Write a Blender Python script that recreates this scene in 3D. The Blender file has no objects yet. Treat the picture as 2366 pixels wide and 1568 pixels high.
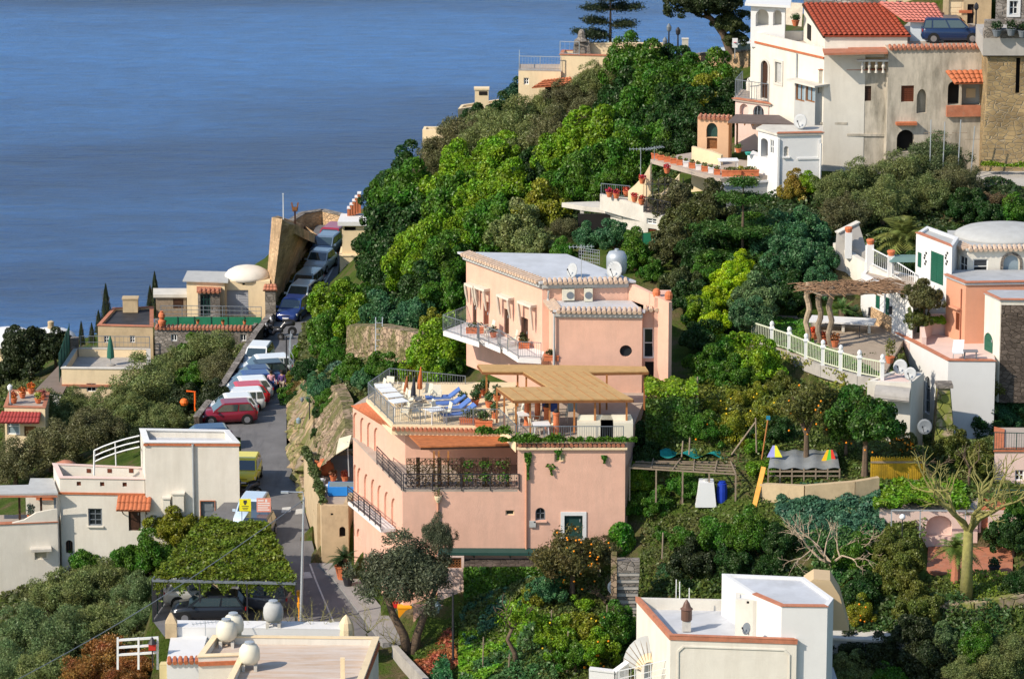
import bpy,math,random
import numpy as np
from mathutils import Vector,Matrix
from mathutils.geometry import tessellate_polygon
R=math.radians
random.seed(7);RS=np.random.RandomState(11)
SC=bpy.context.scene
COL=SC.collection
PITCH=15.0;HF=13.0;CH=76.0
cam=bpy.data.cameras.new('camera');camo=bpy.data.objects.new('camera',cam);COL.objects.link(camo)
camo.location=(0,0,CH);camo.rotation_euler=(R(90-PITCH),0,0)
cam.sensor_width=36;cam.angle=R(HF);cam.clip_start=1;cam.clip_end=60000
SC.camera=camo
SUN_EL=R(38);SUN_AZ=R(238)
w=bpy.data.worlds.new('World');SC.world=w;w.use_nodes=True
nt=w.node_tree;bg=nt.nodes['Background']
sky=nt.nodes.new('ShaderNodeTexSky');sky.sky_type='NISHITA';sky.sun_disc=False
sky.sun_elevation=SUN_EL;sky.sun_rotation=SUN_AZ;sky.air_density=1.2;sky.dust_density=0.6;sky.ozone_density=2.5
nt.links.new(sky.outputs[0],bg.inputs[0]);bg.inputs[1].default_value=0.15
sl=bpy.data.lights.new('sun','SUN');so=bpy.data.objects.new('sun',sl);COL.objects.link(so)
sl.energy=4.5;sl.angle=R(0.6);sl.color=(1.0,0.90,0.76)
sd=Vector((math.sin(SUN_AZ)*math.cos(SUN_EL),math.cos(SUN_AZ)*math.cos(SUN_EL),math.sin(SUN_EL)))
so.rotation_euler=(-sd).to_track_quat('-Z','Y').to_euler()
SC.view_settings.view_transform='Standard';SC.view_settings.look='None'
SC.view_settings.exposure=0.22;SC.view_settings.gamma=1.0
FPX=1183/math.tan(R(HF/2));CT,ST=math.cos(R(PITCH)),math.sin(R(PITCH))
def ray(u,v):
 a=(u-1183)/FPX;b=(784-v)/FPX
 return Vector((a,CT+b*ST,-ST+b*CT))
EYE=Vector((0,0,CH))
def Pz(u,v,z):d=ray(u,v);return EYE+d*((z-CH)/d.z)
def Py(u,v,y):d=ray(u,v);return EYE+d*(y/d.y)
def Pp(u,v,p,n):d=ray(u,v);return EYE+d*((Vector(p)-EYE).dot(n)/d.dot(n))
CTRL=[(-100,1700,-6),(0,1568,-5),(200,1568,-4),(350,1568,-3),(0,1420,-5.5),(150,1400,-5),(300,1400,-4),(0,1320,-6),(150,1290,-4.5),(250,1240,-4),(330,1230,-3.2),(480,1215,-1.5),(100,1100,-8),(300,1000,-6),(100,1000,-9),(440,1000,-3.5),(50,950,-9),(300,900,-7),(440,850,-6),(540,800,-5.5),(150,880,-7),(400,760,-7),(250,760,-8.5),(100,850,-10),(0,900,-10),(0,800,-13),(200,780,-8),(500,720,-4.3),(600,690,-4.3),(600,1000,0),(680,1200,0),(760,1400,0),(520,1400,0),(560,920,-.6),(700,700,-3.7),(760,560,-4.5),(600,1700,-2),(400,1568,-3),(850,1700,-1),(720,900,3.2),(780,900,4),(770,990,3.6),(750,800,.6),(800,680,-1.5),(830,600,-2),(850,720,1),(900,780,4.5),(1000,740,6),(980,800,6),(850,850,5),(950,870,6.2),(830,940,4.5),(1000,1500,0),(1100,1450,.8),(900,1568,-.5),(1150,1560,0),(1100,1385,2),(1250,1380,2.5),(1300,1430,2),(1400,1500,1),(1400,1420,1.8),(1450,1300,3.9),(1350,1252,4.3),(1470,1250,4.5),(1520,1220,5.2),(1300,1568,0),(1450,1568,.3),(1600,1450,2),(1550,1350,3.5),(1700,1300,5),(1900,1330,5),(1700,1200,6.3),(1650,1150,6.8),(1550,1160,6.5),(1850,1150,7.5),(1950,1180,7.2),(2050,1150,7.6),(1900,1230,6.4),(2050,1230,6.4),(1800,1400,3.5),(2000,1450,3.5),(2100,1500,3),(1950,1540,2),(2250,1380,5.2),(2200,1420,4.6),(2330,1400,5),(2300,1480,3.5),(2300,1568,2),(2100,1650,1),(2250,1280,6),(2300,1200,7),(2366,1300,6),(1550,1050,8.4),(1650,1060,8.4),(1500,980,9.2),(1550,950,9.5),(1700,1000,9),(1800,1000,9.3),(1850,930,9.6),(2000,980,9),(2100,1040,8.3),(2200,1100,8),(2250,1000,9),(1620,850,10.2),(1750,850,10.2),(1900,775,11.4),(1800,765,11.4),(2000,810,11.4),(2030,764,11.4),(1950,745,11.4),(2100,740,11.4),(1600,780,10.8),(1600,700,12),(1700,640,12.6),(1850,700,11.8),(1600,600,12.8),(1750,560,14),(1900,600,14.3),(1480,620,12.3),(1350,600,11.3),(1250,580,10.8),(1000,700,7),(1000,600,6.5),(900,600,3.5),(900,500,3.5),(1000,500,6),(1000,400,6.5),(1200,500,9.5),(1200,400,10),(1200,300,10.5),(1150,250,9.5),(1400,500,12),(1400,400,13),(1400,300,14),(1400,200,15),(1300,180,14.5),(1600,400,14.5),(1600,300,15.5),(1600,200,16.5),(1600,140,17),(1750,480,14.3),(1750,300,16),(1900,500,14.8),(1900,430,15.2),(2000,440,15.3),(2200,400,15.7),(2300,410,16),(2366,480,15.6),(2250,520,14.8),(2100,500,14.8),(2366,560,14.3),(2000,560,14),(2200,700,13.2),(2366,700,13.2),(2000,60,22.6),(2200,85,22.9),(2366,60,23),(1800,60,17.5),(1700,120,16.2),(1650,230,16.6),(2600,300,17),(2600,1400,5),(-300,1000,-12),(-300,1500,-8)]
CTRLW=[(21.5,238,6.6),(25,237,6.6),(31,237,7),(23.5,241,9),(30,241,9),(25,246,11.4),(32,246,11.4),(24,232,7.0),(30,231,7.0),(20.3,231.3,7.8)]+[(x,y,z)for x in(17.2,20.5,24,28)for y,z in((264.3,15.2),(268,15.8))]
_C=np.array([tuple(Pz(*c))for c in CTRL]+CTRLW)
def _phi(r):return np.sqrt(r*r+2.0)
_D=np.linalg.norm(_C[:,None,:2]-_C[None,:,:2],axis=2)
_n=len(_C);_A=np.zeros((_n+3,_n+3));_A[:_n,:_n]=_phi(_D)-0.6*np.eye(_n)
_A[:_n,_n]=1;_A[:_n,_n+1:]=_C[:,:2]/100;_A[_n:,:_n]=_A[:_n,_n:].T
_W=np.linalg.solve(_A,np.r_[_C[:,2],0,0,0])
COAST=[(-120,300),(-40,322),(-28,316),(-25,317),(-22,326),(-18,333),(-10.8,333),(-9.5,312),(-5,312),(0,314),(8,310),(9,297),(16,294),(17.5,300),(22,306),(60,320),(120,330)]
def poly_in(px,py,poly):
 ins=np.zeros(np.shape(px),bool);n=len(poly)
 for i in range(n):
  x0,y0=poly[i][:2];x1,y1=poly[(i+1)%n][:2]
  c=((y0>py)!=(y1>py))&(px<(x1-x0)*(py-y0)/((y1-y0)if y1!=y0 else 1e-9)+x0)
  ins^=c
 return ins
ROADPX=[(380,1470),(352,1432),(352,1345),(470,1205),(560,1120),(556,1010),(452,992),(545,880),(608,780),(632,735),(668,680),(702,612),(718,545),(732,520),(800,520),(792,600),(772,690),(722,745),(690,800),(668,880),(662,960),(662,1030),(680,1112),(704,1180),(733,1298),(778,1342),(832,1416),(880,1480)]
def zroad(y):return-np.clip((np.asarray(y,float)-264)*.085,0,4.5)
def RD(u,v):
 z=0.0
 for _ in range(40):z=.5*z+.5*float(zroad(Pz(u,v,z).y))
 return Pz(u,v,z)
ROAD=[RD(u,v)for u,v in ROADPX]
FLATS=[]
FLATS+=[([Pz(2040,96,23),Pz(2420,96,23),Pz(2420,40,23),Pz(2100,40,23)],22.8),([RD(666,880),RD(661,960),RD(663,1030),RD(681,1112),RD(700,1165),Pz(720,1230,0),Pz(744,1300,0),Pz(760,1235,0),Pz(736,1100,2.6),Pz(725,1075,2.8),Pz(722,1014,2.8),Pz(720,946,2.8),Pz(722,878,2.6)],-.6),([Pz(730,1296,0),Pz(776,1342,0),Pz(832,1416,0),Pz(884,1484,0),Pz(956,1486,0),Pz(910,1425,0),Pz(850,1350,0),Pz(806,1290,0)],-.25),([Pz(1725,783,11.4),Pz(1862,829,11.4),Pz(2042,878,11.4),Pz(2085,820,11.4),Pz(2118,745,11.4),Pz(1990,733,11.4),Pz(1780,726,11.4)],11.2),([Pz(2135,1322,5.5),Pz(2350,1340,5.5),Pz(2350,1258,5.5),Pz(2140,1250,5.5)],5.2)]
def T(x,y):
 x=np.asarray(x,float);y=np.asarray(y,float);sh=x.shape;xf=x.ravel();yf=y.ravel()
 d=np.sqrt((xf[:,None]-_C[None,:,0])**2+(yf[:,None]-_C[None,:,1])**2)
 z=_phi(d)@_W[:_n]+_W[_n]+(xf*_W[_n+1]+yf*_W[_n+2])/100
 yc=np.interp(xf,[c[0]for c in COAST],[c[1]for c in COAST])
 z=np.clip(z,-16,24)
 z=z-np.maximum(0,yf-yc)*1.3
 z=z-np.maximum(0,-52-xf)*.5
 m=poly_in(xf,yf,ROAD);z=np.where(m,zroad(yf)-0.14,z)
 for pg,zz in FLATS:
  m=poly_in(xf,yf,pg);z=np.where(m,zz,z)
 return np.maximum(z,-74).reshape(sh)
def Tz(x,y):return float(T(np.array([x]),np.array([y]))[0])
def hitk(u,v,rp,k):
 """distance at which a round thing of rp view units stands k radii above the ground"""
 d=ray(u,v);ys=np.arange(200,345,0.35);xs=d.x/d.y*ys;zs=CH+d.z/d.y*ys
 g=zs-T(xs,ys)-k*rp*ys/FPX
 i=int(np.argmax(g<=0))if(g<=0).any()else int(np.argmin(g))
 return Vector((xs[i],ys[i],zs[i]))
def G(u,v):p=hitk(u,v,0,0);return Vector((p.x,p.y,Tz(p.x,p.y)))
def mpp(y):return y*1.0353/FPX
MATS={}
def nodes(m):
 m.use_nodes=True;t=m.node_tree;return t,t.nodes,t.links,t.nodes['Principled BSDF']
def mat(key,col,smin=.5,*,rough=.85,var=.12,scale=1.5,bump=.25,metal=0,stain=None,sscale=(1,1,.25),samt=.5,spec=.3,fine=30,useobj=False,coat=0,alpha=None):
 if key in MATS:return MATS[key]
 m=bpy.data.materials.new(key);MATS[key]=m;t,N,L,P=nodes(m)
 P.inputs['Roughness'].default_value=rough;P.inputs['Metallic'].default_value=metal;P.inputs['Specular IOR Level'].default_value=spec
 if coat:P.inputs['Coat Weight'].default_value=coat;P.inputs['Coat Roughness'].default_value=.05
 if alpha is not None:P.inputs['Alpha'].default_value=alpha
 tc=N.new('ShaderNodeTexCoord');ge=N.new('ShaderNodeNewGeometry')
 src=ge.outputs['Position']
 n1=N.new('ShaderNodeTexNoise');n1 .inputs['Scale'].default_value=scale;n1 .inputs['Detail'].default_value=6;n1 .inputs['Roughness'].default_value=.65
 L.new(src,n1 .inputs['Vector'])
 base=N.new('ShaderNodeRGB');base.outputs[0].default_value=(*col,1);bo=base.outputs[0]
 if useobj:
  oi=N.new('ShaderNodeObjectInfo');bo=oi.outputs['Color']
 mr=N.new('ShaderNodeMapRange');mr.inputs['From Min'].default_value=.25;mr.inputs['From Max'].default_value=.75
 mr.inputs['To Min'].default_value=1-var;mr.inputs['To Max'].default_value=1+var;L.new(n1 .outputs[0],mr.inputs[0])
 vm=N.new('ShaderNodeVectorMath');vm.operation='SCALE';L.new(bo,vm.inputs[0]);L.new(mr.outputs[0],vm.inputs['Scale'])
 out=vm.outputs[0]
 if stain:
  mp=N.new('ShaderNodeMapping');mp.inputs['Scale'].default_value=sscale;L.new(src,mp.inputs[0])
  n2=N.new('ShaderNodeTexNoise');n2 .inputs['Scale'].default_value=1.3;n2 .inputs['Detail'].default_value=8;n2 .inputs['Roughness'].default_value=.7;L.new(mp.outputs[0],n2 .inputs['Vector'])
  m2=N.new('ShaderNodeMapRange');m2 .inputs['From Min'].default_value=smin;m2 .inputs['From Max'].default_value=smin+.25;m2 .inputs['To Max'].default_value=samt;L.new(n2 .outputs[0],m2 .inputs[0])
  mx=N.new('ShaderNodeMix');mx.data_type='RGBA';L.new(m2 .outputs[0],mx.inputs[0]);L.new(out,mx.inputs[6]);mx.inputs[7].default_value=(*stain,1);out=mx.outputs[2]
 L.new(out,P.inputs['Base Color'])
 if bump:
  n3=N.new('ShaderNodeTexNoise');n3 .inputs['Scale'].default_value=fine;n3 .inputs['Detail'].default_value=3;L.new(src,n3 .inputs['Vector'])
  b=N.new('ShaderNodeBump');b.inputs['Strength'].default_value=bump;b.inputs['Distance'].default_value=.03;L.new(n3 .outputs[0],b.inputs['Height']);L.new(b.outputs[0],P.inputs['Normal'])
 return m
def stone(key,c1,c2,mortar,scale=3.0,bump=.8,squash=(1,1,1.6),moss=None):
 if key in MATS:return MATS[key]
 m=bpy.data.materials.new(key);MATS[key]=m;t,N,L,P=nodes(m);P.inputs['Roughness'].default_value=.95;P.inputs['Specular IOR Level'].default_value=.1
 ge=N.new('ShaderNodeNewGeometry');mp=N.new('ShaderNodeMapping');mp.inputs['Scale'].default_value=squash;L.new(ge.outputs['Position'],mp.inputs[0])
 v=N.new('ShaderNodeTexVoronoi');v.inputs['Scale'].default_value=scale;L.new(mp.outputs[0],v.inputs['Vector'])
 ve=N.new('ShaderNodeTexVoronoi');ve.feature='DISTANCE_TO_EDGE';ve.inputs['Scale'].default_value=scale;L.new(mp.outputs[0],ve.inputs['Vector'])
 sp=N.new('ShaderNodeSeparateColor');L.new(v.outputs['Color'],sp.inputs[0])
 mx=N.new('ShaderNodeMix');mx.data_type='RGBA';mx.inputs[6].default_value=(*c1,1);mx.inputs[7].default_value=(*c2,1);L.new(sp.outputs[0],mx.inputs[0])
 n=N.new('ShaderNodeTexNoise');n.inputs['Scale'].default_value=.8;n.inputs['Detail'].default_value=7;L.new(ge.outputs['Position'],n.inputs['Vector'])
 mr=N.new('ShaderNodeMapRange');mr.inputs['From Min'].default_value=.3;mr.inputs['From Max'].default_value=.7;mr.inputs['To Min'].default_value=.6;mr.inputs['To Max'].default_value=1.25;L.new(n.outputs[0],mr.inputs[0])
 sc=N.new('ShaderNodeVectorMath');sc.operation='SCALE';L.new(mx.outputs[2],sc.inputs[0]);L.new(mr.outputs[0],sc.inputs['Scale'])
 m2=N.new('ShaderNodeMapRange');m2 .inputs['From Max'].default_value=.07;L.new(ve.outputs['Distance'],m2 .inputs[0])
 mo=N.new('ShaderNodeMix');mo.data_type='RGBA';L.new(m2 .outputs[0],mo.inputs[0]);mo.inputs[6].default_value=(*mortar,1);L.new(sc.outputs[0],mo.inputs[7]);out=mo.outputs[2]
 if moss:
  n4=N.new('ShaderNodeTexNoise');n4 .inputs['Scale'].default_value=.7;n4 .inputs['Detail'].default_value=9;n4 .inputs['Roughness'].default_value=.75;L.new(ge.outputs['Position'],n4 .inputs['Vector'])
  m4=N.new('ShaderNodeMapRange');m4 .inputs['From Min'].default_value=.45;m4 .inputs['From Max'].default_value=.55;m4 .inputs['To Max'].default_value=.9;L.new(n4 .outputs[0],m4 .inputs[0])
  mm=N.new('ShaderNodeMix');mm.data_type='RGBA';L.new(m4 .outputs[0],mm.inputs[0]);L.new(out,mm.inputs[6]);mm.inputs[7].default_value=(*moss,1);out=mm.outputs[2]
 L.new(out,P.inputs['Base Color'])
 b=N.new('ShaderNodeBump');b.inputs['Strength'].default_value=bump;b.inputs['Distance'].default_value=.08;L.new(m2 .outputs[0],b.inputs['Height']);L.new(b.outputs[0],P.inputs['Normal'])
 return m
def leafmat():
 m=bpy.data.materials.new('foliage');MATS['foliage']=m;t,N,L,P=nodes(m)
 N.remove(P);o=N['Material Output']
 oi=N.new('ShaderNodeObjectInfo');ge=N.new('ShaderNodeNewGeometry')
 hs=N.new('ShaderNodeHueSaturation');L.new(oi.outputs['Color'],hs.inputs['Color'])
 mr=N.new('ShaderNodeMapRange');mr.inputs['To Min'].default_value=.5;mr.inputs['To Max'].default_value=1.6;L.new(ge.outputs['Random Per Island'],mr.inputs[0])
 n=N.new('ShaderNodeTexNoise');n.inputs['Scale'].default_value=1.1;n.inputs['Detail'].default_value=4;L.new(ge.outputs['Position'],n.inputs['Vector'])
 m2=N.new('ShaderNodeMapRange');m2 .inputs['From Min'].default_value=.3;m2 .inputs['From Max'].default_value=.7;m2 .inputs['To Min'].default_value=.465;m2 .inputs['To Max'].default_value=.525;L.new(n.outputs[0],m2 .inputs[0])
 L.new(m2 .outputs[0],hs.inputs['Hue']);L.new(mr.outputs[0],hs.inputs['Value'])
 d=N.new('ShaderNodeBsdfDiffuse');tr=N.new('ShaderNodeBsdfTranslucent');gl=N.new('ShaderNodeBsdfGlossy');gl.inputs['Roughness'].default_value=.45
 L.new(hs.outputs[0],d.inputs[0]);L.new(hs.outputs[0],tr.inputs[0]);gl.inputs[0].default_value=(.9,.95,.8,1)
 a=N.new('ShaderNodeMixShader');a.inputs[0].default_value=.3;L.new(d.outputs[0],a.inputs[1]);L.new(tr.outputs[0],a.inputs[2])
 b=N.new('ShaderNodeMixShader');b.inputs[0].default_value=.025;L.new(a.outputs[0],b.inputs[1]);L.new(gl.outputs[0],b.inputs[2]);L.new(b.outputs[0],o.inputs[0])
 return m
LEAF=leafmat()
PINK=mat('pink_plaster',(.70,.415,.305),smin=.45,var=.08,stain=(.52,.33,.25),samt=.5,sscale=(.9,.9,.16),bump=.35,fine=14)
PINK2=mat('salmon_plaster',(.60,.29,.18),var=.06,stain=(.45,.26,.19),samt=.3)
PALEP=mat('pale_pink_plaster',(.70,.52,.45),var=.05,stain=(.5,.40,.35),samt=.35)
WHITE=mat('white_plaster',(.68,.635,.55),smin=.44,var=.06,stain=(.50,.45,.37),samt=.4,sscale=(1,1,.15),bump=.3,fine=14)
WHITEC=mat('clean_white_plaster',(.68,.67,.65),var=.03,stain=(.6,.58,.55),samt=.3)
CREAM=mat('cream_plaster',(.76,.60,.38),var=.07,stain=(.50,.38,.24),samt=.45,sscale=(1,1,.2))
GREYP=mat('weathered_grey_plaster',(.52,.46,.37),smin=.42,var=.2,stain=(.17,.155,.12),samt=.85,sscale=(.9,.9,.22),scale=.7)
GREYL=mat('pale_grey_plaster',(.44,.44,.42),smin=.42,var=.12,stain=(.36,.35,.33),samt=.5,sscale=(1,1,.3))
TAN=mat('tan_render',(.50,.38,.23),var=.16,stain=(.24,.17,.10),samt=.6,sscale=(1,1,.4))
TERRA=mat('terracotta',(.45,.14,.06),var=.25,scale=4,rough=.8,stain=(.28,.12,.07),samt=.4,sscale=(2,2,2))
TERRB=mat('dull_terracotta',(.42,.16,.09),var=.25,scale=3,rough=.85,stain=(.3,.24,.18),samt=.5,sscale=(2,2,2))
POT=mat('clay_pot',(.58,.17,.07),var=.2,scale=5,rough=.8)
TILEW=mat('lichened_tile',(.58,.42,.30),var=.3,scale=5,stain=(.5,.46,.4),samt=.7,sscale=(3,3,3))
ROOFW=mat('white_roof_coating',(.52,.53,.55),smin=.42,var=.14,scale=.9,rough=.55,stain=(.40,.40,.40),samt=.6,sscale=(.5,.5,.5),bump=.1)
ROOFG=mat('grey_roof_felt',(.40,.41,.42),var=.14,scale=.9,rough=.6,stain=(.25,.25,.25),samt=.6,sscale=(.6,.6,.6))
ROOFK=mat('black_roof_felt',(.035,.033,.035),var=.4,scale=1.2,rough=.6,stain=(.09,.08,.08),samt=.6,sscale=(.6,.6,.6))
CONC=mat('concrete',(.40,.37,.33),var=.15,scale=1.2,stain=(.22,.2,.18),samt=.6,sscale=(1,1,.4))
CONCL=mat('pale_concrete',(.58,.54,.47),var=.12,scale=1.2,stain=(.34,.31,.27),samt=.5,sscale=(1,1,.6))
TERRF=mat('terrace_paving',(.40,.33,.27),var=.12,scale=1.5,stain=(.30,.25,.21),samt=.4,sscale=(1,1,1))
IRON=mat('dark_iron',(.03,.03,.035),rough=.5,var=.1,bump=0)
GREYM=mat('grey_painted_metal',(.16,.18,.20),rough=.5,var=.1,bump=0)
PALEM=mat('galvanised_metal',(.45,.48,.50),rough=.45,var=.1,bump=0,metal=.4)
WHITEM=mat('white_painted_metal',(.75,.75,.73),rough=.4,var=.05,bump=0)
WPLAS=mat('white_plastic',(.75,.75,.74),rough=.4,var=.04,bump=0)
CPLAS=mat('cream_plastic',(.68,.63,.50),rough=.5,var=.04,bump=0)
WOOD=mat('brown_wood',(.22,.09,.03),rough=.7,var=.25,scale=6)
WOODD=mat('dark_wood',(.05,.022,.012),rough=.6,var=.25,scale=6)
WOODO=mat('orange_wood',(.38,.15,.045),rough=.6,var=.2,scale=5)
WOODG=mat('weathered_wood',(.26,.20,.14),rough=.85,var=.3,scale=6)
BARK=mat('bark',(.13,.09,.06),rough=.95,var=.35,scale=7,bump=.7,fine=14)
BARKY=mat('lichened_yellow_bark',(.24,.22,.07),rough=.95,var=.35,scale=5,bump=.5,fine=14,stain=(.17,.14,.08),samt=.6,sscale=(2,2,.5))
BARKP=mat('pale_bark',(.42,.32,.22),rough=.95,var=.3,scale=7)
GREEN=mat('green_shutter_paint',(.015,.10,.06),rough=.5,var=.12,bump=.1)
GREEND=mat('dark_green_paint',(.02,.06,.05),rough=.5,var=.12,bump=.1)
BROWNS=mat('brown_shutter',(.13,.035,.015),rough=.55,var=.2,bump=.1)
GLASS=mat('dark_window_glass',(.02,.025,.03),rough=.08,var=.1,bump=0,spec=.8)
GLASSC=mat('car_glass',(.03,.05,.055),rough=.04,var=.05,bump=0,spec=1.0,coat=1)
GLASSB=mat('pale_window_glass',(.25,.32,.36),rough=.1,var=.1,bump=0,spec=.8)
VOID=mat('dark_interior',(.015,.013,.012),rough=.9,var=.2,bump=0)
PAINT=mat('car_paint',(.5,.5,.5),rough=.28,var=.02,bump=0,useobj=True,coat=.45,spec=.4)
TINT=mat('painted_surface',(.5,.5,.5),rough=.6,var=.08,bump=0,useobj=True)
CLOTH=mat('cloth',(.5,.5,.5),rough=.9,var=.1,bump=.1,useobj=True)
RUBB=mat('black_rubber',(.015,.015,.015),rough=.8,var=.1,bump=0)
CHROME=mat('wheel_metal',(.45,.45,.47),rough=.3,var=.05,bump=0,metal=.8)
STT=stone('tan_rubble_stone',(.62,.42,.24),(.42,.28,.16),(.50,.35,.22),2.6)
STG=stone('grey_rubble_stone',(.33,.29,.25),(.17,.15,.13),(.22,.19,.16),3.0)
STD=stone('dark_rubble_stone',(.14,.11,.09),(.07,.055,.045),(.10,.08,.06),3.2)
STB=stone('squared_tower_stone',(.42,.30,.15),(.30,.21,.11),(.30,.25,.18),2.4,.6,(1,1,1.9))
STM=stone('overgrown_stone',(.50,.38,.27),(.30,.22,.16),(.24,.18,.12),1.6,.9,(1,1,1.2),moss=(.16,.19,.03))
STW=stone('terrace_wall_stone',(.46,.33,.22),(.28,.20,.14),(.18,.13,.09),2.2,.9,(1,1,1.4),moss=(.12,.12,.04))
REED=mat('straw_matting',(.47,.29,.12),var=.16,scale=3,rough=.9,stain=(.38,.24,.09),samt=.5,sscale=(1,6,1),bump=.4)
YREED=mat('yellow_reed_screen',(.50,.30,.02),var=.35,scale=2,rough=.9,stain=(.17,.12,.02),samt=.85,sscale=(3,3,.25))
NETG=mat('green_shade_netting',(.02,.18,.09),var=.2,scale=2,rough=.9)
CLEARP=mat('greenhouse_film',(.20,.21,.21),var=.25,scale=1.5,rough=.35,bump=.2,fine=4)
ORG={}
def setp(o,label=None,cat=None,group=None,kind=None):
 if label:o['label']=label
 if cat:o['category']=cat
 if group:o['group']=group
 if kind:o['kind']=kind
 return o
def thing(name,label,cat,loc=(0,0,0),group=None,rz=0):
 o=bpy.data.objects.new(name,None);COL.objects.link(o);o.location=loc;o.rotation_euler=(0,0,rz);o.empty_display_size=.3
 ORG[o.name]=Vector(loc);return setp(o,label,cat,group)
class MB:
 def __init__(s):s.v=[];s.f=[]
 def add(s,vs,fs):
  k=len(s.v);s.v+=[tuple(p)for p in vs];s.f+=[tuple(i+k for i in f)for f in fs];return s
 def box(s,c,d,rz=0):
  cx,cy,cz=c;a,b,h=d[0]/2,d[1]/2,d[2]/2;ca,sa=math.cos(rz),math.sin(rz);vs=[]
  for z in(-h,h):
   for x,y in((-a,-b),(a,-b),(a,b),(-a,b)):vs.append((cx+x*ca-y*sa,cy+x*sa+y*ca,cz+z))
  return s.add(vs,[(3,2,1,0),(4,5,6,7),(0,1,5,4),(1,2,6,5),(2,3,7,6),(3,0,4,7)])
 def hexa(s,b,t):
  n=len(b);return s.add(list(b)+list(t),[tuple(range(n-1,-1,-1)),tuple(range(n,2*n))]+[(i,(i+1)%n,n+(i+1)%n,n+i)for i in range(n)])
 def prism(s,pts,z0,z1):return s.hexa([(p[0],p[1],z0)for p in pts],[(p[0],p[1],z1)for p in pts])
 def bar(s,a,b,w,h=None):
  a=Vector(a);b=Vector(b);h=h or w;d=(b-a);
  if d.length<1e-5:return s
  d.normalize();up=Vector((0,0,1))if abs(d.z)<.95 else Vector((0,1,0));x=d.cross(up).normalized();y=x.cross(d)
  r=lambda p:[p-x*w/2-y*h/2,p+x*w/2-y*h/2,p+x*w/2+y*h/2,p-x*w/2+y*h/2]
  return s.hexa(r(a),r(b))
 def tube(s,pts,rs,n=7):
  pts=[Vector(p)for p in pts];rs=rs if hasattr(rs,'__len__')else[rs]*len(pts);rings=[]
  for i,p in enumerate(pts):
   d=(pts[min(i+1,len(pts)-1)]-pts[max(i-1,0)]).normalized();up=Vector((0,0,1))if abs(d.z)<.9 else Vector((1,0,0))
   x=d.cross(up).normalized();y=x.cross(d);rings+=[p+(x*math.cos(k*6.2832/n)+y*math.sin(k*6.2832/n))*rs[i]for k in range(n)]
  fs=[(i*n+k,i*n+(k+1)%n,(i+1)*n+(k+1)%n,(i+1)*n+k)for i in range(len(pts)-1)for k in range(n)]
  m=len(pts)-1;fs+=[tuple(range(n-1,-1,-1)),tuple(m*n+k for k in range(n))];return s.add(rings,fs)
 def lathe(s,c,prof,n=14,sx=1,sy=1):
  cx,cy,cz=c;vs=[(cx+r*math.cos(k*6.2832/n)*sx,cy+r*math.sin(k*6.2832/n)*sy,cz+z)for r,z in prof for k in range(n)]
  fs=[(i*n+k,i*n+(k+1)%n,(i+1)*n+(k+1)%n,(i+1)*n+k)for i in range(len(prof)-1)for k in range(n)]
  m=len(prof)-1;fs+=[tuple(range(n-1,-1,-1)),tuple(m*n+k for k in range(n))];return s.add(vs,fs)
 def ext(s,poly,off):
  off=Vector(off);return s.hexa([Vector(p)for p in poly],[Vector(p)+off for p in poly])
 def grid(s,fn,nu,nv):
  k=len(s.v);s.v+=[tuple(fn(i/nu,j/nv))for j in range(nv+1)for i in range(nu+1)]
  s.f+=[(k+j*(nu+1)+i,k+j*(nu+1)+i+1,k+(j+1)*(nu+1)+i+1,k+(j+1)*(nu+1)+i)for j in range(nv)for i in range(nu)];return s
 def build(s,name,m,parent=None,label=None,cat=None,group=None,kind=None,color=None,smooth=False,keep=False):
  me=bpy.data.meshes.new(name);V=np.array(s.v,float).reshape(-1,3)
  if parent is not None:org=ORG[parent.name]
  elif keep:org=Vector((0,0,0))
  else:org=Vector(((V[:,0].min()+V[:,0].max())/2,(V[:,1].min()+V[:,1].max())/2,V[:,2].min()))
  V=V-np.array(org);me.from_pydata(V.tolist(),[],s.f);me.materials.append(m)
  if smooth:me.shade_smooth()
  o=bpy.data.objects.new(name,me);COL.objects.link(o)
  if parent is not None:o.parent=parent
  else:o.location=org
  ORG[o.name]=Vector(org)
  if color:o.color=(*color,1)
  return setp(o,label,cat,group,kind)
def qmesh(name,V,m,nper=4):
 """fast mesh of separate faces with nper corners each"""
 me=bpy.data.meshes.new(name);n=len(V)//nper
 me.vertices.add(len(V));me.vertices.foreach_set('co',V.astype(np.float32).ravel())
 me.loops.add(len(V));me.loops.foreach_set('vertex_index',np.arange(len(V),dtype=np.int32))
 me.polygons.add(n);me.polygons.foreach_set('loop_start',np.arange(0,len(V),nper,dtype=np.int32))
 me.update(calc_edges=True);me.materials.append(m);return me
def link(name,me,parent=None,loc=(0,0,0),scale=None,rz=0,color=None,**kw):
 o=bpy.data.objects.new(name,me);COL.objects.link(o);o.parent=parent;o.location=loc;o.rotation_euler=(0,0,rz)
 if scale is not None:o.scale=scale
 if color:o.color=(*color,1)
 ORG[o.name]=Vector(loc);return setp(o,**kw)
def leafV(P,D,size,asp=.6,jit=.9,rs=RS):
 """P positions, D preferred normals -> rhombic leaf faces"""
 n=len(P);N=D+rs.normal(0,jit,(n,3));N/=np.linalg.norm(N,axis=1)[:,None]+1e-9
 A=rs.normal(0,1,(n,3));X=np.cross(N,A);X/=np.linalg.norm(X,axis=1)[:,None]+1e-9;Y=np.cross(N,X)
 s=(size*rs.uniform(.6,1.35,n))[:,None]
 return np.stack([P-X*s,P-Y*s*asp,P+X*s,P+Y*s*asp],1).reshape(-1,3)
def copytree(o,parent=None):
 c=o.copy();COL.objects.link(c);c.parent=parent
 for ch in list(o.children):copytree(ch,c)
 return c
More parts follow.
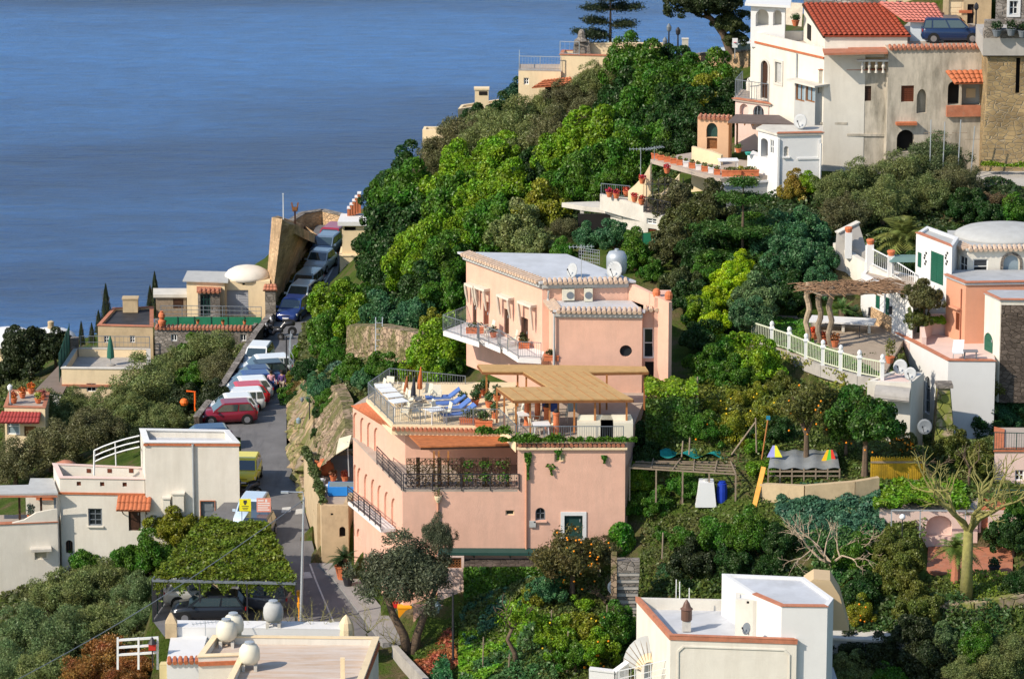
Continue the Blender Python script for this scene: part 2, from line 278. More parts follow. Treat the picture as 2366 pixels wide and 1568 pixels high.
def dup(o,loc,rz=None,label=None,group=None,color=None,scale=None):
 c=copytree(o);c.location=loc
 if rz is not None:c.rotation_euler=(0,0,rz)
 if label:c['label']=label
 if group:c['group']=group
 if scale:c.scale=(scale,)*3
 if color:
  for q in[c]+list(c.children_recursive):
   if q.type=='MESH' and q.data.materials and q.data.materials[0]in(PAINT,CLOTH,TINT,LEAF):q.color=(*color,1)
 ORG[c.name]=Vector(loc);return c
def offs(P,d):
 """polygon moved outward by d (inward when negative), plan only; returns same-length list"""
 n=len(P);ar=sum(P[i][0]*P[(i+1)%n][1]-P[(i+1)%n][0]*P[i][1]for i in range(n));sg=1 if ar>0 else-1;out=[]
 for i in range(n):
  a,b,c=[Vector((P[j%n][0],P[j%n][1]))for j in(i-1,i,i+1)]
  e1=(b-a).normalized();e2=(c-b).normalized();n1=Vector((e1 .y,-e1 .x))*sg;n2=Vector((e2 .y,-e2 .x))*sg
  m=(n1+n2);k=max(.35,1+n1 .dot(n2));q=b+m*d/k;out.append((q.x,q.y))
 return out
class Face:
 def __init__(s,A,B,flip=False):
  s.A=Vector((A[0],A[1],0));d=Vector((B[0]-A[0],B[1]-A[1],0));s.L=d.length;s.d=d.normalized();s.n=Vector((s.d.y,-s.d.x,0))*(-1 if flip else 1)
 def pt(s,a,z,t=0):q=s.A+s.d*a+s.n*t;return Vector((q.x,q.y,z))
 def hit(s,u,v,t=0):p=Pp(u,v,s.A+s.n*t,s.n);return((p-s.A).dot(s.d),p.z)
 def rect(s,u0,v0,u1,v1,t=0):
  um,vm=(u0+u1)/2,(v0+v1)/2;a=s.hit(u0,vm,t)[0];b=s.hit(u1,vm,t)[0];return min(a,b),max(a,b),s.hit(um,v1,t)[1],s.hit(um,v0,t)[1]
 def box(s,mb,s0,s1,z0,z1,t0,t1):return mb.hexa([s.pt(s0,z0,t0),s.pt(s1,z0,t0),s.pt(s1,z0,t1),s.pt(s0,z0,t1)],[s.pt(s0,z1,t0),s.pt(s1,z1,t0),s.pt(s1,z1,t1),s.pt(s0,z1,t1)])
 def poly(s,mb,loop,t0,t1):return mb.hexa([s.pt(a,z,t0)for a,z in loop],[s.pt(a,z,t1)for a,z in loop])
 def ring(s,mb,lo,li,t0,t1):
  n=len(lo)
  for i in range(n):
   j=(i+1)%n;q=[lo[i],lo[j],li[j],li[i]];mb.hexa([s.pt(a,z,t0)for a,z in q],[s.pt(a,z,t1)for a,z in q])
def loopof(s0,s1,z0,z1,arch,k=8):
 if not arch:return[(s0,z0),(s1,z0),(s1,z1),(s0,z1)]
 c=(s0+s1)/2;r=(s1-s0)/2;rz=min(r*(1 if arch is True else arch),(z1-z0)*.8)
 return[(s0,z0),(s1,z0)]+[(c+r*math.cos(math.pi*i/k),z1-rz+rz*math.sin(math.pi*i/k))for i in range(k+1)]
def shrink(loop,w):
 return[(a,z)for a,z in offs(loop,-w)]
class Bld:
 def __init__(s,name,label,cat,px,zt,zb,wall,group=None,root=None,pts=None,part='wall'):
  s.P=[Vector(p)for p in pts]if pts else[Pz(u,v,zt)for u,v in px]
  s.zt,s.zb,s.wall,s.part=zt,zb,wall,part
  c=sum(s.P,Vector())/len(s.P)
  s.root=root or thing(name,label,cat,(c.x,c.y,zb),group)
  n=len(s.P);ar=sum(s.P[i].x*s.P[(i+1)%n].y-s.P[(i+1)%n].x*s.P[i].y for i in range(n));s.ccw=ar>0
  s.F=[Face(s.P[i],s.P[(i+1)%n],flip=not s.ccw)for i in range(n)];s.holes=[[]for _ in s.F];s.tops={}
 def open(s,i,u0,v0,u1,v1,kind='win',arch=False,depth=.14,fr=None,pm=None,fw=.06,bars=(1,1),name=None,surround=None,label=None,sill=None,srect=None):
  f=s.F[i];s0,s1,z0,z1=srect or f.rect(u0,v0,u1,v1);s0=max(s0,.03);s1=min(s1,f.L-.03);z0=max(z0,s.zb+.02);z1=min(z1,s.zt-.04)
  if s1-s0<.08 or z1-z0<.08:return None
  lp=loopof(s0,s1,z0,z1,arch);s.holes[i].append((lp,depth))
  li=shrink(lp,fw)
  if kind=='win':
   m=MB();f.ring(m,lp,li,-depth+.06,-depth+.01)
   for b in range(1,bars[0]+1):x=s0+(s1-s0)*b/(bars[0]+1);f.box(m,x-.025,x+.025,z0+fw,z1-fw*(1 if not arch else 2),-depth+.05,-depth+.015)
   for b in range(1,bars[1]+1):z=z0+(z1-z0)*b/(bars[1]+1);f.box(m,s0+fw,s1-fw,z-.02,z+.02,-depth+.05,-depth+.012)
   o=m.build(name or 'window',fr or WHITEM,s.root,label);p=MB();f.poly(p,lp,-depth,-depth-.02);p.build('pane',pm or GLASS,o)
  elif kind in('door','shut'):
   m=MB();f.poly(m,lp,-depth+.03,-depth-.03)
   if kind=='shut':
    for half in(0,1):
     a=s0+(s1-s0)*half/2+.04;b=s0+(s1-s0)*(half+1)/2-.04;nz=max(3,int((z1-z0)/.12))
     for q in range(nz):z=z0+.06+(z1-z0-.12)*q/nz;f.box(m,a,b,z,z+.05,-depth+.055,-depth+.03)
   else:
    f.box(m,s0+.1,s1-.1,z0+.15,z0+(z1-z0)*.42,-depth+.05,-depth+.03);f.box(m,s0+.1,s1-.1,z0+(z1-z0)*.5,z1-.15-(0 if not arch else(s1-s0)*.3),-depth+.05,-depth+.03)
   o=m.build(name or('door' if kind=='door' else 'shutter'),pm or WOODD,s.root,label)
   if kind=='door' and z1-z0>1:h=MB();f.box(h,s1-.16,s1-.12,z0+.95,z0+1.1,-depth+.1,-depth+.05);h.build('handle',PALEM,o)
  else:
   m=MB();f.poly(m,lp,-depth,-depth-.02);o=m.build(name or('niche' if kind=='niche' else 'opening'),pm or(VOID if kind=='void' else s.wall),s.root,label)
  if surround:
   m=MB();lo=[(a,z)for a,z in offs(lp,surround[1])];f.ring(m,lo,lp,.05,-.02);m.build('surround',surround[0],o)
  if sill is not None:
   m=MB();f.box(m,s0-.08,s1+.08,z0-.08,z0-.005,.12,-.02);m.build('sill',sill,o)
  return o
 def done(s,roof=None,par=0,pt=.22,trim=None,trimw=.3,trimh=.07,over=0,thick=.12,parmat=None,tiles=None,tilem=None,corn=None,extra=None,roofname='roof'):
  m=MB();n=len(s.P)
  for i,f in enumerate(s.F):
   L=f.L;base=[(0,s.zb),(L,s.zb),(L,s.zt),(0,s.zt)]
   if not s.holes[i]:m.add([f.pt(a,z)for a,z in base],[(0,1,2,3)]);continue
   loops=[base]+[h[0]for h in s.holes[i]]
   tr=tessellate_polygon([[Vector((a,z,0))for a,z in lp]for lp in loops]);fl=[q for lp in loops for q in lp]
   m.add([f.pt(a,z)for a,z in fl],[tuple(t)for t in tr])
   for lp,dep in s.holes[i]:
    k=len(lp);m.add([f.pt(a,z)for a,z in lp]+[f.pt(a,z,-dep-.02)for a,z in lp],[(j,(j+1)%k,k+(j+1)%k,k+j)for j in range(k)])
  P2=[(p.x,p.y)for p in s.P]
  if par>0:
   I=offs(P2,-pt);zr=s.zt-par
   k=len(P2);m.add([(x,y,s.zt)for x,y in P2]+[(x,y,s.zt)for x,y in I]+[(x,y,zr-.05)for x,y in I],[(j,(j+1)%k,k+(j+1)%k,k+j)for j in range(k)]+[(k+j,k+(j+1)%k,2*k+(j+1)%k,2*k+j)for j in range(k)])
  w_=m.build(s.part,s.wall,s.root)
  r=MB()
  if par>0:r.prism(I,zr-.1,zr)
  else:r.prism(offs(P2,over)if over else P2,s.zt+.004,s.zt+thick)
  ro=r.build(roofname,roof or s.wall,s.root)
  if trim:
   t=MB();edges=trim[1]if isinstance(trim,tuple)else range(n);tm=trim[0]if isinstance(trim,tuple)else trim
   O=offs(P2,.06+over);I2=offs(P2,-trimw+over);zz=s.zt+(thick if par==0 else 0)+.003
   for i in edges:
    j=(i+1)%n;t.hexa([(*O[i],zz),(*O[j],zz),(*I2[j],zz),(*I2[i],zz)],[(*O[i],zz+trimh*.6),(*O[j],zz+trimh*.6),(*I2[j],zz+trimh),(*I2[i],zz+trimh)])
   t.build('coping',tm,s.root)
  if tiles:
   t=MB()
   for i in tiles:tile_edge(t,s.F[i],s.zt+(thick if par==0 else.02),over)
   t.build('tile_edge',tilem or TILEW,s.root)
  if corn:
   t=MB()
   for i in corn[0]:f=s.F[i];f.box(t,-.03,f.L+.03,s.zt-.22,s.zt-.03,.003,.09+over*.5);f.box(t,-.02,f.L+.02,s.zt-.32,s.zt-.22,.003,.05)
   t.build('cornice',corn[1],s.root)
  return s.root
def tile_edge(t,f,z,over=0,sp=.27,r=.11):
 n=max(2,int(f.L/sp))
 for k in range(n):
  a=(k+.5)*f.L/n;p0=f.pt(a,z+.07,-.45+over);p1=f.pt(a,z-.03,.16+over);t.tube([p0,p1],[r*.9,r*1.1],6)
def tiled(mb,A,B,C,D,sp=.24,h=.07,th=.08):
 """pan-tile surface; A-B eave, D-C ridge"""
 A,B,C,D=map(Vector,(A,B,C,D));nrm=(B-A).cross(D-A).normalized()
 if nrm.z<0:nrm=-nrm
 n=max(3,int(((B-A).length+(C-D).length)/2/sp));m=max(2,int((D-A).length/.4));nu=n*6;k=len(mb.v)
 def p(i,j,side):
  u=i/nu;v=j/m;q=(A.lerp(B,u)).lerp(D.lerp(C,u),v);w=abs(math.sin(u*n*math.pi));return q+nrm*(h*w+side)
 for j in range(m):
  for e,vv in((0,j),(1,j+1)):
   for i in range(nu+1):mb.v.append(tuple(p(i,vv,.045 if e==0 else 0)))
 for j in range(m):
  b=k+j*2*(nu+1);mb.f+=[(b+i,b+i+1,b+nu+1+i+1,b+nu+1+i)for i in range(nu)]
 mb.hexa([A-nrm*th,B-nrm*th,C-nrm*th,D-nrm*th],[A-nrm*.005,B-nrm*.005,C-nrm*.005,D-nrm*.005])
def wallthing(name,label,cat,pts,zt,zb,m,thick=.3,coping=None,cmat=None,group=None,zts=None,parent=None,zbs=None):
 """free-standing wall along plan points (tops may vary)"""
 mb=MB();cb=MB();n=len(pts)
 for i in range(n-1):
  a=Vector((pts[i][0],pts[i][1],0));b=Vector((pts[i+1][0],pts[i+1][1],0));d=(b-a).normalized();q=Vector((d.y,-d.x,0))*thick/2
  za,zb_=(zts[i],zts[i+1])if zts else(zt,zt);ba,bb=(zbs[i],zbs[i+1])if zbs else(zb,zb)
  sub=max(1,int((b-a).length/1.2));
  for k in range(sub):
   u0,u1=k/sub,(k+1)/sub;p=a.lerp(b,u0);r=a.lerp(b,u1);z0=za+(zb_-za)*u0;z1=za+(zb_-za)*u1;y0=ba+(bb-ba)*u0;y1=ba+(bb-ba)*u1
   if coping:cb.hexa([p-q*1.3+Vector((0,0,z0)),r-q*1.3+Vector((0,0,z1)),r+q*1.3+Vector((0,0,z1)),p+q*1.3+Vector((0,0,z0))],[p-q*1.3+Vector((0,0,z0+coping)),r-q*1.3+Vector((0,0,z1+coping)),r+q*1.3+Vector((0,0,z1+coping)),p+q*1.3+Vector((0,0,z0+coping))])
   mb.hexa([p-q+Vector((0,0,y0)),r-q+Vector((0,0,y1)),r+q+Vector((0,0,y1)),p+q+Vector((0,0,y0))],[p-q+Vector((0,0,z0-.003)),r-q+Vector((0,0,z1-.003)),r+q+Vector((0,0,z1-.003)),p+q+Vector((0,0,z0-.003))])
 if coping:
  root=thing(name,label,cat,(pts[0][0],pts[0][1],zb),group)if parent is None else parent
  mb.build('masonry',m,root);cb.build('coping',cmat or m,root);return root
 return mb.build(name,m,parent,label,cat,group)
def railing(pts,h,m,sp=.16,post=2.0,t=.022,name='railing',label=None,cat='railing',group=None,parent=None,mid=0,solid=None,root=None):
 rt=root or(thing(name,label,cat,pts[0],group)if parent is None else parent)
 a_=MB();b_=MB()
 for i in range(len(pts)-1):
  p=Vector(pts[i]);q=Vector(pts[i+1]);L=(q-p).length;n=max(1,round(L/sp));up=Vector((0,0,h));hp=max(1,round(L/post))
  a_.bar(p+up,q+up,t*2,t*1.6);a_.bar(p+Vector((0,0,.1)),q+Vector((0,0,.1)),t*1.4)
  for k in range(mid):a_.bar(p+up*(k+1)/(mid+1),q+up*(k+1)/(mid+1),t*1.3)
  if sp<5:
   for k in range(n+1):r=p.lerp(q,k/n);b_.bar(r+Vector((0,0,.08)),r+up,t*.75)
  for k in range(0 if i==0 else 1,hp+1):
   r=p.lerp(q,k/hp);c_=MB().bar(r-Vector((0,0,.05)),r+up*1.02,t*2.2)
   if parent is None:c_.build('post',m,rt)
   else:b_.add(c_.v,c_.f)
  if solid:s_=MB();s_.hexa([p+Vector((0,0,.12)),q+Vector((0,0,.12)),q+Vector((0,.01,.12)),p+Vector((0,.01,.12))],[p+up*.95,q+up*.95,q+up*.95+Vector((0,.01,0)),p+up*.95+Vector((0,.01,0))]);s_.build('infill',solid,rt)
 if parent is None:
  a_.build('handrail',m,rt)
  if b_.v:b_.build('balusters',m,rt)
  return rt
 mm=MB();mm.add(a_.v,a_.f);mm.add(b_.v,b_.f);return mm.build(name,m,parent)
def make_car(name,label,color,loc,rz,L=3.9,W=1.66,H=1.43,style='hatch',group=None):
 t=thing(name,label,'car' if style!='van' else 'van',(0,0,0),group);hL=L/2
 if style=='van':top=[.6,.66,.66,.64,.64,.62,.56,.48,.4];gb=(-.49,.36);gr=(-.46,.16)
 elif style=='wagon':top=[.55,.62,.63,.62,.61,.6,.56,.5,.4];gb=(-.485,.27);gr=(-.43,.09)
 elif style=='sedan':top=[.5,.6,.63,.62,.62,.6,.55,.49,.38];gb=(-.36,.26);gr=(-.24,.07)
 else:top=[.5,.6,.64,.63,.62,.61,.57,.5,.4];gb=(-.47,.28);gr=(-.36,.07)
 X=[-.5,-.485,-.43,-.2,.1,.29,.41,.48,.5];Wd=[.36,.44,.485,.5,.5,.49,.475,.43,.34];zl=[.32,.24,.2,.18,.18,.19,.2,.23,.3]
 m=MB();n=11;vs=[]
 for x,wd,a,tp in zip(X,Wd,zl,top):
  zt=tp*H;w_=wd*W
  ring=[(-w_*.9,a),(-w_,a+.3*(zt-a)),(-w_,a+.62*(zt-a)),(-w_*.97,a+.88*(zt-a)),(-w_*.86,zt),(0,zt+.03),(w_*.86,zt),(w_*.97,a+.88*(zt-a)),(w_,a+.62*(zt-a)),(w_,a+.3*(zt-a)),(w_*.9,a)]
  vs+=[(x*L,y,z)for y,z in ring]
 fs=[(i*n+k,i*n+(k+1)%n,(i+1)*n+(k+1)%n,(i+1)*n+k)for i in range(len(X)-1)for k in range(n)]
 fs+=[tuple(range(n-1,-1,-1)),tuple((len(X)-1)*n+k for k in range(n))]
 m.add(vs,fs);body=m.build('body',PAINT,t,color=color,smooth=True)
 zb=.60*H
 def ring(x0,x1,wr,wf,z):return[(x0*L,-wr*W,z),(x1*L,-wf*W,z),(x1*L,wf*W,z),(x0*L,wr*W,z)]
 b0=ring(gb[0],gb[1],.455,.46,zb);b1=ring(gr[0]-.015,gr[1]+.03,.40,.405,H*.955);b2=ring(gr[0]+.02,gr[1]-.01,.36,.36,H)
 g=MB();g.v=[tuple(p)for p in b0+b1+b2];g.f=[(i+4*k,(i+1)%4+4*k,(i+1)%4+4*k+4,i+4*k+4)for k in(0,1)for i in range(4)]+[(8,9,10,11)];g.build('cabin',PAINT,t,color=color)
 def panel(q,mu,mv0,mv1,e=.012,u0=0,u1=1):
  a,b,c,d=map(Vector,q);P=lambda u,v:(a.lerp(b,u)).lerp(d.lerp(c,u),v);uu0=u0+mu;uu1=u1-mu;nn=(b-a).cross(d-a).normalized()
  return[P(uu0,mv0)+nn*e,P(uu1,mv0)+nn*e,P(uu1,mv1)+nn*e,P(uu0,mv1)+nn*e],nn
 for nm,q,spl in(('windscreen',(b0[1],b0[2],b1[2],b1[1]),[(0,1)]),('rear_window',(b0[3],b0[0],b1[0],b1[3]),[(0,1)]),('side_window',(b0[0],b0[1],b1[1],b1[0]),None),('side_window',(b0[2],b0[3],b1[3],b1[2]),None)):
  sp=spl or([(0,.2),(.2,.58),(.58,.98)]if style in('wagon','van')else[(.02,.42),(.42,.97)])
  if nm=='side_window' and q[0]==b0[2]:sp=[(1-b_,1-a_)for a_,b_ in sp]
  w_=MB()
  for u0,u1 in sp:
   pl,nn=panel(q,.02 if spl is None else.06,.1,.93,.012,u0,u1);w_.ext(pl,nn*.008)
  w_.build(nm,GLASSC,t)
 for x,y in((-.31,-1),(-.31,1),(.315,-1),(.315,1)):
  wl=MB();c=(x*L,y*(W/2-.09),.30)
  def disc(mb,r,y0,y1,k=16):mb.hexa([(c[0]+r*math.cos(i*6.2832/k),c[1]+y0,c[2]+r*math.sin(i*6.2832/k))for i in range(k)],[(c[0]+r*math.cos(i*6.2832/k),c[1]+y1,c[2]+r*math.sin(i*6.2832/k))for i in range(k)])
  disc(wl,.30,-.11,.11);wo=wl.build('wheel',RUBB,t);rm=MB();disc(rm,.19,y*.10,y*.125,12);rm.build('rim',CHROME,wo)
  ar=MB();disc(ar,.36,y*.085,y*.094);ar.build('wheel_arch',RUBB,t)
 for y in(-1,1):
  m=MB();m.hexa([(.465*L,y*.30*W,.40*H),(.49*L,y*.28*W,.40*H),(.455*L,y*.455*W,.40*H),(.43*L,y*.47*W,.41*H)],[(.475*L,y*.30*W,.49*H),(.485*L,y*.29*W,.475*H),(.45*L,y*.45*W,.49*H),(.43*L,y*.46*W,.50*H)]);m.build('headlight',WPLAS,t)
  m=MB();m.box((-.49*L,y*.39*W,.53*H),(.05,.12*W,.16));m.build('tail_light',REDL,t)
  m=MB();m.box((.2*L,y*.54*W,.63*H),(.10,.18,.12));m.build('door_mirror',PAINT,t,color=color)
 m=MB();m.box((.488*L,0,.27*H),(.09,W*.7,.16));m.build('bumper',BUMP,t)
 m=MB();m.box((-.488*L,0,.28*H),(.09,W*.7,.16));m.build('bumper',BUMP,t)
 m=MB();m.box((.5*L+.012,0,.30*H),(.03,.44,.10));m.build('number_plate',WPLAS,t)
 m=MB();m.box((.494*L,0,.41*H),(.04,W*.34,.08));m.build('grille',RUBB,t)
 t.location=loc;t.rotation_euler=(0,0,rz);ORG[t.name]=Vector(loc);return t
REDL=mat('red_lamp_plastic',(.35,.01,.01),rough=.2,var=.05,bump=0)
BUMP=mat('bumper_plastic',(.05,.05,.055),rough=.5,var=.1,bump=0)
def make_scooter(label,color,loc,rz,group=None,name='scooter'):
 t=thing(name,label,'scooter',(0,0,0),group)
 m=MB();m.tube([(-.75,0,.62),(-.55,0,.72),(-.2,0,.66),(.05,0,.34),(.42,0,.34),(.5,0,.75),(.46,0,.98)],[.08,.17,.16,.13,.12,.13,.07],10);m.build('body',PAINT,t,color=color,smooth=True)
 m=MB();m.tube([(-.75,0,.78),(-.4,0,.82),(-.08,0,.79)],[.08,.13,.10],8);m.build('seat',RUBB,t)
 for x in(-.6,.62):
  m=MB();k=14;m.hexa([(x+.25*math.cos(i*6.2832/k),-.06,.25+.25*math.sin(i*6.2832/k))for i in range(k)],[(x+.25*math.cos(i*6.2832/k),.06,.25+.25*math.sin(i*6.2832/k))for i in range(k)]);o=m.build('wheel',RUBB,t)
  m=MB();m.hexa([(x+.11*math.cos(i*6.2832/k),-.07,.25+.11*math.sin(i*6.2832/k))for i in range(k)],[(x+.11*math.cos(i*6.2832/k),.07,.25+.11*math.sin(i*6.2832/k))for i in range(k)]);m.build('rim',CHROME,o)
 m=MB();m.bar((.45,-.33,1.02),(.45,.33,1.02),.03);m.bar((.62,0,.3),(.46,0,1.0),.05);m.build('handlebar',IRON,t)
 m=MB();m.tube([(.52,0,.95),(.6,0,.93)],[.1,.08],8);m.build('headlight',WPLAS,t)
 m=MB();m.tube([(.45,0,.58),(.64,0,.56),(.85,0,.42)],[.05,.09,.05],6);m.build('mudguard',PAINT,t,color=color)
 t.location=loc;t.rotation_euler=(0,0,rz);return t
def skin(name,pts,edges,rad,m,parent,color,sub=1):
 me=bpy.data.meshes.new(name);me.from_pydata(pts,edges,[]);me.materials.append(m)
 o=bpy.data.objects.new(name,me);COL.objects.link(o);o.parent=parent;o.color=(*color,1)
 md=o.modifiers.new('Skin','SKIN');md.use_smooth_shade=True
 for i,r in enumerate(rad):me.skin_vertices[0].data[i].radius=(r,r*.85)
 me.skin_vertices[0].data[0].use_root=True
 s=o.modifiers.new('Sub','SUBSURF');s.levels=s.render_levels=sub;return o
def make_person(label,loc,rz,shirt,trousers,hair=(.03,.02,.015),pose='walk',h=1.68,bag=None):
 t=thing('person',label,'person',(0,0,0));k=h/1.72;st=.16 if pose=='walk' else.05
 if pose=='ride':
  P=[(0,0,.82),(.03,0,1.05),(.08,0,1.3),(.12,0,1.42),(.15,0,1.55),(.16,0,1.62)]
  arms=[[(.08,s*.2,1.33),(.2,s*.27,1.13),(.44,s*.3,1.04),(.5,s*.3,1.04)]for s in(-1,1)]
  legs=[[(0,s*.1,.82),(.38,s*.17,.72),(.32,s*.16,.36),(.42,s*.16,.33)]for s in(-1,1)]
 else:
  P=[(0,0,.92),(0,0,1.12),(.01,0,1.33),(.01,0,1.45),(.02,0,1.56),(.03,0,1.64)]
  arms=[[(0,s*.19,1.38),(-.03+s*.03,s*.24,1.12),(.06+s*.05,s*.25,.9),(.09+s*.05,s*.25,.80)]for s in(-1,1)]
  legs=[[(0,s*.1,.9),(s*st*.7+.03,s*.11,.5),(s*st,s*.11,.09),(s*st+.14,s*.11,.05)]for s in(-1,1)]
 pts=P+arms[0]+arms[1]+legs[0]+legs[1];n=6
 E=[(0,1),(1,2),(2,3),(3,4),(4,5),(2,n),(n,n+1),(n+1,n+2),(n+2,n+3),(2,n+4),(n+4,n+5),(n+5,n+6),(n+6,n+7),(0,n+8),(n+8,n+9),(n+9,n+10),(n+10,n+11),(0,n+12),(n+12,n+13),(n+13,n+14),(n+14,n+15)]
 rad=[.14,.12,.15,.06,.10,.085]+[.06,.045,.035,.03]*2+[.085,.06,.042,.035]*2
 sc=lambda L:[tuple(c*k for c in p)for p in L]
 skin('body',sc(pts),E,rad,CLOTH,t,(.50,.28,.18))
 sp=P[:4]+arms[0][:3]+arms[1][:3];skin('shirt',sc(sp),[(0,1),(1,2),(2,3),(2,4),(4,5),(5,6),(2,7),(7,8),(8,9)],[.155,.145,.175,.07,.075,.06,.045,.075,.06,.045],CLOTH,t,shirt)
 tp=[P[0]]+legs[0][:3]+legs[1][:3];skin('trousers',sc(tp),[(0,1),(1,2),(2,3),(0,4),(4,5),(5,6)],[.16,.10,.078,.058,.10,.078,.058],CLOTH,t,trousers)
 hd=P[5];m=MB();m.lathe((hd[0]*k-.02,0,hd[2]*k-.03),[(.02,.13),(.07,.12),(.10,.07),(.105,0),(.09,-.08),(.05,-.13)][::-1],10);m.build('hair' if pose!='ride' else 'helmet',CLOTH,t,color=hair,smooth=True)
 for s in(-1,1):
  m=MB();q=legs[(s+1)//2][3];m.tube([(q[0]*k-.17,q[1]*k,.05),(q[0]*k+.03,q[1]*k,.045)],[.05,.045],6)
  if pose=='walk':m.build('shoe',RUBB,t)
 if bag:m=MB();m.tube([(-.12,.2,1.3),(-.05,.27,.95)],.015,4);m.box((-.05,.3,.85),(.28,.1,.3));m.build('bag',CLOTH,t,color=bag)
 t.location=loc;t.rotation_euler=(0,0,rz);return t
def make_chair(label,loc,rz,m=None,group=None,name='garden_chair'):
 m_=m or CPLAS;t=thing(name,label,'chair',(0,0,0),group)
 a=MB();a.box((0,0,.42),(.46,.46,.04));a.build('seat',m_,t)
 a=MB();a.hexa([(-.23,-.22,.44),(-.19,-.22,.44),(-.19,.22,.44),(-.23,.22,.44)],[(-.33,-.22,.92),(-.30,-.22,.92),(-.30,.22,.92),(-.33,.22,.92)]);a.build('backrest',m_,t)
 for x,y in((-.2,-.2),(-.2,.2),(.2,-.2),(.2,.2)):a=MB();a.bar((x*1.15,y*1.1,0),(x,y,.42),.035);a.build('leg',m_,t)
 for y in(-.24,.24):a=MB();a.bar((-.25,y,.64),(.2,y,.64),.04);a.bar((.2,y,.64),(.2,y,.42),.03);a.build('armrest',m_,t)
 t.location=loc;t.rotation_euler=(0,0,rz);return t
def make_table(label,loc,rz=0,w=.8,d=.8,h=.73,group=None,m=None):
 t=thing('garden_table',label,'table',(0,0,0),group);m_=m or WPLAS
 a=MB();a.box((0,0,h-.02),(w,d,.04));a.build('tabletop',m_,t)
 for x in(-1,1):
  for y in(-1,1):a=MB();a.bar((x*(w/2-.06),y*(d/2-.06),0),(x*(w/2-.1),y*(d/2-.1),h-.03),.04);a.build('leg',m_,t)
 t.location=loc;t.rotation_euler=(0,0,rz);return t
def make_lounger(label,loc,rz,color,group):
 t=thing('sun_lounger',label,'sun lounger',(0,0,0),group)
 a=MB();a.box((.25,0,.33),(1.3,.62,.07));a.build('mattress',CLOTH,t,color=color)
 a=MB();a.hexa([(-.4,-.31,.30),(-.4,.31,.30),(-.38,.31,.37),(-.38,-.31,.37)],[(-.98,-.31,.72),(-.98,.31,.72),(-.94,.31,.79),(-.94,-.31,.79)]);a.build('backrest',CLOTH,t,color=color)
 a=MB();a.bar((-.75,-.28,.27),(.9,-.28,.27),.05);a.bar((-.75,.28,.27),(.9,.28,.27),.05);a.build('frame',WPLAS,t)
 for x in(-.6,.75):
  for y in(-.26,.26):a=MB();a.bar((x,y,0),(x,y,.27),.045);a.build('leg',WPLAS,t)
 t.location=loc;t.rotation_euler=(0,0,rz);return t
def make_dish(label,base,rd=.45,aim=(-.6,-.8,.35),m=None,group=None,hp=.6,name='satellite_dish'):
 t=thing(name,label,'satellite dish',base,group);m_=m or mat('grey_dish',(.42,.43,.43),rough=.5,var=.08,bump=0);b=Vector(base)
 a=MB();a.bar(b,b+Vector((0,0,hp)),.05);a.build('mast',PALEM,t)
 d=Vector(aim).normalized();x=d.cross(Vector((0,0,1))).normalized();y=x.cross(d);c=b+Vector((0,0,hp))+d*.12;a=MB();n=16;vs=[]
 rr=[(0.02,0),(.35,.02),(.7,.08),(1,.16)]
 for q,e in rr:vs+=[c+(x*math.cos(k*6.2832/n)+y*math.sin(k*6.2832/n))*rd*q+d*e*rd for k in range(n)]
 for q,e in rr[::-1]:vs+=[c+(x*math.cos(k*6.2832/n)+y*math.sin(k*6.2832/n))*rd*q+d*(e*rd-.03)for k in range(n)]
 R_=len(rr)*2;a.add(vs,[(i*n+k,i*n+(k+1)%n,(i+1)*n+(k+1)%n,(i+1)*n+k)for i in range(R_-1)for k in range(n)]+[tuple(range(n)),tuple((R_-1)*n+k for k in range(n))[::-1]]);a.build('reflector',m_,t,smooth=True)
 a=MB();a.bar(c-y*rd*.9,c+d*rd*.9,.025);a.box(tuple(c+d*rd*.92),(.08,.08,.08));a.build('feed_arm',IRON,t);return t
def make_antenna(label,base,h=2.2,m=None,group=None,name='tv_antenna',rz=0.3):
 t=thing(name,label,'antenna',base,group);b=Vector(base);m_=m or PALEM
 a=MB();a.bar(b,b+Vector((0,0,h)),.035);a.build('mast',m_,t)
 a=MB();dx=Vector((math.cos(rz),math.sin(rz),0));dy=Vector((-dx.y,dx.x,0));c=b+Vector((0,0,h-.1));a.bar(c-dx*.7,c+dx*.7,.025)
 for k in range(7):q=c+dx*(-.65+k*.2);a.bar(q-dy*.28,q+dy*.28,.015);a.bar(q-Vector((0,0,.12)),q+Vector((0,0,.12)),.012)
 a.build('aerial',m_,t);return t
def make_pot(label,loc,r=.22,h=.35,plant=(.06,.14,.03),m=None,group=None,ph=.45,name='potted_plant',n=220,square=None):
 t=thing(name,label,'potted plant' if plant else 'pot',loc,group);a=MB();l=tuple(loc)
 if square:a.box((l[0],l[1],l[2]+h/2),(square[0],square[1],h),square[2]if len(square)>2 else 0);a.box((l[0],l[1],l[2]+h-.03),(square[0]+.05,square[1]+.05,.05),square[2]if len(square)>2 else 0)
 else:a.lathe(l,[(r*.65,0),(r*.85,h*.5),(r,h*.9),(r*1.1,h*.92),(r*1.1,h),(r*.85,h)],12)
 a.build('pot',m or POT,t,smooth=False)
 if plant:
  P=RS.normal(0,1,(n,3));P/=np.linalg.norm(P,axis=1)[:,None];D=P.copy();P*=RS.uniform(.3,1,(n,1))
  sx=(square[0]/2 if square else r*1.3);sy=(square[1]/2 if square else r*1.3);P=P*[sx,sy,ph/2]+[0,0,h+ph*.42]
  if square and len(square)>2:c,s=math.cos(square[2]),math.sin(square[2]);P=np.c_[P[:,0]*c-P[:,1]*s,P[:,0]*s+P[:,1]*c,P[:,2]]
  o=link('plant',qmesh('plant',leafV(P,D,.07),LEAF),t,color=plant)
 return t
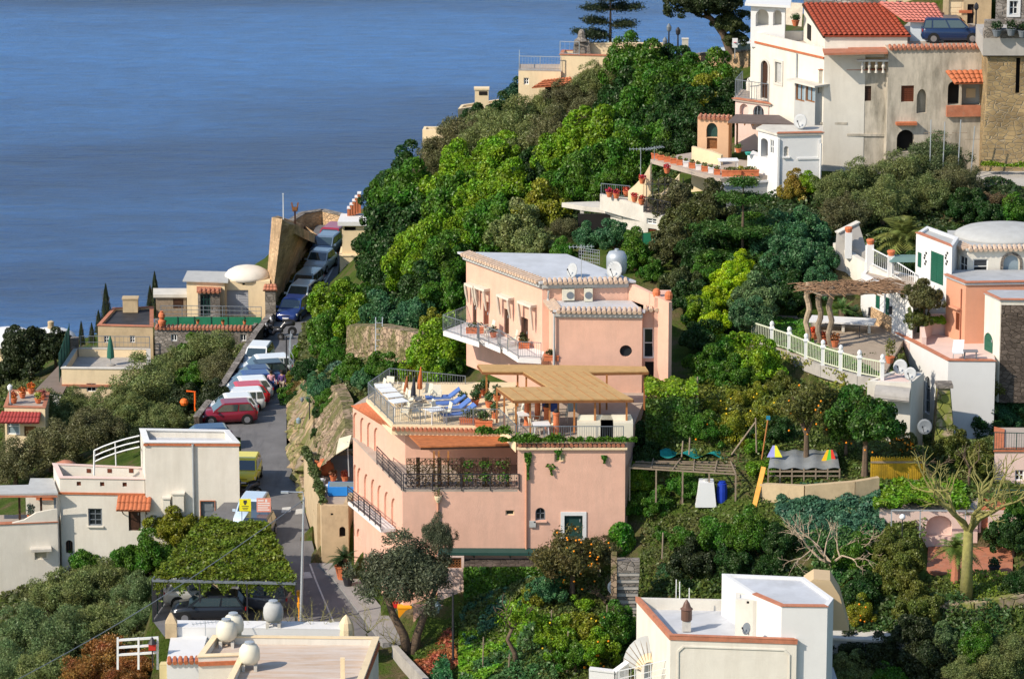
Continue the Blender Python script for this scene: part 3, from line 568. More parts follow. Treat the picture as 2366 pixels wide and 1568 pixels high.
def crown_mesh(name,seed,R_=2.2,flat=.85,nc=34,rc=(.28,.45),leaf=.11,n=11000,asp=.6,jit=.8,style='broad'):
 rs=np.random.RandomState(seed);C=rs.normal(0,1,(nc,3));C/=np.linalg.norm(C,axis=1)[:,None];C[:,2]=np.where(C[:,2]<-.5,-C[:,2]*.4,C[:,2])
 rad=rs.uniform(.3,.95,nc)[:,None];C=C*rad;r=rs.uniform(rc[0],rc[1],nc)
 C=np.r_[C,[[0,0,0],[.1,0,.25],[-.2,.1,-.1]]];r=np.r_[r,[.5,.4,.4]];w=r**2;w/=w.sum();idx=rs.choice(len(C),n,p=w)
 D=rs.normal(0,1,(n,3));D/=np.linalg.norm(D,axis=1)[:,None];D+=C[idx]*.9;D/=np.linalg.norm(D,axis=1)[:,None]
 q=r[idx][:,None]*(1-np.abs(rs.normal(0,.22,(n,1))));P=C[idx]+D*q
 if style=='olive':P=P+rs.normal(0,.035,(n,3));D=D+[0,0,.3]
 if style=='spiky':q2=rs.rand(n)<.25;P[q2]+=D[q2]*rs.uniform(0,.16,(q2 .sum(),1));
 P=P*[1,1,flat]*R_
 return qmesh(name,leafV(P,D,leaf,asp,jit,rs),LEAF)
CR={}
for s in range(4):CR['broad',s]=crown_mesh('broad_crown',20+s,n=17000,leaf=.098,nc=60,rc=(.15,.33),flat=.9+.06*s)
for s in range(4):CR['olive',s]=crown_mesh('olive_crown',40+s,n=19000,leaf=.08,asp=.32,nc=60,rc=(.14,.32),jit=1.1,style='olive')
for s in range(3):CR['bush',s]=crown_mesh('bush_crown',60+s,R_=1.1,n=3400,leaf=.085,nc=20,rc=(.25,.42),flat=.8)
for s in range(2):CR['spiky',s]=crown_mesh('spiky_crown',80+s,n=12000,leaf=.10,asp=.4,nc=46,rc=(.16,.34),jit=1.0,style='spiky')
def cone_mesh(seed,n=9000):
 rs=np.random.RandomState(seed);h=rs.rand(n)**1.35;a=rs.uniform(0,6.283,n);r=(1-h)**.8*(.75+.18*np.sin(a*5+h*9)+.1*np.sin(a*11-h*23))*np.sqrt(rs.uniform(.45,1,n));P=np.stack([r*np.cos(a),r*np.sin(a),h*2-1],1)*2.2;return qmesh('cypress_crown',leafV(P,P*[1,1,0]+[0,0,.8],.11,.4,.8,rs),LEAF)
CR['cone',0]=cone_mesh(1);CR['cone',1]=cone_mesh(2)
def trunk_mesh(seed,thin=1):
 rs=np.random.RandomState(seed);m=MB();b=Vector((rs.uniform(-.3,.3),rs.uniform(-.3,.3),-.2));m.tube([(0,0,-2.9),(b.x*.6,b.y*.6,-1.9),b*1.0+Vector((0,0,-1.0))],[.24*thin,.17*thin,.15*thin],7)
 s0=b+Vector((0,0,-1.0))
 for k in range(5):
  a=k*1.26+rs.uniform(-.4,.4);e=Vector((math.cos(a)*1.1,math.sin(a)*1.1,rs.uniform(.1,.9)));md=s0 .lerp(e,.5)+Vector((rs.uniform(-.2,.2),rs.uniform(-.2,.2),.1));m.tube([s0,md,e],[.10*thin,.07*thin,.03],5)
 me=bpy.data.meshes.new('trunk');me.from_pydata(m.v,[],m.f);me.materials.append(BARK);return me
TR=[trunk_mesh(i)for i in range(4)]
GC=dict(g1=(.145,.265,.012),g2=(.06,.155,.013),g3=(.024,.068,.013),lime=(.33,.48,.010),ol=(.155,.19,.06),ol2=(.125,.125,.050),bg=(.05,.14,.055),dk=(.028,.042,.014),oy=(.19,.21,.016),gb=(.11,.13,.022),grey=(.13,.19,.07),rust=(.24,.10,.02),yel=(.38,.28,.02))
TREES=[];_FR={}
def FRUIT(o):
 if o not in _FR:
  m=MB();m.lathe((0,0,0),[(.015,-.055),(.048,-.028),(.058,0),(.048,.028),(.015,.055)],6);me=bpy.data.meshes.new('fruit');me.from_pydata(m.v,[],m.f);me.shade_smooth();me.materials.append(mat('orange_fruit',(.85,.27,.01),rough=.5,var=.15,bump=0)if o else mat('lemon_fruit',(.75,.50,.02),rough=.5,var=.15,bump=0));_FR[o]=me
 return _FR[o]
def tree(u,v,rp,col,label,kind='broad',k=1.0,name=None,sz=(1,1),group=None,cat=None,trunk=True,fruit=0,at=None,yofs=0,fc=(.85,.30,.01),barkm=None,lift=0):
 c=at or hitk(u,v,rp,k)
 if yofs:c=Py(u,v,c.y+yofs)
 r=rp*c.y*1.0353/FPX;base=1.1 if kind=='bush' else 2.2;s=r/base*1.22
 nm=name or{'olive':'olive_tree','broad':'broadleaf_tree','bush':'bush','spiky':'evergreen_tree'}[kind]
 t=thing(nm,label,cat or('bush' if kind=='bush' else 'tree'),(c.x,c.y,Tz(c.x,c.y)),group);z0=t.location.z
 keys=[q for q in CR if q[0]==kind];me=CR[keys[len(TREES)%len(keys)]];TREES.append(t)
 col=GC[col]if isinstance(col,str)else col;j=RS.uniform(.88,1.14)
 o=link('crown',me,t,(0,0,c.z-z0),(s*sz[0],s*sz[0],s*sz[1]),RS.uniform(0,6.28),tuple(q*j for q in col))
 if trunk and kind!='bush':
  H_=c.z-z0;link('trunk',TR[len(TREES)%4],t,(0,0,H_),(s*.95,s*.95,max(.2,H_/2.75)))
 if fruit:
  rs=np.random.RandomState(len(TREES));D=rs.normal(0,1,(fruit,3));D/=np.linalg.norm(D,axis=1)[:,None];D[:,1]=-np.abs(D[:,1]);P=D*r*rs.uniform(.8,1.1,(fruit,1))*[sz[0],sz[0],sz[1]];fm=FRUIT(fc[0]>.8)
  for p in P:link('orange' if fc[0]>.8 else 'lemon',fm,t,(p[0],p[1],c.z-z0+p[2]))
 return t
def leafpatch(name,label,polyz,n,h,leaf,color,kind='stuff',zf=None,asp=.6,group=None,cat='plants',clump=None,parent=None):
 """low plants over a plan polygon of world points"""
 xs=[p[0]for p in polyz];ys=[p[1]for p in polyz];x0,x1,y0,y1=min(xs),max(xs),min(ys),max(ys);rs=np.random.RandomState(len(name)*7+n%997)
 X=rs.uniform(x0,x1,n*3);Y=rs.uniform(y0,y1,n*3);m=poly_in(X,Y,polyz);X=X[m][:n];Y=Y[m][:n];k=len(X)
 if clump:
  cx=rs.uniform(x0,x1,clump[0]);cy=rs.uniform(y0,y1,clump[0]);d=np.min((X[:,None]-cx)**2+(Y[:,None]-cy)**2,axis=1)**.5;hh=h*np.clip(1.15-d/clump[1],.15,1)
 else:hh=h*np.ones(k)
 Z=(T(X,Y)if zf is None else zf(X,Y))+hh*(1-rs.rand(k)**2*.7);P=np.c_[X,Y,Z];D=np.tile([0,-.35,.9],(k,1))
 me=qmesh(name,leafV(P-[P[0,0],P[0,1],P[0,2]],D,leaf,asp,.6,rs),LEAF)
 pr=ORG[parent.name]if parent is not None else Vector((0,0,0))
 o=link(name,me,parent,tuple(Vector(P[0])-pr),color=GC.get(color,color)if isinstance(color,str)else color)
 if parent is None:setp(o,label,cat,group,kind)
 return o
def ivy(name,label,fn,n,leaf,color,parent=None,cat='climbing plant',thick=.3,asp=.7,mask=None,group=None):
 """leaves over a surface fn(a,b)->point,normal on the unit square"""
 rs=np.random.RandomState(n%991+len(name));P=[];D=[]
 for _ in range(n):
  a,b=rs.rand(2)
  if mask and not mask(a,b,rs):continue
  p,nn=fn(a,b);P.append(p+nn*rs.uniform(.02,thick));D.append(nn)
 P=np.array([tuple(p)for p in P]);D=np.array([tuple(p)for p in D]);org=Vector(P.min(0))if parent is None else ORG[parent.name]
 me=qmesh(name,leafV(P-np.array(org),D,leaf,asp,.6,rs),LEAF);o=link(name,me,parent,tuple(org)if parent is None else(0,0,0),color=GC.get(color,color)if isinstance(color,str)else color)
 if parent is None:setp(o,label,cat,group)
 return o
def branchtree(name,label,base,h,spread,seed,m,levels=4,r0=.16,cat='tree',n0=4,lean=(0,0),split=.35,group=None,up=.25,trunkshape=None):
 rs=np.random.RandomState(seed);t=thing(name,label,cat,base,group);mb=MB();bb=MB();base=Vector(base)
 top=base+Vector((lean[0],lean[1],h*split));pts=trunkshape or[base,base.lerp(top,.5)+Vector((rs.uniform(-.1,.1),0,0)),top]
 mb.tube(pts,[r0*1.25,r0,r0*.85][:len(pts)]if len(pts)==3 else[r0*(1.3-.5*i/(len(pts)-1))for i in range(len(pts))],8);mb.build('trunk',m,t,smooth=True)
 def grow(p,d,L,r,lv):
  q=p+d*L;md=p.lerp(q,.5)+Vector(rs.normal(0,.06,3))*L;bb.tube([p,md,q],[r,r*.8,r*.62],5 if lv>1 else 4)
  if lv<=0:return
  for k in range(rs.randint(2,4)):
   nd=(d+Vector(rs.normal(0,.55,3))*Vector((1,1,.8)).length*.6+Vector((0,0,up*.5))).normalized();grow(q if k else p.lerp(q,.8),nd,L*rs.uniform(.58,.82),r*.58,lv-1)
 tp=Vector(pts[-1])
 for k in range(n0):
  a=k*6.2832/n0+rs.uniform(-.3,.3);d=Vector((math.cos(a)*spread,math.sin(a)*spread*.8,1)).normalized();grow(tp-Vector((0,0,.05)),d,h*(1-split)*.42,r0*.6,levels-1)
 bb.build('branches',m,t);return t
def palm(label,base,h,fl,nf,color,name='palm_tree',trunkm=None,seed=1,droop=1.0,group=None,r0=.22):
 rs=np.random.RandomState(seed);t=thing(name,label,'palm',base,group);b=Vector(base)
 if h>.1:m=MB();m.tube([b-Vector((0,0,.2)),b+Vector((.03,0,h*.5)),b+Vector((0,0,h))],[r0*1.2,r0,r0*1.05],9);m.build('trunk',trunkm or BARK,t)
 V=[];c=np.array([0,0,h])
 for k in range(nf):
  a=rs.uniform(0,6.28);el=rs.uniform(-.2,1.35);d=np.array([math.cos(a)*math.cos(el),math.sin(a)*math.cos(el),math.sin(el)]);side=np.array([-math.sin(a),math.cos(a),0]);L=fl*rs.uniform(.75,1.1);ns=16
  prev=c.copy()
  for s in range(1,ns+1):
   tt=s/ns;p=c+d*L*tt-np.array([0,0,1])*droop*L*.55*tt**2.2;wd=L*.20*math.sin(math.pi*min(1,.12+tt*.9))+.02
   for sg in(-1,1):
    tip=p+side*sg*wd+np.array([0,0,-wd*.45])+d*wd*.5;w_=d*.045*fl;V+=[prev,p,tip,(prev+tip)/2+w_*0]
   prev=p
 link('crown',qmesh('palm_crown',np.array(V),LEAF),t,(0,0,0),color=color);return t
def ground_z(p):return Tz(p.x,p.y)
m=MB();xs=np.arange(-64,64.1,.8);ys=np.arange(180,372,.8);XX,YY=np.meshgrid(xs,ys);ZZ=T(XX,YY)
ZZ=ZZ+np.where(ZZ<-20,0,1)*RS.normal(0,.05,ZZ.shape)*0
nx=len(xs);V=np.stack([XX,YY,ZZ],-1).reshape(-1,3);m.v=[tuple(p)for p in V];m.f=[(j*nx+i,j*nx+i+1,(j+1)*nx+i+1,(j+1)*nx+i)for j in range(len(ys)-1)for i in range(nx-1)]
def groundmat():
 m=bpy.data.materials.new('garden_soil_and_grass');t,N,L,P=nodes(m);P.inputs['Roughness'].default_value=1;P.inputs['Specular IOR Level'].default_value=.05
 g=N.new('ShaderNodeNewGeometry');n=N.new('ShaderNodeTexNoise');n.inputs['Scale'].default_value=.45;n.inputs['Detail'].default_value=9;n.inputs['Roughness'].default_value=.7;L.new(g.outputs['Position'],n.inputs['Vector'])
 r=N.new('ShaderNodeValToRGB');e=r.color_ramp.elements;e[0].position=.30;e[0].color=(.025,.045,.010,1);e[1].position=.72;e[1].color=(.17,.13,.075,1);k=e.new(.48);k.color=(.055,.085,.015,1);k=e.new(.6);k.color=(.10,.08,.04,1);L.new(n.outputs[0],r.inputs[0]);L.new(r.outputs[0],P.inputs['Base Color'])
 n2=N.new('ShaderNodeTexNoise');n2 .inputs['Scale'].default_value=7;n2 .inputs['Detail'].default_value=5;L.new(g.outputs['Position'],n2 .inputs['Vector']);b=N.new('ShaderNodeBump');b.inputs['Strength'].default_value=1;b.inputs['Distance'].default_value=.12;L.new(n2 .outputs[0],b.inputs['Height']);L.new(b.outputs[0],P.inputs['Normal']);return m
m.build('ground',groundmat(),kind='structure',keep=True)
def seamat():
 m=bpy.data.materials.new('sea_water');t,N,L,P=nodes(m)
 P.inputs['Base Color'].default_value=(.028,.105,.25,1);P.inputs['Roughness'].default_value=.3;P.inputs['IOR'].default_value=1.33;P.inputs['Specular IOR Level'].default_value=.42
 g=N.new('ShaderNodeNewGeometry');mp=N.new('ShaderNodeMapping');mp.inputs['Scale'].default_value=(.05,.16,.1);L.new(g.outputs['Position'],mp.inputs[0])
 n=N.new('ShaderNodeTexNoise');n.inputs['Scale'].default_value=3.2;n.inputs['Detail'].default_value=8;n.inputs['Roughness'].default_value=.72;L.new(mp.outputs[0],n.inputs['Vector'])
 b=N.new('ShaderNodeBump');b.inputs['Strength'].default_value=1.0;b.inputs['Distance'].default_value=1.6;L.new(n.outputs[0],b.inputs['Height']);L.new(b.outputs[0],P.inputs['Normal'])
 mp2=N.new('ShaderNodeMapping');mp2 .inputs['Scale'].default_value=(.003,.011,.01);mp2 .inputs['Rotation'].default_value=(0,0,.1);mp2 .inputs['Location'].default_value=(2.3,-2.6,0);L.new(g.outputs['Position'],mp2 .inputs[0])
 n2=N.new('ShaderNodeTexNoise');n2 .inputs['Scale'].default_value=1.6;n2 .inputs['Detail'].default_value=5;L.new(mp2 .outputs[0],n2 .inputs['Vector'])
 r=N.new('ShaderNodeValToRGB');e=r.color_ramp.elements;e[0].position=.40;e[0].color=(.008,.060,.19,1);e[1].position=.58;e[1].color=(.030,.15,.40,1);L.new(n2 .outputs[0],r.inputs[0])
 ns=N.new('ShaderNodeMix');ns.data_type='RGBA';ns.blend_type='MULTIPLY';ns.inputs[0].default_value=1;L.new(r.outputs[0],ns.inputs[6])
 r3=N.new('ShaderNodeMapRange');r3 .inputs['From Min'].default_value=.3;r3 .inputs['From Max'].default_value=.7;r3 .inputs['To Min'].default_value=.72;r3 .inputs['To Max'].default_value=1.3;L.new(n.outputs[0],r3 .inputs[0]);L.new(r3 .outputs[0],ns.inputs[7]);L.new(ns.outputs[2],P.inputs['Base Color'])
 return m
m=MB();m.add([(-9000,250,-70),(9000,250,-70),(9000,22000,-70),(-9000,22000,-70)],[(0,1,2,3)]);m.build('sea',seamat(),kind='structure',keep=True)
def sheet(name,poly,zf,mat_,step=2.0,kind='structure'):
 x0,x1=min(p.x for p in poly),max(p.x for p in poly);y0,y1=min(p.y for p in poly),max(p.y for p in poly);m=MB()
 yy=sorted(set([p.y for p in poly]+list(np.arange(y0,y1,step))))
 n=len(poly)
 for a,b in zip(yy[:-1],yy[1:]):
  if b-a<1e-4:continue
  ym=(a+b)/2;E=[]
  for i in range(n):
   p,q=poly[i],poly[(i+1)%n]
   if(p.y>ym)!=(q.y>ym):
    f=lambda yv:p.x+(q.x-p.x)*(yv-p.y)/(q.y-p.y);E.append((f(ym),f(a),f(b)))
  E.sort()
  for k in range(0,len(E)-1,2):l,r=E[k],E[k+1];m.add([(l[1],a,zf(a)),(r[1],a,zf(a)),(r[2],b,zf(b)),(l[2],b,zf(b))],[(0,1,2,3)])
 return m.build(name,mat_,kind=kind,keep=True)
ASPH=mat('asphalt',(.155,.15,.15),var=.22,scale=.6,rough=.9,stain=(.065,.062,.065),samt=.7,sscale=(.9,.12,1),bump=.4,fine=20)
sheet('road',ROAD,lambda y:float(zroad(y)),ASPH)
def roadquad(m,pts,e=.006):q=[RD(u,v)for u,v in pts];m.add([(p.x,p.y,p.z+e)for p in q],[tuple(range(len(q)))])
m=MB()
for a,b in(((714,1302),(728,1340)),((728,1340),(752,1398)),((752,1398),(776,1452)),((660,690+60),(690,705)),((700,690),(752,640)),((745,660),(768,618))):
 roadquad(m,[a,(a[0]+4,a[1]),(b[0]+4,b[1]),b])
for q in([(652,1172),(672,1170),(672,1182),(650,1184)],[(684,1176),(700,1174),(702,1186),(682,1188)],[(640,1322),(662,1322),(664,1336),(640,1336)],[(695,1322),(716,1320),(722,1334),(698,1336)]):roadquad(m,q)
m.build('road_markings',mat('worn_road_paint',(.52,.51,.48),var=.2,scale=4,stain=(.2,.2,.2),samt=.8,sscale=(2,2,2)),kind='structure',keep=True)
m=MB();A=[(736,1300),(776,1342),(832,1416),(884,1484)];B=[(800,1300),(846,1358),(905,1430),(952,1484)]
for i in range(3):
 q=[Pz(*A[i],.12),Pz(*A[i+1],.12),Pz(*B[i+1],.12),Pz(*B[i],.12)];m.hexa([(p.x,p.y,-.3)for p in q],[(p.x,p.y,.12)for p in q])
m.build('pavement',mat('pavement_concrete',(.27,.26,.25),var=.12,scale=1.5,stain=(.17,.16,.15),samt=.5),kind='structure',keep=True)
wallthing('parapet_wall','long dark stone parapet along the left side of the road beside the slanted parked cars','wall',[Pz(625,726,-2.5),Pz(592,773,-1.4),Pz(520,873,.3),Pz(454,961,.95)],0,0,STD,.32,coping=.06,cmat=STG,zts=[-2.5,-1.2,.1,.9],zbs=[-7,-5.5,-4,-2.5])
A=RD(521,974);B=RD(604,868);cars=[('dark red hatchback, nearest and fullest in view of the slanted row by the road wall',(.28,.012,.03),'hatch',3.95),('white hatchback parked directly behind the dark red hatchback in the slanted row',(.72,.72,.70),'hatch',3.8),('white car with a long row of side windows, second behind the dark red hatchback',(.75,.75,.73),'wagon',3.9),('bright red car squeezed between white cars in the middle of the slanted row',(.55,.02,.03),'hatch',3.9),('white hatchback with tall rear glass parked between the bright red car and the blue car',(.76,.76,.74),'hatch',3.9),('mid blue hatchback in the slanted row, just behind the white hatchback with tall rear glass',(.03,.07,.24),'hatch',4.0),('navy blue saloon in the slanted row between the mid blue hatchback and the black car',(.015,.03,.12),'sedan',4.1),('black rounded hatchback beside the walking person in the pink top',(.012,.016,.018),'hatch',4.0),('white estate car at the far end of the slanted row of parked cars',(.70,.72,.72),'wagon',4.1)]
for i,(lb,c,st,L_)in enumerate(cars):
 f=i/(len(cars)-1);p=A.lerp(B,f);p.x+=(.15,0,.1,.1,.05,0,.1,.25,.1)[i];p.z=float(zroad(p.y));make_car('parked_car',lb,tuple(q*.75 if max(c)<.3 else q for q in c),p,R(190+i*.5),L=L_*.9,W=1.52,H=1.34,style=st,group='cars parked slantwise along the road wall')
p=RD(468,1036);make_car('parked_car','dark blue car between the tall white house and the dark red hatchback',(.02,.05,.12),p,R(192),L=3.8,W=1.6,H=1.4,group='cars parked slantwise along the road wall')
p=RD(597,846);make_car('parked_car','white car facing the camera, parked behind the slanted row below the motorcycle',(.74,.74,.72),p,R(262),L=3.8,W=1.62,H=1.42,style='hatch')
for u,v,lb,c,st in((679,733,'navy blue car facing the camera, first of the upper roadside line above the motorcycle',(.015,.035,.15),'sedan'),(696,701,'white hatchback parked nose to tail behind the navy blue car on the upper road',(.68,.70,.68),'hatch'),(708,674,'pale blue estate car beside the scooter rider on the upper road',(.30,.40,.46),'wagon'),(741,622,'silver car standing alone below the round stone tower',(.50,.55,.57),'sedan'),(754,586,'grey blue car parked behind the silver car near the white corner building',(.12,.17,.24),'hatch'),(767,567,'dark red car farthest up the road beside the end wall',(.30,.02,.04),'wagon')):
 p=RD(u,v);make_car('parked_car',lb,c,p,R(256),L=3.95,W=1.68,H=1.45,style=st,group='cars parked nose to tail on the upper road')
p=RD(569,1112);make_car('parked_car','bright yellow small car beside the tall white house',(.75,.62,.03),p,R(266),L=3.4,W=1.6,H=1.5)
p=RD(583,1206);make_car('parked_car','pale blue white car behind the yellow and pink road signs',(.48,.58,.68),p,R(262),L=3.8,W=1.64,H=1.46,style='hatch')
p=RD(594,1248);make_car('parked_car','dark car mostly hidden by the vine covered carport roof at the road edge',(.03,.04,.06),p,R(262),L=3.9,W=1.64,H=1.4,style='hatch')
make_scooter('parked dark scooter with bright mirrors between the yellow car and the pale blue car',(.05,.05,.06),RD(572,1146),R(200))
make_scooter('large black motorcycle parked across the road edge below the stone gate pillar',(.03,.03,.035),RD(650,775),R(178),name='motorcycle').scale=(1.25,)*3
make_scooter('black moped standing next to the large black motorcycle',(.025,.025,.03),RD(632,783),R(150),name='moped')
sc_=RD(737,699);make_scooter('light scooter being ridden down the upper road',(.55,.56,.58),sc_,R(262));make_person('person in a striped top and dark helmet riding the light scooter',(sc_.x,sc_.y,sc_.z),R(262),(.50,.40,.42),(.03,.03,.05),hair=(.03,.03,.035),pose='ride')
make_person('person in a pink top and blue jeans walking on the road by the black hatchback',RD(627,913),R(275),(.62,.32,.38),(.03,.06,.18),bag=(.6,.55,.5),h=1.62)
make_person('person in a dark purple top walking half hidden by the roadside bushes',RD(652,913),R(265),(.10,.05,.16),(.35,.28,.22),h=1.62)
def sign(label,u0,v0,u1,v1,col,marks,base):
 p=Pz(*base,0);f=Face(Vector((p.x-2,p.y,0)),Vector((p.x+2,p.y,0)));s0,s1,z0,z1=f.rect(u0,v0,u1,v1);t=thing('road_sign',label,'sign',(p.x,p.y,0))
 m=MB();f.box(m,s0,s1,z0,z1,-.01,.02);m.build('sign_plate',TINT,t,color=col)
 m=MB();c=(s0+s1)/2
 for k in(-1,1):f.box(m,c+k*(s1-s0)*.3-.02,c+k*(s1-s0)*.3+.02,0,z1,-.05,-.012)
 m.build('posts',GREYM,t);m=MB()
 for a,b,d,e in marks:f.box(m,s0+(s1-s0)*a,s0+(s1-s0)*b,z0+(z1-z0)*d,z0+(z1-z0)*e,.02,.026)
 m.build('lettering',TINT,t,color=(.05,.05,.05)if col[2]<.2 else(.75,.7,.66))
sign('square yellow road sign with a small black symbol in front of the pale blue car',553,1152,580,1180,(.80,.72,.02),[(.35,.65,.66,.9),(.42,.58,.52,.66),(.2,.8,.38,.43),(.25,.75,.24,.29),(.3,.7,.12,.17)],(566,1235))
sign('faded orange pink notice board with pale lettering beside the yellow sign',593,1150,626,1182,(.72,.30,.22),[(.08,.5,.78,.88),(.08,.92,.6,.68),(.08,.92,.44,.52),(.08,.8,.28,.36),(.08,.9,.12,.2),(.6,.75,.72,.92)],(609,1240))
b=Pz(695,1442,0);t=thing('lamp_pole','tall pale grey pole rising from behind the white roofs beside the road','pole',b);m=MB();m.tube([b,b+Vector((.25,0,7.0))],[.085,.06],8);m.build('pole',PALEM,t);m=MB();m.tube([b+Vector((.25,0,7)),b+Vector((.2,0,7.3)),b+Vector((-.6,-.1,7.35))],[.04,.035,.03],6);m.box(tuple(b+Vector((-.75,-.1,7.33))),(.4,.16,.1));m.build('lamp_arm',PALEM,t);PT=b+Vector((.25,0,6.9))
L0=Pz(-30,1606,3.0);c=MB();c.tube([L0 .lerp(PT,k/12)-Vector((0,0,.5*math.sin(math.pi*k/12)))for k in range(13)],.022,5);c.build('overhead_cable',GREYM,None,'thin overhead cable running diagonally from the bottom left over the vine carport','cable')
b=G(716,1100);t=thing('slim_pole','slim dark pole standing against the rocky roadside wall','pole',b);m=MB();m.tube([b,b+Vector((.03,0,4.7))],[.05,.035],6);m.build('pole',IRON,t);m=MB();m.tube([b+Vector((.03,0,4.7)),b+Vector((-.35,-.1,4.8))],.025,5);m.lathe(tuple(b+Vector((-.4,-.1,4.5))),[(.04,0),(.1,.1),(.1,.22),(.02,.3)],8);m.build('lamp_head',GREYM,t)
b=Pz(692,1437,0);t=thing('standpipe','bright orange standpipe with a knobbly head at the foot of the grey pole','pipe',b);m=MB();m.tube([b,b+Vector((0,0,.8)),b+Vector((0,0,.82)),b+Vector((0,0,1.1)),b+Vector((0,0,1.12)),b+Vector((0,0,1.6))],[.06,.06,.1,.12,.07,.1],8);m.build('pipe',TINT,t,color=(.80,.30,.01));m=MB();m.box(tuple(b+Vector((0,0,1.65))),(.26,.22,.22));m.build('head',TINT,t,color=(.80,.32,.01))
t=thing('stone_tower','massive tan stone bastion tower narrowing upward beside the upper road','tower',RD(640,700))
bb_=[Py(613,690,307),Py(628,702,304.6),RD(648,702),RD(662,678),RD(680,645),RD(698,612),RD(712,575),RD(722,548),Py(700,530,334),Py(645,560,325)];tt_=[Py(628,502,308),Py(652,506,305),Py(682,518,305.5),Py(704,530,308.5),Py(717,536,313.5),Py(725,540,320),Py(733,543,326),Py(742,547,331),Py(705,520,335),Py(642,498,326)]
m=MB();n=10;K=6;m.v=[]
for k in range(K+1):m.v+=[tuple(bb_[i].lerp(tt_[i],k/K)-(Vector((.35,0,0))if 1<i<8 else Vector())+(Vector((0,0,-1.5))if k==0 else Vector()))for i in range(n)]
m.f=[(k*n+i,k*n+(i+1)%n,(k+1)*n+(i+1)%n,(k+1)*n+i)for k in range(K)for i in range(n)];c0_=sum(tt_,Vector())/n;I_=[q.lerp(c0_,.14)for q in tt_];b0_=len(m.v);m.v+=[tuple(q)for q in I_]+[tuple(q-Vector((0,0,.7)))for q in I_];m.f+=[(K*n+i,K*n+(i+1)%n,b0_+(i+1)%n,b0_+i)for i in range(n)]+[(b0_+i,b0_+(i+1)%n,b0_+n+(i+1)%n,b0_+n+i)for i in range(n)]
m.build('wall',STT,t);m=MB();m.v=[tuple(q-Vector((0,0,.66)))for q in I_]+[tuple(c0_-Vector((0,0,.66)))];m.f=[(i,(i+1)%n,n)for i in range(n)];m.build('roof_deck',STG,t);p=Py(685,505,310)
b=Py(655,512,308);t2=thing('flagpole','thin white flagpole on the round stone tower','pole',b);m=MB();m.tube([b,b+Vector((0,0,1.9))],[.045,.03],6);m.build('pole',WHITEM,t2);m=MB();m.lathe(tuple(b+Vector((0,0,1.95))),[(.03,0),(.06,.05),(.02,.1)],8);m.build('finial',WHITEM,t2)
b=Py(682,522,309.5);t2=thing('iron_beacon','rusty brown beacon post with a forked head on the round stone tower','beacon',b);m=MB();m.bar(b,b+Vector((0,0,1.1)),.12);m.build('post',WOODD,t2);m=MB();[m.bar(b+Vector((x,0,1.05)),b+Vector((x*1.9,0,1.7)),.1)for x in(-.12,.12)];m.box(tuple(b+Vector((0,0,1.25))),(.3,.2,.25));m.build('head',WOOD,t2)
pts=[Py(655,500,330),Py(700,497,334),Py(745,500,335),Py(805,506,333)];wallthing('end_wall','low curved tan stone parapet closing the far end of the road behind the tower','wall',pts,-3.55,-9,STT,.4,coping=.1,cmat=STG)
q=[RD(742,560),RD(722,590),RD(700,622),RD(676,665),RD(655,700),RD(642,735)]
wallthing('retaining_wall','low pale roadside wall between the round stone tower and the parked cars','wall',[(a.x-.5,a.y)for a in q],0,-8,STT,.3,zts=[-4,-3.9,-3.6,-3.0,-2.7,-2.4])
def hedge(label,pts,r,n,col,name='hedge',leaf=.09,zf=None,cat='hedge',dens=None):
 rs=np.random.RandomState(n);P=[];pts=[Vector(p)for p in pts];k=len(pts)-1
 for _ in range(n):a=rs.rand()*k;i=min(int(a),k-1);q=pts[i].lerp(pts[i+1],a-i);d=rs.normal(0,1,3);d/=np.linalg.norm(d);rr=r*(.75+.35*math.sin(a*9+i))*rs.uniform(.6,1);P.append((q.x+d[0]*rr,q.y+d[1]*rr,q.z+abs(d[2])*rr*1.2,*d))
 P=np.array(P);org=P[:,:3].min(0);return link(name,qmesh(name,leafV(P[:,:3]-org,P[:,3:],leaf,.6,.7,rs),LEAF),None,tuple(org),color=GC.get(col,col)if isinstance(col,str)else col,label=label,cat=cat)
hedge('ochre and dark green shrubs lining the foot of the tower wall',[a+Vector((-.1,0,.15))for a in q[:4]],.42,2600,(.20,.15,.03))
hedge('dark green shrubs behind the navy blue car on the upper road',[a+Vector((-.15,0,.1))for a in q[3:]],.38,1600,(.05,.07,.02))
t=thing('gate_pillar','square rubble stone gate pillar with a tiled cap beside the motorcycle','pillar',Pz(626,752,-3.4));l=t.location;m=MB();m.box((l.x,l.y,l.z+1.2),(.72,.7,2.9));m.build('shaft',STG,t);m=MB()
for s_ in(-1,1):tiled(m,(l.x-.5,l.y+s_*.48,l.z+2.62),(l.x+.5,l.y+s_*.48,l.z+2.62),(l.x+.4,l.y,l.z+2.95),(l.x-.4,l.y,l.z+2.95),.2,.04)
m.build('cap',TERRB,t)
B=Bld('dome_house','cream house with a shallow white dome and grey garage shutter left of the tower','house',[(518,652),(624,652),(622,630),(520,630)],-1.7,-6,CREAM)
B.open(0,524,670,574,727,'shut',pm=mat('grey_garage_shutter',(.36,.37,.40),var=.08,bump=0),depth=.2,name='garage_door')
B.open(0,560,654,566,659,'void',depth=.2,name='vent')
r=B.done(roof=CREAM,thick=.06)
c=(B.P[0]+B.P[1]+B.P[2]+B.P[3])/4;m=MB();m.lathe((c.x,c.y,-1.7),[(1.62,0),(1.56,.25),(1.36,.5),(1.0,.7),(.55,.82),(.05,.86)],26,1,.95);m.build('dome',WHITE,r,smooth=True)
B=Bld('x','x','x',[(431,649),(519,652),(521,632),(440,630)],-1.62,-6,CREAM,root=r,part='side_wing');B.done(roof=GREYL,over=.25,thick=.09,roofname='wing_roof')
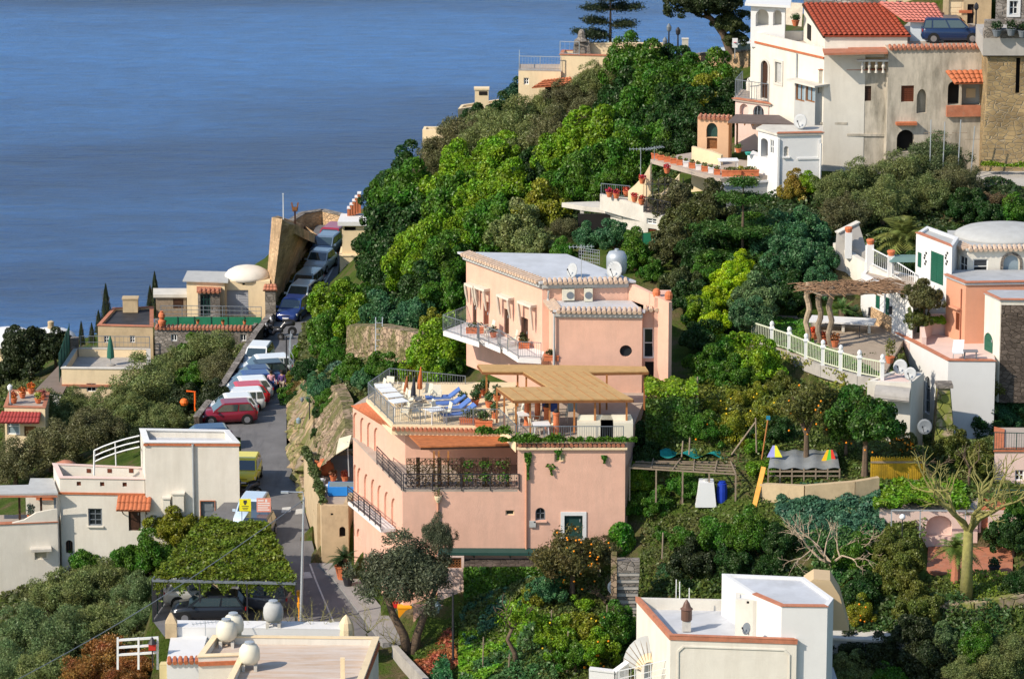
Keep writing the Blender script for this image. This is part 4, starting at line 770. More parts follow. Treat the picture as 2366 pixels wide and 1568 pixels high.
B=Bld('x','x','x',[(574,690),(624,690),(624,680),(574,680)],-2.9,-6,STG,root=r,part='stone_annex');B.done(roof=CREAM,thick=.45,roofname='annex_roof')
B=Bld('stone_porch','rubble stone porch with tiled cap and green barred window before the dome house','porch',[(457,676),(508,676),(508,666),(457,666)],-2.1,-6,STG);B.open(0,463,680,486,730,'win',fr=GREEND,bars=(2,3),pm=GLASS);B.done(roof=TERRB,over=.08,tiles=[0],tilem=TERRB)
B=Bld('garden_shed','small weathered shed with a thick pale slab roof left of the dome house','shed',[(360,686),(430,686),(432,674),(360,674)],-3.1,-6.5,WOODG);B.open(0,400,690,424,712,'door',pm=WOODD,depth=.05);B.done(roof=CONCL,over=.18,thick=.22)
B=Bld('stone_house','grey stone house with a tile edged roof terrace left of the road wall','house',[(357,757),(583,760),(600,740),(357,735)],-3.6,-10,STG);
for x in(395,450,505,555):B.open(0,x,772,x+14,788,'win',bars=(1,0))
SH=B.done(roof=TERRF,par=.5,tiles=[0],tilem=TERRB)
def netfence(label,pts,h,m_,name='net_fence',post=1.2,zo=0,thick=.012):
 t=thing(name,label,'fence',pts[0]);a=MB();b=MB()
 for p,q in zip(pts[:-1],pts[1:]):
  p=Vector(p);q=Vector(q);d=(q-p).normalized();nn=Vector((d.y,-d.x,0))*thick;a.hexa([p+Vector((0,0,.05)),q+Vector((0,0,.05)),q+nn+Vector((0,0,.05)),p+nn+Vector((0,0,.05))],[p+Vector((0,0,h)),q+Vector((0,0,h)),q+nn+Vector((0,0,h)),p+nn+Vector((0,0,h))])
  n=max(1,round((q-p).length/post));
  for k in range(n+1):r_=p.lerp(q,k/n)+nn*2;MB().bar(r_,r_+Vector((0,0,h*1.08)),.05).build('post',GREEND,t)
 a.build('netting',m_,t);return t
netfence('bright green netting strip along the roof terrace of the grey stone house',[Py(372,752,301.5),Py(604,752,301.5)],.62,NETG)
railing([Py(372,735,303),Py(470,735,303),Py(604,738,302)],.9,GREYM,sp=.4,post=1.6,label='thin grey railing behind the green netting on the stone house terrace',mid=2)
for i,(u,v)in enumerate(((457,750),(515,751),(565,751),(380,752))):make_pot(['clay pot at the left part of the green netting, above the tile edge','clay pot in the middle of the green netting','clay pot near the right end of the green netting','pot beside the stacked red pots on the stone house terrace'][i],Py(u,v-2,300.3),.11,.2,(.08,.1,.03),ph=.16,n=60)
t=thing('red_urn','tall stacked red clay urns at the left end of the green netting','urn',Py(374,752,300));l=t.location
m=MB();m.lathe(tuple(l),[(.18,0),(.26,.2),(.26,.35),(.16,.45)],12);m.build('lower_urn',POT,t);m=MB();m.lathe((l.x,l.y,l.z+.46),[(.14,0),(.24,.2),(.2,.4),(.1,.5),(.12,.58)],12);m.build('upper_urn',POT,t)
B=Bld('tan_house','tan house with a black felt roof edged in red, nearest the sea on the left','house',[(226,752),(353,755),(353,709),(262,712)],-3.9,-11,TAN)
B.open(0,240,775,252,792,'win');B.open(0,300,775,312,792,'win')
r=B.done(roof=ROOFK,par=.12,trim=TERRB,trimw=.22)
p=Pz(302,717,-3.9);m=MB();m.box((p.x,p.y,-3.5),(1.05,.7,.95));m.box((p.x,p.y,-2.98),(1.15,.8,.1));m.build('chimney',TAN,r)
B=Bld('terrace_house','beige house with a grey roof terrace and stone corner pier above the olive trees','house',[(142,851),(346,853),(346,806),(173,804)],-5.0,-12,CREAM)
B.open(0,200,885,222,905,'win')
r=B.done(roof=CONC,par=.55,trim=(CONCL,range(4)),trimw=.25)
f=B.F[0];m=MB();f.box(m,0,f.L,-6.25,-6.1,.12,-.02);m.build('ledge',TERRB,r)
p=B.P[3];m=MB();m.box((p.x,p.y,-4.9),(.55,.55,1.3));m.build('corner_pier',STG,r)
railing([B.P[3]+Vector((.4,0,.02)),B.P[2]+Vector((0,0,.02))],.85,GREYM,sp=.3,label='grey railing along the back of the beige roof terrace',mid=1)
netfence('green netting wrapped round the left corner of the beige roof terrace',[B.P[0]+Vector((-.2,.2,-1.0)),B.P[3]+Vector((-.35,-.3,-.2))],1.9,mat('dull_green_netting',(.05,.18,.13),var=.3,scale=3))
p=Py(256,848,297.5);t=thing('parasol','folded dark green parasol standing on the beige roof terrace','parasol',(p.x,p.y,-5.55));l=t.location;m=MB();m.tube([l,l+Vector((0,0,2.1))],.03,6);m.build('pole',PALEM,t);m=MB();m.lathe(tuple(l),[(.05,.45),(.26,.55),(.24,1.0),(.14,1.7),(.04,2.1)],9);m.build('canopy',CLOTH,t,color=(.03,.13,.09));m=MB();m.lathe(tuple(l),[(.28,0),(.28,.08),(.05,.12)],12);m.build('base',CONC,t)
B=Bld('small_house','small house with a red awning and a white framed window at the left edge','house',[(10,940),(104,942),(114,905),(24,901)],-5.5,-10.5,CREAM)
B.open(0,16,966,46,1004,'win',fw=.09,bars=(0,1),pm=GLASSB);B.open(0,50,966,74,980,'win',bars=(0,0),pm=GLASSB);B.open(0,56,984,84,1008,'door',pm=WOOD)
r=B.done(roof=TERRF,par=.15,trim=TERRB,trimw=.2)
m=MB();f=B.F[0];tiled(m,f.pt(-.35,-6.35,.85),f.pt(f.L*.9,-6.3,.85),f.pt(f.L*.9,-5.8,.02),f.pt(-.2,-5.8,.02),.22,.05);m.build('awning',mat('red_awning_tiles',(.32,.05,.045),var=.15,scale=5),r)
for i,(u,v,lb)in enumerate(((32,930,'clay pots with orange flowers at the front left of the small flower terrace'),(52,918,'clay trough of orange flowers in the middle of the small flower terrace'),(72,908,'bright orange flower box at the back of the small flower terrace'),(98,922,'pink flowering pot at the right end of the small flower terrace'),(88,930,'yellow green leafy pot at the right front of the small flower terrace'))):
 make_pot(lb,Pz(u,v,-5.6),.24,.3,[(.45,.12,.03),(.5,.14,.03),(.55,.10,.02),(.5,.2,.15),(.25,.3,.04)][i],ph=.5,n=160)
b=Pz(24,935,-5.6);t=thing('street_lamp','pale lamp on a thick post at the small flower terrace','lamp',b);m=MB();m.tube([b,b+Vector((0,0,1.0))],.06,7);m.build('post',PALEM,t);m=MB();m.lathe(tuple(b+Vector((0,0,1.0))),[(.12,0),(.17,.12),(.17,.3),(.05,.42)],10);m.build('lantern',WPLAS,t)
B=Bld('outbuilding','long grey sheet roofed outbuilding behind the small flower terrace','shed',[(90,902),(140,908),(172,852),(140,850)],-6.3,-11,GREYL);B.open(0,104,912,122,930,'void');B.done(roof=mat('brown_sheet_roof',(.20,.15,.12),var=.15),over=.2,thick=.1)
B=Bld('domed_white_house','white house with low domes half hidden by the dark pine at the left edge','house',[(-40,803),(168,806),(165,790),(-40,787)],-10.6,-17,CREAM)
B.open(0,10,815,24,832,'win');B.open(0,120,812,132,828,'win')
r=B.done(roof=WHITEC,over=.12,thick=.12)
for k,(u,rr)in enumerate(((20,2.1),(118,1.9))):c=Py(u,795,323.5);m=MB();m.lathe((c.x,c.y,-10.55),[(rr,0),(rr*.93,.25),(rr*.7,.5),(rr*.35,.68),(.05,.74)],22);m.build('dome',WHITEC,r,smooth=True)
c=Py(118,772,321);m=MB();m.lathe((c.x,c.y,-10.4),[(.42,0),(.3,.9),(.24,1.25)],10);m.build('chimney',WHITEC,r,smooth=True);m=MB();m.lathe((c.x,c.y,-9.15),[(.26,0),(.22,.25),(.24,.5),(.12,.56)],10);m.build('chimney_cap',TAN,r)
for u,v,rp,lb,sy in((245,700,17,'tall slim cypress behind the tan house with the black roof',2.5),(358,680,19,'broad dark cypress left of the garden shed',2.6),(347,692,14,'narrow cypress leaning on the broad dark cypress',2.2),(188,768,11,'small pointed cypress, left of the pair below the tall cypress',2.3),(212,768,11,'small pointed cypress, right of the pair below the tall cypress',2.0),(228,742,13,'short dark cypress at the foot of the tall slim cypress',1.9)):
 tree(u,v,rp,'dk',lb,'cone',2.0,'cypress',(.85,sy*.9),at=Py(u,v,309 if u>300 else 306))
for u,v,rp,c,lb in((70,815,62,'dk','large dark brown green pine in front of the white domes'),(15,870,45,'dk','dark pine at the left edge above the small red roofed house'),(128,800,36,'dk','dark pine crown touching the right dome'),(40,790,30,'dk','topmost dark pine tuft below the white chimney')):
 tree(u,v,rp,c,lb,'broad',1.0,'pine_tree',at=Py(u,v,308))
for u,v,rp,c,lb,kd in((110,965,62,'ol','grey green olive tree below the outbuilding, right of the small red roofed house','olive'),(35,1075,62,'ol2','dark olive tree at the left edge above the veranda roof','olive'),(120,1030,70,'ol2','deep grey olive tree above the white house terrace','olive'),(225,1000,70,'ol2','shaded olive tree left of the white curved railing','olive'),(275,950,62,'ol','olive tree with pale sunlit top left of the bright green tree','olive'),(340,900,75,'ol','biggest sunlit olive tree in the middle of the left slope','olive'),(400,855,58,'ol','olive tree directly below the beige and stone terraces','olive'),(480,815,62,'ol','olive tree below the grey stone house beside the road wall','olive'),(515,860,50,'ol2','shaded olive tree against the dark road parapet','olive'),(445,830,42,'g2','small bright green tree standing out among the olives','broad'),(450,880,38,'g2','lower bright green crown right of the big sunlit olive tree','broad'),(390,975,48,'ol','pale olive tree behind the flat roof of the tall white house','olive'),(305,960,50,'ol','olive tree above the white curved railing','olive'),(180,940,45,'ol','olive tree under the beige terrace wall','olive'),(440,930,40,'dk','dark bush beside the orange frame','broad'),(330,1015,40,'dk','dark tree right behind the white curved railing','olive'),(60,1010,45,'ol2','olive tree under the white framed window','olive'),(500,925,36,'dk','dark shrub at the foot of the road parapet by the red hatchback','broad')):
 tree(u,v,rp,c,lb,kd,.9)
b=G(441,935);b=Py(442,938,275);t=thing('pipe_stand','bright orange bent tube frame with a round orange float beside the olive trees','frame',b);m=MB();m.tube([b+Vector((.25,0,-.3)),b+Vector((.25,0,.95)),b+Vector((-.3,0,1.0))],.07,7);m.build('frame',TINT,t,color=(.8,.12,.01));m=MB();m.lathe(tuple(b+Vector((-.45,-.1,.3))),[(.05,-.25),(.2,-.18),(.28,0),(.2,.18),(.05,.25)],12);m.build('float',TINT,t,color=(.75,.15,.02))
B=Bld('white_house','white house with a tall blank block and tiled door awning, left of the yellow car','house',[(334,1022),(552,1023),(527,994),(324,991)],3.55,-6,WHITE)
W0=B
B.open(0,464,1157,496,1206,'door',pm=GREYM,surround=(TERRB,.05));B.open(3,322,1030,328,1040,'void',depth=.05)
r=B.done(roof=ROOFW,par=.4,trim=(WHITEC,range(4)),trimw=.3);f=B.F[0]
m=MB();f.box(m,-.06,f.L+.06,3.38,3.5,.07,.0);f.box(m,-.06,.2,3.38,3.5,.12,.0);m.build('red_band',TERRA,r)
m=MB();a,z=f.hit(447,1100);m.tube([f.pt(a,3.5,.1),f.pt(a,-1,.1)],.07,7);m.build('drainpipe',PALEM,r)
for u0,v0,u1,v1 in((378,1148,394,1178),(400,1138,426,1180)):
 s0,s1,z0,z1=f.rect(u0,v0,u1,v1);m=MB();f.box(m,s0,s1,z0,z1,.35,0);f.box(m,s0-.05,s1+.05,z1,z1+.08,.42,0);m.build('flue_box',WHITE,r)
B2=Bld('x','x','x',[(138,1104),(334,1107),(330,1080),(123,1071)],1.3,-7,WHITE,root=r,part='terrace_block')
B2 .open(0,204,1174,236,1214,'win',fr=GREYM,bars=(1,2),fw=.08,sill=WHITE);B2 .open(0,297,1169,325,1226,'door',pm=WOODD);B2 .open(0,152,1247,168,1277,'win',arch=True,fr=WOODD,bars=(2,0))
for u,v in((182,1117),(236,1118),(288,1119)):B2 .open(0,u-5,v-5,u+5,v+5,'void',pm=BROWNS,depth=.1)
B2 .done(roof=TERRF,par=.75,trim=(PALEP,range(4)),trimw=.22,pt=.18,roofname='terrace_floor');f=B2 .F[0]
m=MB();f.box(m,-.1,f.L,.35,.47,.07,.0);m.build('red_band',TERRA,r)
m=MB();s0,s1,z0,z1=f.rect(273,1144,351,1168);tiled(m,f.pt(s0,z0,.95),f.pt(s1,z0,.95),f.pt(s1,z1,.02),f.pt(s0,z1,.02),.22,.05);m.build('door_awning',TERRA,r)
m=MB();[m.bar(f.pt(x,z0-.5,.03),f.pt(x,z0-.02,.8),.05)for x in(s0+.3,s1-.3)];m.build('awning_bracket',WOODD,r)
f=B2 .F[2];
for u in(205,253,303):a,z=f.hit(u,1087,-.2);m=MB();f.box(m,a-.13,a+.13,z-.12,z+.12,-.205,-.19);m.build('square_tile',BROWNS,r)
p=Pz(152,1092,.6);t=thing('clay_basin','large brown clay basin in the corner of the white house roof terrace','basin',(p.x,p.y,.56));m=MB();m.lathe(tuple(t.location),[(.35,0),(.5,.3),(.62,.5),(.62,.6),(.3,.75),(.05,.8)],16);m.build('bowl',TERRB,t,smooth=True)
t=thing('curved_railing','white curved pipe railing climbing from the roof terrace to the tall white block','railing',Pz(217,1098,.6));Pq=[(218,1040),(238,1031),(265,1021),(292,1013),(322,1006)]
for k in range(4):m=MB();m.tube([Py(u,v+k*13 if k<3 else v+45,248.6)for u,v in Pq],.045,6)if k<3 else m.tube([Py(217,1097,248.6),Py(218,1040,248.6)],.06,6);m.build('rail' if k<3 else 'post',WHITEM,t)
m=MB();m.tube([Py(268,1076,248.6),Py(266,1022,248.6)],.04,6);m.build('post',WHITEM,t)
V=Bld('x','x','x',[(-70,1216),(133,1207),(133,1188),(-70,1192)],-1.2,-7.5,WHITE,root=r,part='lower_wing')
V.open(0,80,1270,110,1292,'win',fr=WHITE,pm=mat('beige_blind',(.42,.38,.28),var=.05),bars=(0,0));V.done(roof=TERRF,trim=(TERRB,[0]),thick=.04,trimw=.3,roofname='veranda_floor')
f=V.F[0];m=MB();s0,s1,z0,z1=f.rect(70,1262,118,1268);f.box(m,s0,s1,z0,z1,.55,.0);m.build('window_hood',CONCL,r)
m=MB();a=[f.pt(f.L-2.6,-1.1),f.pt(f.L-1.9,-.95),f.pt(f.L-1.2,-.55),f.pt(f.L,-.35),f.pt(f.L,-1.2),f.pt(f.L-2.6,-1.2)];m.ext(a,f.n*-.2);m.build('curved_parapet',WHITE,r)
VR=[Pz(-70,1142,.62),Pz(134,1138,.62),Pz(122,1104,.62),Pz(70,1104,.62),Pz(66,1119,.62),Pz(-70,1122,.62)]
m=MB();m.prism(VR,.5,.62);m.build('veranda_roof',GREYL,r);m=MB();m.box(((VR[0].x+VR[1].x)/2,VR[0].y-.03,.52),(VR[1].x-VR[0].x,.05,.12));m.build('roof_fascia',TERRB,r)
for u in(46,96,128):p=Pz(u,1202,-1.2);m=MB();m.bar(p,Vector((p.x,p.y,.5)),.12);m.build('veranda_post',GREYM if u>100 else WOODD,r)
wallthing('courtyard_wall','white courtyard wall with a red ledge seen through the open veranda','wall',[Py(60,1160,250.5),Py(134,1160,250.5)],-.2,-4,WHITE,.2,coping=.1,cmat=TERRB)
make_pot('grey green potted shrub standing inside the veranda of the white house',Pz(72,1203,-1.16),.22,.35,(.12,.16,.12),ph=.8)
make_pot('red flower box on the red ledge inside the veranda',Py(112,1153,250.3)+Vector((0,0,.0)),.2,.2,(.35,.06,.04),ph=.35,square=(1.4,.3))
B=Bld('lean_to','lean to with stepped grey roof slabs and a blue white front below the white house','shed',[(-70,1362),(92,1346),(132,1338),(150,1312),(-70,1330)],-5.1,-10,mat('bluish_white_board',(.52,.58,.63),var=.06,stain=(.3,.32,.34)))
B.open(0,2,1362,14,1412,'void');
for u in(30,58):B.open(0,u,1368,u+3,1412,'void',depth=.03)
B.done(roof=CONCL,over=.3,thick=.14,trim=(TERRB,[0,1]),trimw=.1)
m=MB();q=[Pz(-70,1333,-4.6),Pz(98,1322,-4.6),Pz(48,1306,-4.6),Pz(160,1297,-4.6),Pz(150,1312,-4.6),Pz(100,1334,-4.6)]
t=thing('roof_slab','upper pale grey slab roof meeting the wall of the white house','roof',q[0]);m.prism([q[0],q[1],q[4],q[3],q[2]][:1]+[q[1],q[4],q[3]]+[Pz(-70,1312,-4.6)],-4.72,-4.6);m.build('slab',GREYL,t);m=MB();[m.bar((q[i].x,q[i].y+.3,-5.4),(q[i].x,q[i].y+.3,-4.7),.12)for i in(0,1)];m.build('support',GREYL,t)
cp=[Pz(352,1340,2.3),Pz(683,1347,2.3),Pz(616,1216,2.3),Pz(470,1208,2.3)]
rs=np.random.RandomState(5);t0c='vine_carport';t=thing('vine_carport','vine covered flat carport roof on dark posts above the black car','carport',(cp[0].x,cp[0].y,0));m=MB()
for i in range(4):m.bar(cp[i],cp[(i+1)%4],.1,.14)
for k in range(1,6):m.bar(cp[0].lerp(cp[1],k/6),cp[3].lerp(cp[2],k/6),.06,.08)
m.build('frame',GREYM,t)
for p in cp+[cp[0].lerp(cp[1],.33),cp[0].lerp(cp[1],.66)]:m=MB();m.bar((p.x,p.y,0),p,.08);m.build('post',IRON,t)
rs=np.random.RandomState(5);n=34000;a=rs.rand(n);b=rs.rand(n);q=np.array([tuple(p)for p in cp]);P=((q[0]*(1-a)[:,None]+q[1]*a[:,None])*(1-b)[:,None]+(q[3]*(1-a)[:,None]+q[2]*a[:,None])*b[:,None])
hz=.16+.16*np.sin(P[:,0]*3.1+np.sin(P[:,1]*2.3)*2)+.1*np.sin(P[:,1]*5+P[:,0]*2);P[:,2]+=np.abs(rs.normal(0,.08,n))+hz*rs.rand(n)+.05;P[:,:2]+=rs.normal(0,.07,(n,2))
D=np.tile([0,0,1.],(n,1));link('vine_leaves',qmesh('vine_leaves',leafV(P-np.array(ORG[t.name]),D,.085,.7,.55,rs),LEAF),t,(0,0,0),color=(.115,.165,.014))
p=Pz(484,1428,0);make_car('parked_car','glossy black hatchback with a bright front wheel under the vine carport',(.012,.014,.018),p,R(181),L=4.0,W=1.68,H=1.46)
p=Pz(462,1392,0);make_car('parked_car','pale grey car behind the black hatchback under the vine carport',(.42,.42,.40),p,R(5),L=3.9,W=1.65,H=1.5)
p=Pz(590,1404,0);make_car('parked_car','dark grey car with red tail lights at the right end of the vine carport',(.10,.10,.11),p,R(168),L=3.9,W=1.65,H=1.55,style='wagon')
netfence('dark see through mesh fence on the left side of the vine carport',[Pz(352,1434,0),Pz(386,1385,0),Pz(400,1340,0)],1.7,mat('dark_mesh',(.04,.045,.05),alpha=.6),zo=0)
SC0=MB()
link('trailing_leaves',qmesh('trailing_leaves',leafV(np.array([tuple(cp[0].lerp(cp[1],q)-Vector((0,0,abs(rs.normal(0,.16))*(1.2+math.sin(q*40))))-ORG[t0c])for q in rs.rand(2600)]),np.tile([0,-1.,.2],(2600,1)),.08),LEAF),bpy.data.objects[t0c],(0,0,0),color=(.115,.165,.014))
B=Bld('low_white_house','low white house wall with a rounded parapet just below the vine carport','house',[(398,1450),(800,1455),(800,1438),(400,1434)],1.7,-3,WHITEC);r=B.done(roof=WHITEC,thick=.06)
l=Pz(800,1457,1.6);m=MB();m.lathe((l.x,l.y+.1,1.3),[(.42,0),(.4,.4),(.33,.75),(.18,1.0),(.03,1.15)],10);m.build('pointed_chimney',CREAM,r)
l=Pz(395,1452,1.7);m=MB();m.box((l.x,l.y+.2,1.6),(.6,.5,.8));m.hexa([(l.x-.3,l.y-.05,2.0),(l.x+.3,l.y-.05,2.0),(l.x+.3,l.y+.45,2.0),(l.x-.3,l.y+.45,2.0)],[(l.x-.05,l.y+.15,2.5),(l.x+.05,l.y+.15,2.5),(l.x+.05,l.y+.25,2.5),(l.x-.05,l.y+.25,2.5)]);m.build('corner_turret',TAN,r)
B=Bld('x','x','x',[(385,1530),(462,1528),(480,1466),(396,1462)],1.2,-4,WHITEC,root=r,part='front_wing');B.done(roof=WHITEC,thick=.05,tiles=[0],tilem=TERRA,roofname='front_wing_roof')
B=Bld('x','x','x',[(368,1536),(462,1534),(462,1528),(372,1529)],1.0,-4,mat('mouldy_yellow_plaster',(.60,.50,.26),var=.12,stain=(.25,.22,.12),samt=.7),root=r,part='yard_wall');B.done(thick=.04,roofname='yard_wall_top')
B=Bld('roof_terrace_house','house with a large sunlit pinkish roof terrace at the bottom left, water tanks on it','house',[(458,1517),(556,1513),(508,1610),(820,1616),(874,1472),(494,1468)],3.2,-4,WHITE)
r=B.done(roof=mat('sunlit_roof_paving',(.50,.37,.27),smin=.4,var=.12,scale=.8,stain=(.60,.56,.52),samt=.7,sscale=(.35,2.5,1)),par=.35,trim=(CREAM,range(6)),trimw=.26)
for i in(0,1,3):m=MB();B.F[i].box(m,0,B.F[i].L,2.75,2.95,.1,.0);m.build('red_band',TERRA,r)
m=MB();l=Pz(792,1570,2.85);m.box((l.x,l.y,3.4),(.22,.2,1.2));m.build('roof_post',CREAM,r)
for i,(u,v,h,lb)in enumerate(((524,1492,1.15,'cream water tank at the top left corner of the sunlit roof terrace'),(577,1546,1.1,'cream water tank standing alone lower down on the sunlit roof terrace'),(540,1478,1.15,'pale metal topped water tank right behind the cream corner tank'),(632,1448,1.0,'pale grey water tank among bare twigs behind the sunlit roof terrace'))):
 l=Pz(u,v,2.85 if i<3 else 1.7);t=thing('water_tank',lb,'water tank',l,'water tanks on the bottom left roofs');zz=l.z+.28;m=MB();m.lathe((l.x,l.y,zz),[(.1,0),(.36,.06),(.5,.25),(.53,.5),(.5,.8),(.38,1.0),(.16,1.1),(.14,1.16)],18);m.build('tank',CPLAS if i!=3 else GREYL,t,smooth=True)
 m=MB();m.lathe((l.x,l.y,zz+1.05),[(.2,0),(.24,.03),(.24,.12),(.05,.16)],12);m.build('lid',PALEM,t)
 [MB().box((l.x+x,l.y+y,l.z+.15),(.16,.16,.32)).build('support_block',CONCL,t)for x in(-.3,.3)for y in(-.25,.25)]
t=thing('white_fence','white horizontal rail fence at the bottom left beside the rust coloured bushes','fence',Pz(272,1515,.4))
for k in range(3):m=MB();m.bar(Py(271,1478+k*17,217),Py(366,1472+k*17,217),.09,.11);m.build('rail',WHITEM,t)
for u in(272,320,364):m=MB();m.bar(Py(u,1545,217),Py(u,1472,217),.1);m.build('post',WHITEM,t)
l=Py(352,1500,216.8);t=thing('lantern','red and black lantern at the right end of the white rail fence','lantern',l);m=MB();m.bar(l-Vector((0,0,1)),l,.06);m.build('post',IRON,t);m=MB();m.box(tuple(l+Vector((0,0,.16))),(.36,.3,.32));m.build('body',TINT,t,color=(.45,.03,.02));m=MB();m.lathe(tuple(l+Vector((0,0,.33))),[(.24,0),(.1,.22),(.02,.36)],8);m.build('cap',IRON,t)
make_antenna('small aerial frame on the low white house beside the tanks',Pz(475,1468,1.75),.8)
for i,(u,v,h,sp,lb)in enumerate(((660,1462,2.0,1.0,'bare yellow twigged shrub left of the orange standpipe'),(735,1468,2.2,1.1,'bare yellow twigged shrub between the grey pole and the pointed chimney'),(850,1470,2.2,1.0,'bare yellow twigged shrub right of the pointed chimney'),(910,1500,2.0,1.1,'bare greenish shrub on the bank beside the pavement'),(600,1464,1.5,1.0,'low bare shrub around the grey water tank'))):
 l=Pz(u,v,1.0)if i<3 or i==4 else G(u,v);branchtree('bare_shrub',lb,l,h,sp,60+i,BARKY,4,.035,'shrub',6,split=.12)
for u,v,rp,c,lb,kd in((110,1380,60,'ol','olive tree beside the blue white lean to, bottom left','olive'),(170,1370,65,'ol','olive tree in front of the stepped grey roof slabs','olive'),(60,1470,75,'grey','pale grey green olive at the left edge below the lean to','olive'),(150,1470,70,'grey','pale grey green olive in the middle of the bottom left slope','olive'),(240,1440,60,'ol','olive tree left of the carport fence','olive'),(235,1345,58,'ol','olive crown directly below the small arched door','olive'),(320,1370,50,'grey','pale olive left of the dark mesh fence','olive'),(30,1545,60,'grey','olive in the extreme bottom left corner','olive'),(110,1550,60,'ol','olive at the bottom edge left of the rust coloured bush','olive'),(320,1430,45,'grey','lower pale olive by the carport fence','olive'),(300,1300,45,'g2','loose green shrub between the white house and the vine carport','broad'),(350,1290,48,'g2','green shrub touching the left corner of the vine roof','broad'),(395,1225,50,'oy','broad yellow green bush under the flue boxes','broad'),(345,1235,36,'g2','bush right of the brown door of the white house','broad'),(440,1215,32,'oy','small bush left of the grey door','broad'),(245,1260,22,'g1','bright green shrub under the barred window','bush'),(210,1245,28,'dk','dark leafless looking shrub below the barred window','spiky'),(275,1250,28,'g2','upright green shrub left of the brown door','broad'),(195,1295,34,'g2','round bush in front of the small arched door','broad')):
 tree(u,v,rp,c,lb,kd,.85)
for u,v,rp,lb in((250,1515,52,'rust coloured bush above the overhead cable at the bottom left'),(200,1555,48,'rust and green bush at the bottom edge'),(320,1540,40,'rust coloured bush in front of the white rail fence'),(290,1570,40,'orange brown bush lowest beside the yellow wall')):
 tree(u,v,rp,(.26,.12,.03),lb,'spiky',.8,'bush',cat='bush')
def rockface(name,label,base,top,m_,nu=40,nv=14,amp=.35,cat='rock wall',parent=None,seed=3):
 rs=np.random.RandomState(seed);N=rs.normal(0,1,(nu+1,nv+1));N=(N+np.roll(N,1,0)+np.roll(N,1,1))/1.7;m=MB();nb=len(base)-1
 def P(L,a):k=min(int(a*nb),nb-1);return Vector(L[k]).lerp(Vector(L[k+1]),a*nb-k)
 def fn(a,b):i,j=round(a*nu),round(b*nv);p=P(base,a).lerp(P(top,a),b);e=amp*N[i,j]*math.sin(math.pi*min(1,b*1.3+.1));return(p.x+e*.5,p.y-e*.5,p.z+e*.3)
 m.grid(fn,nu,nv);k=len(m.v);
 bk=[P(top,i/nu)+Vector((.6,1.0,-.1))for i in range(nu+1)];m.v+=[tuple(p)for p in bk];r0=k-(nu+1);m.f+=[(r0+i,r0+i+1,k+i+1,k+i)for i in range(nu)]
 return m.build(name,m_,parent,label,cat)
ROCK=stone('orange_rock',(.46,.32,.18),(.28,.22,.17),(.26,.18,.12),.9,1.0,(1,1,.6),moss=(.14,.15,.04))
bs=[RD(666,884),RD(661,960),RD(663,1030),RD(681,1112),RD(700,1165)];tp=[Pz(724,874,2.9),Pz(722,946,3.2),Pz(724,1014,3.2),Pz(727,1075,3.1),Pz(734,1096,3.0)]
rockface('rock_wall','rough orange and grey rock face rising straight from the right edge of the road',bs,tp,ROCK,amp=.55)
bs=[Pz(734,1096,3.0),Pz(728,1010,3.2),Pz(726,946,3.2),Pz(738,892,3.0)];tp=[Pz(792,1030,6.5),Pz(798,985,6.0),Pz(790,930,5.6),Pz(770,890,4.6)]
rockface('terrace_wall','sloping dry stone terrace wall between the road cutting and the pink arcade',bs[::-1],tp[::-1],STW,amp=.25,seed=5)
P1,P2,P3=Pz(703,1172,0),Pz(744,1300,0),Pz(806,1300,0);P4=Vector((P3 .x+1.0,P1 .y+1,0))
B=Bld('terrace_building','tan rendered retaining wall carrying the terrace with the blue paddling pool','wall',None,3.3,-.5,TAN,pts=[P1,P2,P3,P4]);
B.open(1,784,1216,798,1240,'void',arch=True,depth=.25,name='niche');B.open(0,724,1180,727,1185,'void',depth=.1,name='drain_hole');B.open(1,764,1185,770,1190,'void',depth=.1,name='drain_hole');r=B.done(roof=TERRF,par=.25,pt=.3)
m=MB();[B.F[0].box(m,x,x+.5,0,3.2,.18,0)for x in(B.F[0].L-1.2,)];m.build('buttress',TAN,r)
l=Pz(789,1142,3.1);t=thing('paddling_pool','bright blue paddling pool at the terrace corner beside the pink house','pool',l);m=MB();m.box((l.x,l.y+.3,l.z+.25),(1.5,1.1,.5));m.build('pool_wall',TINT,t,color=(.02,.22,.65));m=MB();m.box((l.x,l.y+.3,l.z+.47),(1.35,.95,.08));m.build('water',GLASSB,t)
hedge('ivy and trailing plants along the edge of the small terrace above the road',[B.P[0]+Vector((.1,0,3.4)),B.P[0].lerp(B.P[1],.5)+Vector((.2,0,3.4)),B.P[1]+Vector((.1,.3,3.35))],.34,2200,(.07,.10,.03))
l=Pz(752,1098,3.1)
